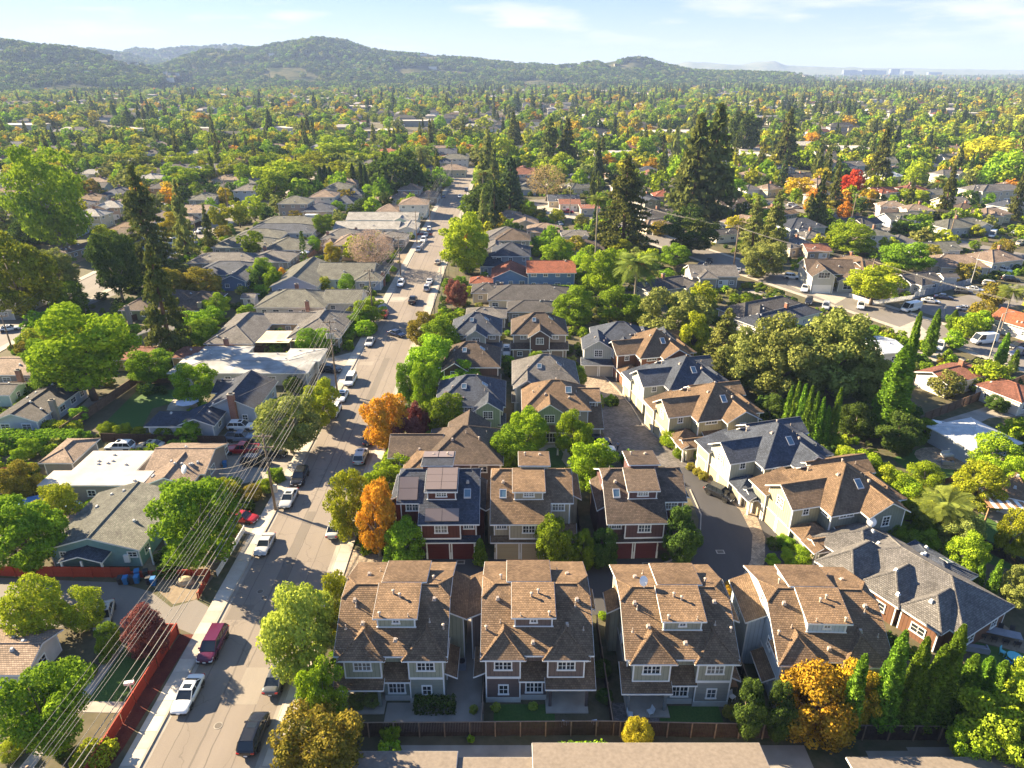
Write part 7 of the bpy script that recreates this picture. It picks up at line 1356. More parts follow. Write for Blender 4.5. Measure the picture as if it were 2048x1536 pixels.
# ---------------------------------------------------------------- fences
FBR = plain('dark_fence_wood', (.05, .032, .024), .9, .3, 2.5); FMD = plain('brown_fence_wood', (.17, .105, .068), .9, .3, 2.5); FRED = plain('red_stained_wood', (.33, .045, .022), .75, .2, 2.5); FPOST = plain('fence_post_wood', (.24, .17, .12), .9, .2)
def fence(label, pts, h, mat, bw=.16, each=False, post=2.4, gap=.02, pmat=None, name='fence', cap=True, group=None):
 root = empty(name, (pts[0][0], pts[0][1], 0), 0, label, 'fence', group); ox, oy = pts[0]; rg = random.Random(5)
 bm_ = MB(); bm_.box(gap/2, -.012, .03, bw-gap/2, .012, h, mat); board = bm_.mesh('board', uv=False)
 pm_ = MB(); pm_.box(-.055, -.055, 0, .055, .055, h+.07, pmat or mat); pmh = pm_.mesh('post', uv=False)
 for a, c in zip(pts[:-1], pts[1:]):
  L_ = math.hypot(c[0]-a[0], c[1]-a[1]); rz = math.atan2(c[1]-a[1], c[0]-a[0]); n = max(1, round(L_/post)); st_ = L_/n; ux, uy = math.cos(rz), math.sin(rz)
  for i in range(n):
   bx, by = a[0]-ox+ux*st_*i, a[1]-oy+uy*st_*i
   link('post', pmh, root, (bx + uy*.07, by - ux*.07, 0), rz)
   if each:
    k = int(st_/bw)
    for j in range(k): link('board', board, root, (bx+ux*bw*j, by+uy*bw*j, rg.uniform(-.03, .03)), rz)
   else:
    p = MB(); k = int(st_/bw)
    for j in range(k): q = rg.uniform(-.006, .006); p.box(bw*j+gap/2, -.012+q, .03, bw*(j+1)-gap/2, .012+q, h+rg.uniform(-.015, .015), mat)
    o = p.build('fence_panel', root, uv=False, loc=(bx, by, 0), rz=rz); o['kind'] = 'stuff'
   rl = MB(); rl.box(0, .014, h*.2, st_, .05, h*.2+.08, mat); rl.build('rail', root, uv=False, loc=(bx, by, 0), rz=rz)
   if cap: rl = MB(); rl.box(0, -.05, h+.0, st_, .05, h+.04, pmat or mat); rl.build('top_rail', root, uv=False, loc=(bx, by, 0), rz=rz)
  link('post', pmh, root, (c[0]-ox+uy*.07, c[1]-oy-ux*.07, 0), rz)
 return root
fence('dark brown board fence along the bottom behind the townhouses', [(-16.0, 46.1), (8, 46.3), (26, 45.9), (50, 45.6)], 1.9, FBR, .15, pmat=FPOST)
fence('bright red plank fence in front of the teal house', [(-72, 69.2), (-47.6, 68.8)], 1.6, FRED, .2, True, cap=False); fence('short red fence piece at the driveway mouth beside the white wall', [(-47.4, 68.7), (-37.9, 69.2), (-37.6, 64.9)], 1.0, FRED, .2, True)
fence('long red plank fence along the red mulch and pavement', [(-38.1, 36), (-37.6, 59.3), (-40.4, 59.4)], 1.45, FRED, .2, True)
a = P('E', 1545, 40); c = P('E', 1375, 320); fence('low white picket wall with grey lattice by the silver coupe', [a, c], .95, WHITE, .16, gap=.06, post=2)
FZ = lambda r, *ps: [P(r, *p) for p in ps]
fence('brown plank fence around the backyard lawn', FZ('F', (390, 545), (865, 215), (1100, 205)), 1.8, FMD); fence('dark fence between lawn garden and the parked old cars', FZ('F', (650, 580), (1040, 590), (1430, 600)), 1.7, FBR); fence('brown fence behind the pale blue cottage', FZ('F', (70, 250), (210, 250)), 1.7, FMD); fence('brown fence beside the teal house garden at left', FZ('F', (0, 960), (250, 960)), 1.5, FBR)
fence('dark fence behind the shade tree garden', FZ('I', (770, 860), (860, 830), (1180, 830)), 1.6, FBR); fence('dark gate-like fence in front of the courtyard house', FZ('I', (1410, 1040), (1640, 1045)), 1.7, FBR); fence('brown fence along the left side street', FZ('I', (-60, 850), (270, 730)), 1.8, FMD); fence('long brown fence beyond the side street vans', FZ('I', (1000, 370), (1240, 270)), 1.8, FBR); fence('brown fence diagonally between the middle gardens', FZ('I', (1740, 545), (2010, 330)), 1.6, FMD)
for x, lb in ((-2.9, 'narrow dark fence between the sage and brown townhouses'), (9.6, 'narrow dark fence between the brown and olive townhouses'), (24.0, 'narrow dark fence left of the pale blue townhouse')): fence(lb, [(x, 46.3), (x, 60.5)], 1.6, FBR, pmat=FPOST)
for x, lb in ((-3.8, 'dark fence left of the beige garage townhouse'), (9.2, 'dark fence right of the beige garage townhouse')): fence(lb, [(x, 75), (x, 84)], 1.6, FBR)
fence('dark brown fence crossing the right gardens', FZ('Q', (1560, 590), (2048, 400)), 1.9, FMD); fence('white picket fence around the right corner', FZ('K', (1150, 755), (1265, 795), (1480, 765)), 1.1, WHITE, .14, gap=.05); fence('tall pale blue fence beside the corner pickets', FZ('K', (1480, 765), (1770, 690)), 1.8, BLUG); fence('white fence before the arched window house', FZ('K', (930, 690), (1030, 720)), .9, WHITE, .14, gap=.05)
fence('white low wall by the far left kerb', FZ('J', (690, 590), (745, 530)), .8, WHITE, .2); fence('red low fence at the kerb driveway', FZ('J', (665, 500), (775, 500)), .8, FRED, .2); fence('dark low wall beside the reddish tree lawn', FZ('J', (835, 945), (970, 945)), .8, FBR); fence('brown fence below the corrugated roof garden', FZ('D', (1440, 330), (1560, 290)), 1.2, FBR); fence('dark boundary fence behind the right townhouses garden', FZ('D', (1560, 560), (1900, 740)), 1.5, FBR)
# ---------------------------------------------------------------- hedges and shrubs
def hedge(label, x0, y0, x1, y1, h, col='green', s=.2, name='hedge', rz=0):
 rg = np.random.default_rng(int(abs(x0*7+y0*3))); w, d = x1-x0, y1-y0; A = [(w*d, 2), (w*h*2, 1), (d*h*2, 0)]; n = int(26/s*(w*d+2*w*h+2*d*h)*.12/s); n = min(n, 6000)
 f = rg.choice(3, n, p=np.array([a[0] for a in A])/sum(a[0] for a in A)); p = rg.uniform(0, 1, (n, 3)); nr = np.zeros((n, 3)); ax = np.array([2, 1, 0])[f]; sd_ = rg.integers(0, 2, n); sd_ = np.where(f == 0, 1, sd_)
 p[np.arange(n), ax] = sd_; nr[np.arange(n), ax] = sd_*2-1; p = p*np.array([w, d, h]) + rg.normal(0, .07, (n, 3)); p[:, 0] -= w/2; p[:, 1] -= d/2; p[:, 2] = np.maximum(p[:, 2], .02)
 root = empty(name, ((x0+x1)/2, (y0+y1)/2, 0), rz, label, 'hedge'); link('foliage', leaves(rg, p, nr, s, 'foliage', LM[col]), root)
 st_ = MB(); st_.tube([(0, 0, 0), (0, 0, h*.7)], .08, BARK, 6); st_.build('stem', root, uv=False); mark((x0+x1)/2, (y0+y1)/2, 1)
hedge('dark clipped hedge in front of the sage townhouse', -9.6, 48.6, -5.7, 49.8, 1.3, 'dark'); hedge('yellow green clipped hedge at the bottom end of the red fence', -39.6, 42.2, -36.8, 44.8, 1.4, 'lime'); x, y = P('J', 1245, 835); hedge('long dark hedge behind the bright blue house', x, y-1.2, x+24, y, 2.2, 'green', .4)
hedge('leafy hedge along the lane corner by the dark green tree', -19.4, 73.6, -12.8, 76.2, 1.1, 'green'); hedge('low hedge on the left kerb beside the reddish driveway', -39.4, 150, -37.2, 160, 1.6, 'green', .3)
x, y = P('F', 210, 590); hedge('long rounded hedge behind the pale blue cottage', x-8, y-1.5, x+8, y+1.5, 2, 'green', .3); x, y = P('F', 400, 510); hedge('short round hedge at the cottage patio', x-3, y-1, x+3, y+1, 1.6, 'lime', .25)
hedge('vine covered wall left of the bottom gravel roof', 4.3, 43.2, 8.6, 44.3, 1.6, 'fresh'); hedge('small bush on the path by the bottom fence', -12.2, 43.3, -10.4, 44.5, 1.4, 'fresh'); x, y = P('D', 700, 620); hedge('low dark hedge by the porch of the grey green townhouse', x-2.5, y-1, x+2, y+.6, 1.0, 'dark')
x, y = P('D', 680, 440);
SHR = [('E', 670, 850, 60, 'green'), ('E', 560, 930, 90, 'green'), ('E', 430, 1440, 100, 'dark'), ('E', 90, 1430, 110, 'lime'), ('F', 1680, 870, 110, 'fresh'), ('F', 1430, 900, 150, 'lime'), ('F', 1590, 920, 120, 'bronze'), ('F', 1740, 790, 90, 'fresh'), ('F', 1760, 810, 80, 'green'), ('F', 680, 510, 90, 'fresh'), ('F', 780, 520, 90, 'lime'), ('F', 880, 530, 80, 'lime'), ('F', 1040, 545, 100, 'green'), ('F', 1200, 540, 150, 'green'), ('F', 130, 760, 90, 'bronze'), ('F', 60, 800, 90, 'plum'), ('F', 200, 880, 120, 'lime'), ('F', 180, 650, 130, 'fresh'), ('F', 1850, 230, 110, 'dark'), ('F', 950, 560, 60, 'bronze'),
 ('A', 400, 1040, 110, 'olive'), ('A', 500, 1030, 110, 'olive'), ('A', 1185, 1090, 55, 'pale'), ('A', 1335, 1080, 60, 'pale'), ('A', 1590, 1070, 60, 'pale'), ('A', 620, 1260, 120, 'fresh'), ('A', 1165, 1295, 50, 'fresh'), ('B', 1060, 1120, 95, 'bronze'), ('B', 285, 330, 90, 'fresh'), ('B', 190, 450, 60, 'fresh'), ('B', 180, 820, 130, 'dark'), ('B', 1035, 270, 90, 'gold'), ('B', 200, 1000, 100, 'dark'),
 ('D', 120, 90, 110, 'fresh'), ('D', 275, 160, 90, 'fresh'), ('D', 205, 215, 45, 'bronze'), ('D', 240, 245, 45, 'bronze'), ('D', 270, 265, 50, 'bronze'), ('D', 330, 215, 60, 'fresh'), ('D', 565, 430, 60, 'green'), ('D', 690, 610, 80, 'green'), ('D', 760, 590, 80, 'gold'), ('D', 740, 690, 130, 'fresh'), ('D', 620, 700, 70, 'fresh'), ('D', 910, 640, 70, 'fresh'), ('D', 75, 680, 40, 'dark'), ('D', 240, 590, 50, 'dark'), ('D', 1330, 520, 90, 'green'), ('D', 1250, 545, 90, 'green'),
 ('G', 630, 200, 40, 'green'), ('G', 645, 150, 30, 'lime'), ('G', 890, 300, 55, 'dark'), ('G', 985, 300, 70, 'dark'), ('G', 1190, 330, 50, 'green'), ('G', 1285, 430, 50, 'dark'), ('Q', 350, 680, 110, 'fresh'), ('Q', 500, 760, 90, 'fresh'), ('Q', 380, 750, 60, 'green'), ('Q', 1120, 700, 80, 'fresh'), ('Q', 1560, 640, 110, 'green'), ('Q', 1660, 430, 130, 'olive'), ('Q', 1850, 400, 150, 'fresh'), ('Q', 1700, 210, 90, 'fresh'), ('Q', 1760, 150, 110, 'fresh'), ('Q', 1820, 120, 100, 'fresh'), ('Q', 1690, 100, 40, 'green'), ('Q', 1840, 80, 100, 'bronze'), ('Q', 1910, 520, 80, 'dark'), ('Q', 1900, 790, 200, 'fresh'), ('Q', 1560, 870, 130, 'fresh'), ('Q', 1440, 730, 80, 'dark'),
 ('K', 1080, 690, 90, 'bronze'), ('K', 1020, 690, 50, 'gold'), ('K', 1750, 650, 90, 'bronze'), ('K', 1790, 500, 45, 'green'), ('K', 1930, 520, 80, 'bronze'), ('K', 1800, 430, 60, 'lime'), ('K', 620, 770, 60, 'fresh'), ('K', 210, 650, 70, 'green'), ('K', 1870, 770, 120, 'bronze'), ('K', 30, 500, 80, 'lime'), ('K', 180, 420, 90, 'bronze'), ('K', 60, 830, 90, 'green'),
 ('J', 420, 800, 60, 'green'), ('J', 500, 760, 60, 'green'), ('J', 130, 800, 90, 'lime'), ('J', 380, 1060, 110, 'fresh'), ('J', 420, 1050, 70, 'green'), ('J', 350, 1000, 80, 'green'), ('J', 980, 830, 60, 'lime'), ('J', 980, 700, 90, 'green'), ('J', 1380, 610, 60, 'green'), ('J', 1410, 560, 90, 'green'), ('J', 1500, 400, 90, 'lime'), ('J', 1400, 390, 70, 'bronze'), ('J', 1650, 430, 90, 'olive'), ('J', 370, 340, 90, 'dark'), ('J', 225, 350, 80, 'green'), ('J', 410, 260, 90, 'fresh'), ('J', 700, 360, 60, 'lime'), ('J', 850, 200, 90, 'fresh'), ('J', 1600, 590, 150, 'bronze'), ('J', 1690, 620, 110, 'fresh'), ('J', 1990, 980, 120, 'green'),
 ('I', 140, 1030, 70, 'bronze'), ('I', 1370, 640, 90, 'dark'), ('I', 1310, 350, 80, 'bronze'), ('I', 1210, 400, 70, 'dark'), ('I', 1500, 600, 110, 'fresh'), ('I', 1150, 900, 170, 'fresh'), ('I', 1250, 860, 130, 'green'), ('I', 1620, 1030, 70, 'green'), ('I', 1890, 640, 80, 'fresh'), ('I', 1530, 690, 80, 'green'), ('I', 780, 650, 110, 'fresh'), ('I', 800, 480, 90, 'fresh'), ('I', 620, 380, 120, 'lime'), ('I', 700, 550, 120, 'dark'), ('I', 1840, 400, 70, 'green')]
AUTO = []       # planted first, labelled together at the end
def auto_plant(kind, col, x, y, h, w, lod=None, **k):
 o = plant(kind, col, x, y, h, w, None, lod=lod, **k); AUTO.append((o, kind, col, x, y, h, w)); return o
for i, (r, x, y, w, col) in enumerate(SHR):
 X, Y = P(r, x, y+w*.22, 0); wm = w/REG[r][2]*math.hypot(math.hypot(X, Y), CAMH)/FPX
 auto_plant('broad' if i % 3 else 'round', col, X, Y, wm*.8, wm, name='shrub', trunk=True, lod=0 if wm > 1.5 and Y < 120 else 1, base=.05)
# ---------------------------------------------------------------- small things
BLUEP = plain('blue_plastic', (.02, .16, .42), .5); BLKP = plain('bin_black', (.03, .03, .035), .6)
def bin_(x, y, rz, mat, label):
 root = empty('wheelie_bin', (x, y, .012), rz, label, 'bin', 'wheelie bins'); b = MB(); b.hull([(-.24, -.28, .05), (.24, -.28, .05), (.24, .28, .05), (-.24, .28, .05)], [(-.3, -.36, 1.0), (.3, -.36, 1.0), (.3, .36, 1.0), (-.3, .36, 1.0)], mat); b.build('body', root, uv=False)
 b = MB(); b.hull([(-.33, -.4, 1.0), (.33, -.4, 1.0), (.33, .4, 1.0), (-.33, .4, 1.0)], [(-.28, -.34, 1.1), (.28, -.34, 1.1), (.28, .34, 1.12), (-.28, .34, 1.12)], mat); b.build('lid', root, uv=False)
 for s in (-1, 1): b = MB(); b.tube([(s*.3, .3, .12), (s*.24, .3, .12)], .12, TYRE, 10); b.build('wheel', root, uv=False)
for px, py, m_, lb in ((798, 345, BLUEP, 'left blue wheelie bin below the red fence'), (765, 345, BLKP, 'black wheelie bin left of the blue ones'), (868, 338, BLUEP, 'middle blue wheelie bin below the red fence'), (838, 342, BLKP, 'black wheelie bin between two blue ones'), (972, 352, BLUEP, 'right blue wheelie bin standing apart'), (942, 345, BLKP, 'black wheelie bin touching the right blue one')): bin_(*P('E', px, py+25), .2, m_, lb)
for px, py, m_, lb in ((870, 283, BLUEP, 'blue wheelie bin behind the red fence'), (925, 283, BLKP, 'dark wheelie bin behind the red fence')): bin_(*P('E', px, py+45), .4, m_, lb)
for k, (q, lb) in enumerate(((P('F', 1420, 740), 'blue wheelie bin by the mauve grey house wall'), (P('B', 1095, 660), 'blue wheelie bin in the alley by the pale blue townhouse'))): bin_(*q, .3, BLUEP, lb)
def umbrella(r, x, y, w, mat, label):
 X, Y = P(r, x, y, 2.3); root = empty('parasol', (X, Y, 0), 0, label, 'parasol'); b = MB(); n = 8; pts = [(w*math.cos(i*math.pi/4), w*math.sin(i*math.pi/4), 2.15) for i in range(n)]
 for i in range(n): b.face([pts[i], pts[(i+1) % n], (0, 0, 2.65)], mat); b.face([pts[(i+1) % n][:2]+(2.1,), pts[i][:2]+(2.1,), (0, 0, 2.6)], mat)
 b.build('canopy', root, uv=False); b = MB(); b.tube([(0, 0, 0), (0, 0, 2.6)], .03, STEELP, 6); b.build('pole', root, uv=False)
CLW = plain('pale_canvas', (.55, .58, .66), .8); CLB = plain('blue_canvas', (.06, .16, .33), .8); CLT = plain('sand_canvas', (.62, .52, .36), .8)
umbrella('F', 1180, 318, 2.1, CLW, 'large pale parasol beside the backyard lawn'); umbrella('F', 195, 950, 1.7, CLB, 'blue parasol left behind the teal house'); umbrella('F', 440, 985, 1.6, CLB, 'blue parasol right behind the teal house'); umbrella('O', 838, 1012, 1.6, CLW, 'pale blue parasol in the middle gardens'); umbrella('C', 1380, 105, 1.2, CLB, 'dark blue parasol behind the parked cars on the lane') if False else None
def table(x, y, w, d, h, mat, label, rz=0, rnd=False, name='table'):
 root = empty(name, (x, y, 0), rz, label, 'table'); b = MB()
 if rnd: b.poly([(w*math.cos(i*math.pi/6), w*math.sin(i*math.pi/6)) for i in range(12)], h-.05, h, mat)
 else: b.box(-w/2, -d/2, h-.06, w/2, d/2, h, mat)
 b.build('table_top', root, uv=False); s = .6 if rnd else .45
 for sx in (-1, 1):
  for sy in (-1, 1): b = MB(); b.tube([(sx*w*s, sy*(w if rnd else d)*s, 0), (sx*w*s, sy*(w if rnd else d)*s, h-.06)], .04, mat, 5); b.build('leg', root, uv=False)
def chair(x, y, rz, mat, label, group=None, seat=.5, w=.5):
 root = empty('chair', (x, y, 0), rz, label, 'chair', group); b = MB(); b.box(-w/2, -.25, .40, w/2, .25, .46, mat); b.build('seat', root, uv=False); b = MB(); b.hull([(-w/2, .2, .46), (w/2, .2, .46), (w/2, .26, .46), (-w/2, .26, .46)], [(-w/2, .32, .95), (w/2, .32, .95), (w/2, .38, .95), (-w/2, .38, .95)], mat); b.build('backrest', root, uv=False)
 for sx in (-1, 1):
  for sy in (-1, 1): b = MB(); b.tube([(sx*w*.42, sy*.21, 0), (sx*w*.42, sy*.21, .4)], .025, mat, 5); b.build('leg', root, uv=False)
WHF = plain('white_furniture', (.6, .62, .62), .5); GRF = plain('grey_furniture', (.22, .23, .26), .7); WDF = plain('teak', (.30, .17, .09), .7); REDF = plain('red_cushion', (.24, .05, .05), .8); TLT = plain('turquoise', (.10, .42, .48), .5)
tx, ty = P('V', 962, 745, .75); table(tx, ty, 5.6, 1.2, .75, GRF, 'long grey dining table in the right garden', -.35)
for i in range(5):
 for s in (-1, 1): u = -2.2+i*1.1; cx = tx+u*math.cos(-.35)-s*.95*math.sin(-.35); cy = ty+u*math.sin(-.35)+s*.95*math.cos(-.35); chair(cx, cy, -.35+(0 if s > 0 else math.pi), BLKP, f'dark chair {ORD[i]} from left on the {"far" if s > 0 else "near"} side of the long garden table', 'chairs at the long garden table')
tx, ty = P('V', 1090, 895, .7); table(tx, ty, .75, .75, .7, TLT, 'round turquoise garden table on the lawn', 0, True)
for a, m_, lb in ((0, BLUEP, 'blue chair right of the turquoise table'), (2.2, TLT, 'turquoise chair behind the turquoise table'), (3.6, BLUEP, 'blue chair left of the turquoise table')): chair(tx+1.1*math.cos(a), ty+1.1*math.sin(a), a-math.pi/2, m_, lb)
def sofa(x, y, rz, w, mat, label):
 root = empty('garden_sofa', (x, y, .03), rz, label, 'sofa'); b = MB(); b.box(-w/2, -.4, .1, w/2, .4, .42, mat); b.build('seat', root, uv=False); b = MB(); b.box(-w/2, .4, .1, w/2, .58, .82, mat); b.build('backrest', root, uv=False)
 for s in (-1, 1): b = MB(); a, c = sorted((s*w/2, s*(w/2+.15))); b.box(a, -.4, .1, c, .58, .62, mat); b.build('armrest', root, uv=False)
sx_, sy_ = P('D', 1530, 160); sofa(sx_, sy_, .2, 2.2, WHF, 'white sofa on the round stone patio'); sofa(sx_+1.7, sy_-1.6, -1.3, 1.8, GRF, 'grey sofa at the right of the round stone patio'); table(sx_-.6, sy_-1.4, 1.1, .7, .4, WDF, 'low wooden table on the round stone patio'); sofa(sx_-1.8, sy_-2.6, 2.9, 1.5, GRF, 'grey seat at the near side of the round patio')
gx, gy = P('V', 840, 870); sofa(gx, gy+.4, 2.9, 3.2, GRF, 'grey garden swing sofa at the stepped roof corner')
for x, y, rz, m_, lb in ((5.1, 47.3, 2.8, CLW, 'pale blue chair at the left of the brown townhouse porch'), (8.0, 47.4, 3.4, CLW, 'pale blue chair at the right of the brown townhouse porch'), (11.6, 48.3, 1.4, WHF, 'white chair on the olive townhouse patio'), (12.9, 47.6, 2.9, REDF, 'red cushioned chair on the olive townhouse patio'), (13.6, 48.6, -1.2, WHF, 'second white chair on the olive townhouse patio'), (22.2, 50.4, .6, WHF, 'white chair in the side yard by the pale blue townhouse')): chair(x, y, rz, m_, lb, w=.6)
table(6.5, 47.2, 1.2, .7, .45, BLKP, 'dark low table before the brown townhouse porch'); table(22.6, 51.8, .9, .9, .7, WDF, 'wooden table in the side yard by the pale blue townhouse')
X, Y = P('D', 1740, 420, 2.6); root = empty('pergola', (X, Y, 0), R_(-8), 'wooden pergola with slatted white and red roof in the right garden', 'pergola')
for xx, yy in ((0, 0), (6, 0), (0, 4.5), (6, 4.5)): b = MB(); b.box(xx-.1, yy-.1, 0, xx+.1, yy+.1, 2.5, WDF); b.build('post', root, uv=False)
for yy in (0, 4.5): b = MB(); b.box(-.4, yy-.08, 2.5, 6.4, yy+.08, 2.68, WDF); b.build('beam', root, uv=False)
b = MB(); b.box(-.3, -.4, 0, .22, 4.9, .06, WHITE); sl_ = b.mesh('slat', uv=False); b = MB(); b.box(-.3, -.4, 0, .22, 4.9, .06, WDF); sl2 = b.mesh('slat', uv=False)
for i in range(11): link('slat', sl_ if i % 2 else sl2, root, (.2+i*.57, 0, 2.69))
for (p, q, lb) in ((('I', 1560, 915), ('I', 1690, 985), 'left sand coloured shade sail in the courtyard'), (('I', 1650, 920), ('I', 1780, 975), 'right sand coloured shade sail in the courtyard')):
 a, c = Vector(P(*p, 2.6)), Vector(P(*q, 2.6)); b = MB(); nn = 6; V = []
 for i in range(nn+1):
  for j in range(nn+1): u, v = i/nn, j/nn; V.append((u*(c.x-a.x), v*(c.y-a.y), -.5*math.sin(math.pi*u)*math.sin(math.pi*v)))
 for i in range(nn):
  for j in range(nn): k = i*(nn+1)+j; b.face([V[k], V[k+1], V[k+nn+2], V[k+nn+1]], CLT); b.face([(w_[0], w_[1], w_[2]-.03) for w_ in (V[k+nn+1], V[k+nn+2], V[k+1], V[k])], CLT)
 tagp(b.build('shade_sail', loc=(a.x, a.y, 2.75), uv=False), lb, 'shade sail')
def disc(name, x, y, r, mat, label, cat, z=.02, n=20):
 root = empty(name, (x, y, z), 0, label, cat); b = MB(); b.poly([(r*math.cos(i*2*math.pi/n), r*math.sin(i*2*math.pi/n)) for i in range(n)], 0, .012, CONC2); b.build('rim', root, uv=False); b = MB(); b.poly([(r*.78*math.cos(i*2*math.pi/n), r*.78*math.sin(i*2*math.pi/n)) for i in range(n)], .012, .02, mat); b.build('cover', root, uv=False)
IRON = plain('cast_iron', (.10, .085, .07), .6, .2, 6)
for (px, py), lb in (((1375, 1265), 'manhole cover between the white sedan and black SUV'), ((1640, 420), 'left manhole cover in the street shade'), ((1665, 460), 'right manhole cover in the street shade')): disc('manhole_cover', *P('E', px, py), .42, IRON, lb, 'manhole cover')
disc('manhole_cover', *P('A', 460, 135), .5, IRON, 'round cover in the tan paved lane entrance', 'manhole cover', .035)
for (r, px, py), lb in ((('C', 540, 865), 'lane drain before the maroon garages'), (('C', 1712, 880), 'lane drain before the plum townhouse'), (('D', 360, 650), 'pale drain cover in the wide lane bend')):
 x, y = P(r, px, py); root = empty('drain', (x, y, .02), 0, lb, 'drain'); b = MB(); b.box(-.55, -.4, 0, .55, .4, .012, CONC); b.build('rim', root, uv=False); b = MB(); b.box(-.4, -.27, .012, .4, .27, .02, IRON); b.build('grate', root, uv=False)
b = MB(); bmv = []
x, y = P('E', 1172, 365); rg = random.Random(2); n = 10
for k, (zz, rr) in enumerate(((0, .95), (.35, 1.0), (.7, .7), (.9, .2))): bmv.append([(rr*math.cos(i*2*math.pi/n)*1.15*rg.uniform(.85, 1.1), rr*.8*math.sin(i*2*math.pi/n)*rg.uniform(.85, 1.1), zz) for i in range(n)])
loft(b, bmv, plain('boulder', (.42, .34, .22), .95, .2, 3)); tagp(b.build('boulder', uv=False, loc=(x, y, 0)), 'tan boulder in the dirt corner inside the red fence', 'rock')
x, y = P('E', 833, 1060); root = empty('letterbox', (x, y, 0), .2, 'white letterbox standing at the long red fence', 'letterbox'); b = MB(); b.box(-.05, -.05, 0, .05, .05, 1.3, WHITE); b.build('post', root, uv=False); b = MB(); b.box(-.45, -.18, 1.3, .45, .18, 1.6, WHITE); b.build('box', root, uv=False)
x, y = P('Q', 1655, 85); root = empty('road_sign', (x, y, 0), .5, 'small square white sign with red bar on a thin post by the corner', 'sign'); b = MB(); b.tube([(0, 0, 0), (0, 0, 2.6)], .04, STEELP, 6); b.build('post', root, uv=False); b = MB(); b.box(-.35, -.06, 2.4, .35, -.03, 3.1, WHITE); s_ = b.build('sign_panel', root, uv=False); b = MB(); b.box(-.25, -.075, 2.65, .25, -.061, 2.85, FRED); b.build('red_bar', s_, uv=False)
for x, y, lb in ((-5.6, 55.6, 'dark air conditioner unit left in the townhouse alley'), (-3.9, 50.6, 'round topped cooling unit beside the sage townhouse')) if False else ((-5.3, 54.5, 'grey air conditioner beside the sage townhouse wall'), (-3.5, 55.0, 'grey air conditioner beside the brown townhouse wall')):
 root = empty('air_conditioner', (x, y, 0), 0, lb, 'air conditioner'); b = MB(); b.box(-.45, -.45, 0, .45, .45, .95, GRF); b.build('casing', root, uv=False); b = MB(); b.poly([(.36*math.cos(i*.524), .36*math.sin(i*.524)) for i in range(12)], .95, .99, BLKP); b.build('fan_grille', root, uv=False)
x, y = P('C', 1150, 190); root = empty('stone_pillar', (x, y, 0), 0, 'white pillar in the middle of the small court lawn', 'pillar'); b = MB(); b.box(-.2, -.2, 0, .2, .2, .15, CONC); b.build('base', root, uv=False); b = MB(); b.tube([(0, 0, .15), (0, 0, 1.35)], [.16, .12], WHITE, 8); b.build('shaft', root, uv=False); b = MB(); b.box(-.18, -.18, 1.35, .18, .18, 1.45, CONC); b.build('cap', root, uv=False)
x, y = P('C', 1235, 862); root = empty('front_steps', (x, y, 0), 0, 'pale concrete steps between two small trees on the lane', 'steps')
for i in range(3): b = MB(); b.box(-1.4, i*.4, 0, 1.4, i*.4+.4 if i < 2 else 3.0, .17*(i+1), CONC); b.build('step', root, uv=False)
x, y = P('D', 320, 235); root = empty('gate_post', (x, y, 0), .2, 'white T-shaped post in the shrubs by the black SUV', 'post'); b = MB(); b.box(-.07, -.07, 0, .07, .07, 2.2, WHITE); b.build('post', root, uv=False); b = MB(); b.box(-.7, -.06, 2.2, .5, .06, 2.32, WHITE); b.build('arm', root, uv=False)
x, y = P('O', 892, 745, 1.2); root = empty('caravan', (x, y, 0), 0, 'white caravan parked behind the pale grey bungalow', 'caravan'); b = MB(); prof = [(-3.6, .7), (-3.3, .45), (3.0, .45), (3.4, .9), (3.3, 2.2), (2.6, 2.75), (-2.4, 2.75), (-3.4, 2.0)]; b.hull([(p[0], -1.1, p[1]) for p in prof], [(p[0], 1.1, p[1]) for p in prof], WHITE); b.build('body', root, uv=False)
for u in (-2.0, .2, 1.9): window(root, u, -1.1, 1.7, 0, 1.0, .7, 2, 1)
for yy in (-1.05, 1.05): b = MB(); b.tube([(-.3, yy-.08, .33), (-.3, yy+.08, .33)], .33, TYRE, 12); b.build('wheel', root, uv=False)
hp('small white shed with grey roof behind the garden shrubs', 'I', [('gable', 1405, 1490, 722, 695, 2.4, 20, 'x')], WHW, RF['grey'], name='shed', vents=0, step=2, wins='f'); hp('little wooden shed beside the yellow tree', 'O', [('shed', 1028, 1130, 1078, 1055, 2.0, 8, 'x')], CRM, RF['pale'], name='shed', vents=0, wins='')
hp('white walled shed by the corner fence on the right', 'K', [('gable', 1635, 1720, 655, 635, 3.0, 20, 'x')], WHW, RF['dark'], name='shed', vents=0, wins='')
x, y = P('Q', 1520, 590, 1.2);
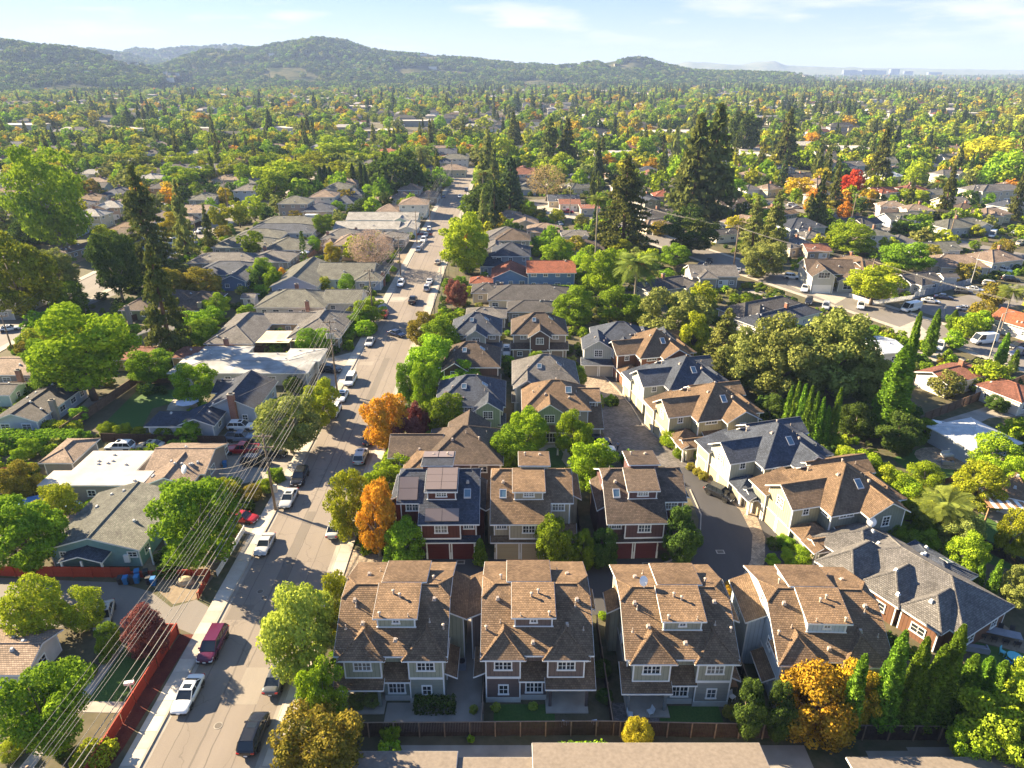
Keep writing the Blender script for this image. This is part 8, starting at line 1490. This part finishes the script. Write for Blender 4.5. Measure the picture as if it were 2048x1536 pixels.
# ---------------------------------------------------------------- the walker on the paved lane
def person(x, y, rz, label):
 root = empty('person', (x, y, .03), rz, label, 'person')
 def skin_obj(name, V, E, Rr, mat, lv=2):
  me = D.meshes.new(name); me.from_pydata(V, E, []); me.update(); o = link(name, me, root); me.materials.append(mat)
  o.modifiers.new('skin', 'SKIN'); ss = o.modifiers.new('sub', 'SUBSURF'); ss.levels = ss.render_levels = lv
  for i, r_ in enumerate(Rr): v = me.skin_vertices[0].data[i]; v.radius = r_ if isinstance(r_, tuple) else (r_, r_); v.use_root = i == 0
  return o
 SK = plain('skin', (.42, .25, .17), .6, .05); SH = plain('grey_blue_shirt', (.23, .29, .38), .8); TR = plain('dark_trousers', (.035, .04, .06), .8); HR = plain('dark_hair', (.03, .02, .015), .7)
 V = [(0, 0, .95), (0, .01, 1.12), (0, 0, 1.32), (0, 0, 1.44), (0, -.01, 1.51), (0, -.02, 1.60), (0, -.02, 1.70), (.18, 0, 1.40), (.25, .10, 1.13), (.22, -.06, .92), (.22, -.12, .83), (-.18, 0, 1.40), (-.25, -.10, 1.13), (-.24, -.24, .95), (-.24, -.30, .87),
         (.09, 0, .88), (.10, -.16, .48), (.10, -.10, .08), (.10, -.24, .04), (-.09, 0, .88), (-.10, .12, .50), (-.10, .34, .14), (-.10, .26, .05)]
 E_ = [(0, 1), (1, 2), (2, 3), (3, 4), (4, 5), (5, 6), (2, 7), (7, 8), (8, 9), (9, 10), (2, 11), (11, 12), (12, 13), (13, 14), (0, 15), (15, 16), (16, 17), (17, 18), (0, 19), (19, 20), (20, 21), (21, 22)]
 Rd = [(.145, .10), (.13, .09), (.16, .10), (.09, .07), .055, (.078, .09), (.07, .085), .065, .048, .034, .03, .065, .048, .034, .03, .088, .06, .045, .035, .088, .06, .045, .035]
 skin_obj('body', V, E_, Rd, SK)
 skin_obj('shirt', [V[0], V[1], V[2], (0, 0, 1.41), V[7], (.235, .075, 1.2), V[11], (-.235, -.075, 1.2)], [(0, 1), (1, 2), (2, 3), (2, 4), (4, 5), (2, 6), (6, 7)], [(.165, .12), (.15, .11), (.18, .12), (.10, .085), .08, .068, .08, .068], SH)
 skin_obj('trousers', [(0, 0, .97), V[15], V[16], (.10, -.11, .14), V[19], V[20], (-.10, .31, .18)], [(0, 1), (1, 2), (2, 3), (0, 4), (4, 5), (5, 6)], [(.16, .115), .108, .078, .062, .108, .078, .062], TR)
 skin_obj('hair', [(0, .01, 1.66), (0, 0, 1.74)], [(0, 1)], [(.088, .10), (.07, .085)], HR)
 for s, yy, zz in ((.10, -.19, .03), (-.10, .29, .05)):
  b = MB(); b.box(s-.05, yy-.11, zz-.03, s+.05, yy+.15, zz+.06, BLKP); b.build('shoe', root, uv=False)
 for s, ax, ay, az, i0 in ((1, .22, -.12, .83, 0), (-1, -.24, -.30, .87, 1)):
  for f in range(4): o_ = (f-1.5)*.02; skin_obj('finger', [(ax+.0, ay+o_, az-.02), (ax, ay+o_-.01, az-.07), (ax-s*.02, ay+o_-.01, az-.10)], [(0, 1), (1, 2)], [.010, .009, .008], SK, 1)
  skin_obj('thumb', [(ax, ay-.02, az+.0), (ax-s*.02, ay-.055, az-.03), (ax-s*.02, ay-.06, az-.06)], [(0, 1), (1, 2)], [.011, .010, .008], SK, 1)
 for sx in (-1, 1): b = MB(); b.tube([(sx*.085, 0, 1.60), (sx*.1, .01, 1.63)], .02, SK, 6); b.build('ear', root, uv=False)
x, y = P('', 1235, 901); person(x, y, R_(150), 'person in a grey blue shirt and dark trousers walking on the paved lane')
# ---------------------------------------------------------------- the rest of the suburb
for o in D.objects:
 if o.name.split('.')[0] in ('wall',) and o.parent:
  bb = [o.matrix_basis @ Vector(c) for c in o.bound_box]; M = Matrix.Translation(o.parent.location) @ Matrix.Rotation(o.parent.rotation_euler.z, 4, 'Z')
  x0, x1 = min(q.x for q in bb), max(q.x for q in bb); y0, y1 = min(q.y for q in bb), max(q.y for q in bb); nx, ny = int((x1-x0)/1.0)+2, int((y1-y0)/1.0)+2
  for i in range(nx):
   for j in range(ny): q = M @ Vector((x0+(x1-x0)*i/(nx-1), y0+(y1-y0)*j/(ny-1), 0)); mark(q.x, q.y, 1)
def markband(p, q, w):
 n = int(math.hypot(q[0]-p[0], q[1]-p[1]));
 for i in range(n): t = i/n; mark(p[0]+(q[0]-p[0])*t, p[1]+(q[1]-p[1])*t, w/2+1)
markband((-28.5, 0), (-28.5, 462), 15); markband((-123, 0), (-123, 900), 14); markband(RS0, RS1, 15); markband(c0, (c0[0]+RSN.x*260, c0[1]+RSN.y*260), 14)
for q_ in (q0, q1): markband(q_, (q_[0]+RSD.x*330, q_[1]+RSD.y*330), 12)
for px, py in ((1240, 850), (1180, 770), (1300, 880), (1350, 920), (1430, 1000), (1480, 1100), (1400, 1130)): mark(*P('', px, py), 6)
for i in range(-15, 32, 2): mark(i, 67, 5)
for (r, x, y, k) in (('E', 500, 500, 5), ('E', 900, 520, 5), ('E', 200, 450, 5), ('E', 1200, 580, 4), ('F', 1650, 650, 8), ('F', 830, 400, 7), ('E', 700, 950, 5), ('I', 600, 560, 9), ('Q', 1800, 560, 9), ('D', 1450, 230, 7), ('D', 1780, 600, 8), ('F', 1200, 300, 4), ('C', 1150, 200, 5), ('V', 980, 760, 6), ('A', 300, 900, 1)): mark(*P(r, x, y), k)
for i in range(-20, 56, 3): mark(i, 44, 5)
def inview(x, y, m=1.04, top=0):
 dep = y*CT + CAMH*ST; return abs(x)/max(dep, 1)*FPX < 1024*m and y > 35
rgf = random.Random(21)
def far_proto(w, d, z, wl, rf, kind, second):
 h = House('house', None, 0, 0, 0, wl, rf); h.add(kind, -w/2, w/2, -d/2, d/2, z, 24, 'x')
 if second: h.add('gable' if kind == 'hip' else 'hip', -w/2+.5, -w/2+6.5, -d/2-2.5, d/2-1, z-.1, 24, 'y')
 h.windows('flr', 3.6); h.vents([(w*.2, 1.5)], MC['vent_grey']); h.chim(w*.1, 0, .9); garage(h.root, w/2-2.4, -d/2, 0, 0, 2.6, 2.1, MC['white_garage']); return h
WALLC = [('white walled', WHW), ('cream', CRM), ('pale blue', BLUG), ('beige', PNK), ('grey', GREYW), ('tan walled', TANW)]
ROOFC = [('grey roof', 'greygreen'), ('tan roof', 'tan'), ('dark roof', 'dark'), ('brown roof', 'brown'), ('slate roof', 'slate'), ('pale roof', 'pale'), ('rust roof', 'redbrown')]
FP = [(14, 9, 2.9, 'hip', True), (12, 10, 2.9, 'gable', True), (16, 9, 2.9, 'hip', False), (11, 9, 5.3, 'hip', True), (18, 8, 2.8, 'gable', False), (13, 12, 5.2, 'gable', False)]
FPH = [None]*6; NFH = 0; FHS = []
def far_house(x, y, rz):
 global NFH
 k = rgf.choice((0, 0, 1, 2, 2, 3, 4, 5)); wn, wl = rgf.choice(WALLC); rn, rf = rgf.choices(ROOFC, (3, 3, 2, 2, 2, 2, 1))[0]
 if FPH[k] is None: FPH[k] = far_proto(*FP[k][:3], wl, RF[rf], FP[k][3], FP[k][4]).root; o = FPH[k]
 else:
  o = copy_tree(FPH[k], None, 'house')
  for q in ('label', 'group'):
   if q in o: del o[q]
 for ch in o.children:
  nm = ch.name.split('.')[0]
  if nm in ('wall', 'roof'):
   for s in ch.material_slots:
    if nm == 'wall' and s.material.name != WHITE.name: s.link = 'OBJECT'; s.material = wl
    if nm == 'roof' and s.material.name != WHITE.name: s.link = 'OBJECT'; s.material = RF[rf]
 o.location = (x, y, 0); o.rotation_euler = (0, 0, rz); FHS.append((o, x, y, wn, rn, FP[k][2] > 4)); NFH += 1
 c, s = math.cos(rz), math.sin(rz); hw, hd = FP[k][0]/2, FP[k][1]/2
 for i in range(7):
  for j in range(5): u, v = -hw+hw*2*i/6, -hd+hd*2*j/4; mark(x+u*c-v*s, y+u*s+v*c, 1)
def rot26(x, y): return x > (RS0[0] + (RS0[1]-y)*.4932) - 8 if y < 345 else x > 20
cand = []
for yy in range(60, 640, 17):
 for xx in list(range(-420, 430, 25)):
  x, y = xx+rgf.uniform(-3, 3), yy+rgf.uniform(-2, 2)
  if rot26(x, y): x += 3
  cand.append((x, y))
cand.sort(key=lambda c: c[1])
for x, y in cand:
 if not inview(x, y, 1.03) or NFH >= 190: continue
 if any(occ(x+dx, y+dy, 3) for dx in (-6, 0, 6) for dy in (-4, 0, 4)): continue
 if y > 350 and rgf.random() < .12: continue
 far_house(x, y, (R_(26.6) if rot26(x, y) and y < 420 else 0) + rgf.choice((0, 0, 0, math.pi/2)) + rgf.uniform(-.05, .05))
def colmix(x, y):
 r = rgf.random()
 if y > 480 and r < .30: return rgf.choice(('yellow', 'gold', 'lime', 'olive'))
 return rgf.choices(('green', 'fresh', 'dark', 'olive', 'lime', 'gold', 'yellow', 'orange', 'plum', 'bronze'), (6, 4, 5, 4, 3.5, .9, 1.1, .35, .3, 1))[0]
NT = {'b': 0, 'c': 0, 'y': 0}
def try_tree(x, y, big=1.0):
 if not inview(x, y, 1.05) or occ(x, y, 1): return
 r = rgf.random()
 if r < .13 and y > 190 and NT['c'] < 95:
  h = rgf.uniform(14, 26); auto_plant('conifer', rgf.choice(('conifer', 'blueconifer', 'olive')), x, y, h, h*rgf.uniform(.3, .42), lod=1 if y < 330 else 2); NT['c'] += 1
 elif r < .17 and y > 150 and NT['y'] < 40:
  h = rgf.uniform(8, 13); auto_plant('cypress', 'dark', x, y, h, rgf.uniform(1.8, 2.6), lod=2); NT['y'] += 1
 elif NT['b'] < 262:
  h = rgf.uniform(6, 12)*big; auto_plant(rgf.choice(('broad', 'oak', 'broad', 'vase')), colmix(x, y), x, y, h, h*rgf.uniform(.8, 1.2), lod=1 if y < 330 else 2); NT['b'] += 1
for k in range(7):      # the row of lime street trees on the far cross street
 pass
for i in range(17):
 x = -300 + i*15.5 + rgf.uniform(-3, 3); y = 452 + rgf.uniform(-5, 5)
 if inview(x, y): auto_plant('vase', 'lime', x, y, rgf.uniform(9, 13), rgf.uniform(13, 17), lod=1); NT['b'] += 1
for i in range(9):
 x = -200 + i*14 + rgf.uniform(-3, 3); y = 398 + rgf.uniform(-9, 9)
 if inview(x, y): auto_plant('vase', rgf.choice(('lime', 'fresh', 'lime')), x, y, rgf.uniform(9, 12), rgf.uniform(12, 16), lod=1); NT['b'] += 1
for _ in range(300): y = rgf.uniform(60, 330)**1.0; w_ = .76*(y+30); try_tree(rgf.uniform(-w_, w_), y, .62 if y < 200 else .8)
for _ in range(900):
 y = 330 + 330*rgf.random(); w_ = .76*(y+30); try_tree(rgf.uniform(-w_, w_), y)
nb_ = 0
for _ in range(2500):
 if nb_ >= 150: break
 y = rgf.uniform(75, 230); w_ = .76*(y+30); x = rgf.uniform(-w_, w_)
 if not inview(x, y) or occ(x, y, 0): continue
 s_ = rgf.uniform(1.6, 3.2); auto_plant('broad', rgf.choice(('green', 'dark', 'fresh', 'olive', 'green', 'bronze')), x, y, s_*.75, s_, lod=1, name='shrub', base=.04); nb_ += 1
# ---------------------------------------------------------------- woodland beyond, one mass of instanced trees and roofs
def low(kind, col, var=0):
 me = crown_of(kind, var, 2).copy(); me.materials.clear(); me.materials.append(LM[col]); return me
def make_pts(n, ymin, ymax, f=.78, seed=1):
 rg = np.random.default_rng(seed); u = rg.uniform(0, 1, n); y = np.sqrt(ymin**2+(ymax**2-ymin**2)*u) ; x = rg.uniform(-1, 1, n)*f*(y+60); return x, y
def gn_scatter(name, label_kind, src, pts, scl, kinds):
 me = D.meshes.new(name); me.from_pydata([tuple(p) for p in pts], [], []);
 a = me.attributes.new('scl', 'FLOAT_VECTOR', 'POINT'); a.data.foreach_set('vector', np.asarray(scl, np.float32).ravel())
 a = me.attributes.new('kind', 'INT', 'POINT'); a.data.foreach_set('value', np.asarray(kinds, np.int32)); rg = np.random.default_rng(3)
 a = me.attributes.new('spin', 'FLOAT_VECTOR', 'POINT'); a.data.foreach_set('vector', np.stack([np.zeros(len(pts)), np.zeros(len(pts)), rg.uniform(0, 6.28, len(pts))], 1).astype(np.float32).ravel())
 o = link(name, me); ng = D.node_groups.new(name, 'GeometryNodeTree'); ng.interface.new_socket('Geometry', in_out='INPUT', socket_type='NodeSocketGeometry'); ng.interface.new_socket('Geometry', in_out='OUTPUT', socket_type='NodeSocketGeometry')
 N = ng.nodes.new; gi = N('NodeGroupInput'); go = N('NodeGroupOutput'); jn = N('GeometryNodeJoinGeometry')
 at = N('GeometryNodeInputNamedAttribute'); at.data_type = 'INT'; at.inputs['Name'].default_value = 'kind'; sc_ = N('GeometryNodeInputNamedAttribute'); sc_.data_type = 'FLOAT_VECTOR'; sc_.inputs['Name'].default_value = 'scl'; sp = N('GeometryNodeInputNamedAttribute'); sp.data_type = 'FLOAT_VECTOR'; sp.inputs['Name'].default_value = 'spin'
 for i, so_ in enumerate(src):
  cp = N('FunctionNodeCompare'); cp.data_type = 'INT'; cp.operation = 'EQUAL'; ng.links.new(at.outputs['Attribute'], cp.inputs[2]); cp.inputs[3].default_value = i
  oi = N('GeometryNodeObjectInfo'); oi.inputs['Object'].default_value = so_; oi.transform_space = 'ORIGINAL'; oi.inputs['As Instance'].default_value = True
  ip = N('GeometryNodeInstanceOnPoints'); ng.links.new(gi.outputs[0], ip.inputs['Points']); ng.links.new(cp.outputs[0], ip.inputs['Selection']); ng.links.new(oi.outputs['Geometry'], ip.inputs['Instance']); ng.links.new(sc_.outputs['Attribute'], ip.inputs['Scale'])
  ng.links.new(sp.outputs['Attribute'], ip.inputs['Rotation']); ng.links.new(ip.outputs[0], jn.inputs[0])
 ng.links.new(jn.outputs[0], go.inputs[0]); m = o.modifiers.new('scatter', 'NODES'); m.node_group = ng; o['kind'] = 'stuff'; return o
SRCK = [('broad', 'green'), ('broad', 'olive'), ('oak', 'dark'), ('vase', 'lime'), ('broad', 'yellow'), ('broad', 'gold'), ('broad', 'orange'), ('conifer', 'blueconifer'), ('conifer', 'conifer'), ('oak', 'fresh')]
SRC = []
for i, (k, c) in enumerate(SRCK):      # ten real trees standing at the near edge of the woodland serve as its pattern
 me = low(k, c, i % 2); x = -330 + i*72; y = 668; hh = 18 if k == 'conifer' else 10; ww = 7 if k == 'conifer' else 10
 root = empty(NAMES[k], (x, y, 0), 0, None, 'tree'); link('trunk', trunk_of(k, 0), root, scale=(5, 5, hh*.6)); cr_ = link('crown', me, root, (0, 0, hh*.52), scale=(ww/2, ww/2, hh*.48)); SRC.append(cr_); AUTO.append((root, k, c, x, y, hh, ww))
x, y = make_pts(25000, 640, 3300, .80); x2_, y2_ = make_pts(9000, 3300, 6800, .8, 2); k_ = x2_ > 500; x, y = np.concatenate([x, x2_[k_]]), np.concatenate([y, y2_[k_]]); rg = np.random.default_rng(8); n = len(x)
cl = np.array([mnoise.noise(Vector((a*.006, b_*.006, 2.2))) for a, b_ in zip(x, y)]); cl2 = np.array([mnoise.noise(Vector((a*.012, b_*.012, 7.7))) for a, b_ in zip(x, y)])
con = (rg.uniform(0, 1, n) < np.clip(.05+cl*.8 + (x > -100)*(y > 1100)*(y < 2400)*.14, .02, .7)); kd = rg.choice(10, n, p=[.19, .17, .14, .18, .08, .035, .005, .0, .0, .20])
warm = (rg.uniform(0, 1, n) < .35) & (cl2 > .05); kd = np.where(warm, rg.choice([3, 4, 1, 9, 0, 5], n), kd); kd = np.where(con, rg.choice([7, 7, 8], n), kd)
far = y > 2000; kd = np.where(far & ~con & (rg.uniform(0, 1, n) < .6), rg.choice([1, 2, 0], n), kd)
h_ = np.where(kd >= 7, rg.uniform(9, 27, n), rg.uniform(6, 14, n)); h_ = np.where(kd == 9, rg.uniform(7, 14, n), h_); w_ = np.where((kd == 7) | (kd == 8), h_*rg.uniform(.3, .5, n), h_*rg.uniform(.9, 1.35, n))
cl3 = np.array([mnoise.noise(Vector((a*.009, b_*.006, 4.4))) for a, b_ in zip(x, y)]); keep = (cl3 > -.06) | (rg.uniform(0, 1, n) < .34)
x, y, h_, w_, kd = x[keep], y[keep], h_[keep], w_[keep], kd[keep]
pts = np.stack([x, y, h_*.5], 1); scl = np.stack([w_/2, w_/2, h_/2], 1)
gn_scatter('distant_woodland', '', SRC, pts, scl, kd)
x = 0; px_, sx_l, kx_ = [], [], []; ps_, ss_, ks_ = [], [], []; rg = np.random.default_rng(77)
for _ in range(9000):
 v = rg.uniform(0, 1); y = 210 + 440*v**.8
 if y < 400 and rg.random() < .8 - (.25 if x < -100 else 0): continue
 x = rg.uniform(-1, 1)*.78*(y+40)
 if occ(x, y, 2) or not inview(x, y, 1.06): continue
 k = int(rg.choice([0, 1, 2, 3, 4, 5, 6, 8, 9], p=[.19, .15, .16, .17, .06, .02, .005, .07, .175])); h = rg.uniform(4.5, 11 if y > 380 else 7.5) if k != 8 else rg.uniform(10, 20); w = h*rg.uniform(.9, 1.3) if k != 8 else h*.4
 px_.append((x, y, h*.5)); sx_l.append((w/2, w/2, h/2)); kx_.append(k); mark(x, y, w*.28)
gn_scatter('background_trees', '', SRC, px_, sx_l, kx_)
for _ in range(16000):
 y = 55 + 420*rg.uniform(0, 1); x = rg.uniform(-1, 1)*.78*(y+40)
 if occ(x, y, 0) or not inview(x, y, 1.06): continue
 h = rg.uniform(.7, 2.4); w = h*rg.uniform(1, 1.6); ps_.append((x, y, h*.42)); ss_.append((w/2, w/2, h/2)); ks_.append(int(rg.choice([0, 2, 9, 1, 3], p=[.3, .3, .15, .2, .05])))
gn_scatter('garden_shrubbery', '', SRC, ps_, ss_, ks_)
hp_, hs_, hk_ = [], [], []
rg = np.random.default_rng(12)
for hi_, (V, nx_, J) in enumerate(HILLS[:5]):
 Va = np.array(V).reshape(nx_, J, 3); m = (9000, 6500, 9000, 16000, 7000)[hi_]
 a = rg.uniform(0, nx_-1.001, m); b_ = rg.uniform(0, (J-1)*.64, m); i0, j0 = a.astype(int), b_.astype(int); fa, fb = (a-i0)[:, None], (b_-j0)[:, None]
 p = (Va[i0, j0]*(1-fa)+Va[i0+1, j0]*fa)*(1-fb) + (Va[i0, j0+1]*(1-fa)+Va[i0+1, j0+1]*fa)*fb
 q_ = np.array([mnoise.fractal(Vector((c[0]*.0035, c[1]*.0035, 1.7)), 1.0, 2.0, 3) > -.3 for c in p]); p = p[q_]; m = len(p)
 k = rg.choice([2, 2, 2, 1, 8, 7, 7, 0], m); hh = rg.uniform(9, 20, m); ww = np.where((k == 7) | (k == 8), hh*.4, hh*1.25); p[:, 2] += hh*.38
 hp_.append(p); hs_.append(np.stack([ww/2, ww/2, hh/2], 1)); hk_.append(k)
gn_scatter('hill_woodland', '', SRC, np.concatenate(hp_), np.concatenate(hs_), np.concatenate(hk_))
b = MB(); rg2 = random.Random(9); wm = [WHW, CRM, GREYW, BLUG]; rm_ = [RF[k] for k in ('greygreen', 'tan', 'pale', 'dark', 'white', 'redbrown', 'grey')]
xs, ys = make_pts(2600, 640, 2500, .78, 5)
for x, y in zip(xs, ys):
 big = rg2.random() < .07; w, d, hh = (rg2.uniform(30, 60), rg2.uniform(14, 25), 6) if big else (rg2.uniform(12, 22), rg2.uniform(8, 12), rg2.choice((3, 3, 5.5))); m1 = rg2.choice(wm); m2 = RF['white'] if big else rg2.choice(rm_)
 b.box(x-w/2, y-d/2, 0, x+w/2, y+d/2, hh, m1); t = .3 if big else d*.22; b.hull([(x-w/2-.5, y-d/2-.5, hh), (x+w/2+.5, y-d/2-.5, hh), (x+w/2+.5, y+d/2+.5, hh), (x-w/2-.5, y+d/2+.5, hh)], [(x-w/2+d*.3, y-.2, hh+t), (x+w/2-d*.3, y-.2, hh+t), (x+w/2-d*.3, y+.2, hh+t), (x-w/2+d*.3, y+.2, hh+t)], m2)
o = b.build('distant_rooftops', uv=False); o['kind'] = 'stuff'
b = MB(); rg2 = random.Random(4)
for V, nx_, J in (HILLS[3], HILLS[2], HILLS[4]):
 for _ in range(70): p = V[rg2.randrange(nx_)*J + rg2.randrange(6, J-10)]; s = rg2.uniform(8, 16); b.box(p[0]-s, p[1]-6, p[2]-4, p[0]+s, p[1]+6, p[2]+9, WHW); b.box(p[0]-s-1, p[1]-7, p[2]+9.1, p[0]+s+1, p[1]+7, p[2]+10, RF['pale'])
o = b.build('hillside_villas', uv=False); o['kind'] = 'stuff'
OFB = plain('office_concrete', (.16, .19, .23), .6); OFG = glassy('office_glass', (.10, .15, .19), .15)
def atpx(px, y): return (px-1024)/FPX*(y*CT+CAMH*ST)
OB = [(1700, 132.5, 26, 'low'), (1712, 135, 18, 'low'), (1737, 132.5, 28, 'dark'), (1757, 133.5, 28, 'dark'), (1789, 130.5, 17, 'tower'), (1817, 135, 16, 'small'), (1870, 137, 26, 'white')]
for i, (px, py, wpx, nm) in enumerate(OB):
 Y_ = 7200; X = atpx(px, Y_); zt_ = CAMH + (132.6-py)/FPX*Y_; w = wpx/FPX*Y_*.95; zt_ = max(zt_*.8, 24)
 root = empty('office_block', (X, Y_, 0), 0, f'{["wide pale", "low grey", "dark glazed", "squat dark", "narrow tower-like", "small grey", "long white"][i]} office block on the horizon at right, {ORD[i]} from the left', 'office block', 'office blocks on the horizon')
 b = MB(); b.box(-w/2, 0, 0, w/2, 40, zt_, OFB); b.build('wall', root, uv=False); nfl = max(3, int(zt_/6))
 for f in range(nfl): z0 = zt_*(f+.3)/nfl; b = MB(); b.box(-w/2+2, -.4, z0, w/2-2, .1, z0+zt_/nfl*.5, OFG); b.build('window_band', root, uv=False)
# ---------------------------------------------------------------- one label for each of the remaining trees, shrubs and houses
LMK = [('the huge upright tree', -95, 235), ('the left redwood', -95, 205), ('the round shade tree', -82, 122), ('the long red fence', -42, 55), ('the teal house', -52, 76), ('the brick chimney house', -52, 108), ('the patched flat roofs', -55, 128), ('the courtyard house', -62, 148), ('the navy roofed blue house', -72, 180), ('the bare pinkish tree', -44, 212), ('the golden round tree', -15, 212), ('the large dark oak', -54, 345), ('the big lime shade tree', -110, 345), ('the mint green house', -110, 250), ('the slim street trees', -128, 285),
       ('the date palm', 33, 172), ('the bright blue house', 0, 176), ('the tall redwood', 41, 240), ('the redwood cluster', 82, 300), ('the round bare tree', 17, 345), ('the navy school', 30, 450), ('the red maple', 165, 345), ('the great oaks', 50, 115), ('the arched window house', 88, 190), ('the picket fence corner', 104, 176), ('the olive roofed house', 165, 265), ('the large yellow tree', 300, 425), ('the double cypress', 65, 102), ('the corrugated roof', 75, 95), ('the stone patio', 62, 85), ('the stepped roof house', 48, 62), ('the cypress row', 44, 52),
       ('the paved lane', 16, 105), ('the dark red townhouse', -10, 76), ('the beige townhouse', 3, 76), ('the sage townhouse', -12, 54), ('the brown townhouse', 2, 54), ('the olive townhouse', 16, 54), ('the terracotta villa', -70, 480), ('the main street end', -28, 520), ('the lone redwood', 230, 470), ('the blue striped school', 130, 500), ('the white school', 90, 470), ('the street tree row', -220, 452)]
def where(x, y):
 n, lx, ly = min(LMK, key=lambda l: math.hypot((l[1]-x)*1.4, (l[2]-y)*.7)); dx, dy = x-lx, y-ly
 if math.hypot(dx, dy) < 9: r_ = 'beside'
 elif abs(dx)*1.2 > abs(dy): r_ = ('far ' if abs(dx) > 60 else '') + ('right of' if dx > 0 else 'left of')
 else: r_ = ('far ' if abs(dy) > 90 else '') + ('behind' if dy > 0 else 'in front of')
 return r_ + ' ' + n
CW = {'lime': 'lime green', 'green': 'green', 'fresh': 'bright green', 'dark': 'dark green', 'olive': 'olive', 'gold': 'golden', 'orange': 'orange', 'red': 'red', 'plum': 'wine red', 'bronze': 'bronze', 'yellow': 'yellow', 'conifer': 'dull green', 'blueconifer': 'dark', 'cypress': 'green', 'tan': 'tan', 'pink': 'pinkish', 'pale': 'pale green', 'palm': 'green'}
KW = {'broad': 'tree', 'oak': 'spreading tree', 'round': 'rounded tree', 'vase': 'flat crowned tree', 'conifer': 'conifer', 'cypress': 'slim cypress'}
BK = {}
for o, kind, col, x, y, h, w in AUTO:
 sh = o.name.startswith('shrub'); big = ('large' if w > 2.6 else 'small') if sh else ('tall' if h > (20 if kind == 'conifer' else 10) else 'small' if h < 7 else 'mid-sized')
 BK.setdefault(f'{big} {CW[col]} {"bush" if sh else KW.get(kind, "tree")} {where(x, y)}', []).append((x/(y+25), o))
for o, x, y, wn_, rn_, two in FHS:
 lb = f'{wn_} {"two storey " if two else ""}house, {rn_}, {where(x, y)}'
 if len(lb.split()) > 12: lb = lb.replace(' walled', '').replace('two storey ', '').replace('far ', '')
 BK.setdefault(lb, []).append((x/(y+25), o))
for lb, os_ in BK.items():
 os_.sort(key=lambda t: t[0])
 for i, (_, o) in enumerate(os_):
  o['label'] = lb if len(os_) == 1 else f'{lb}, {ORD[i] if i < 12 else str(i+1) + "th"} from left'
  if 'category' not in o: o['category'] = 'house'
  if o.name.startswith('house'): o['group'] = 'houses of the far blocks'
  elif not o.name.startswith('shrub'): o['group'] = 'trees of the far blocks'
  else: o['group'] = 'garden bushes'
print('COUNT', NFH, NT, nb_, len(AUTO), len(BK))
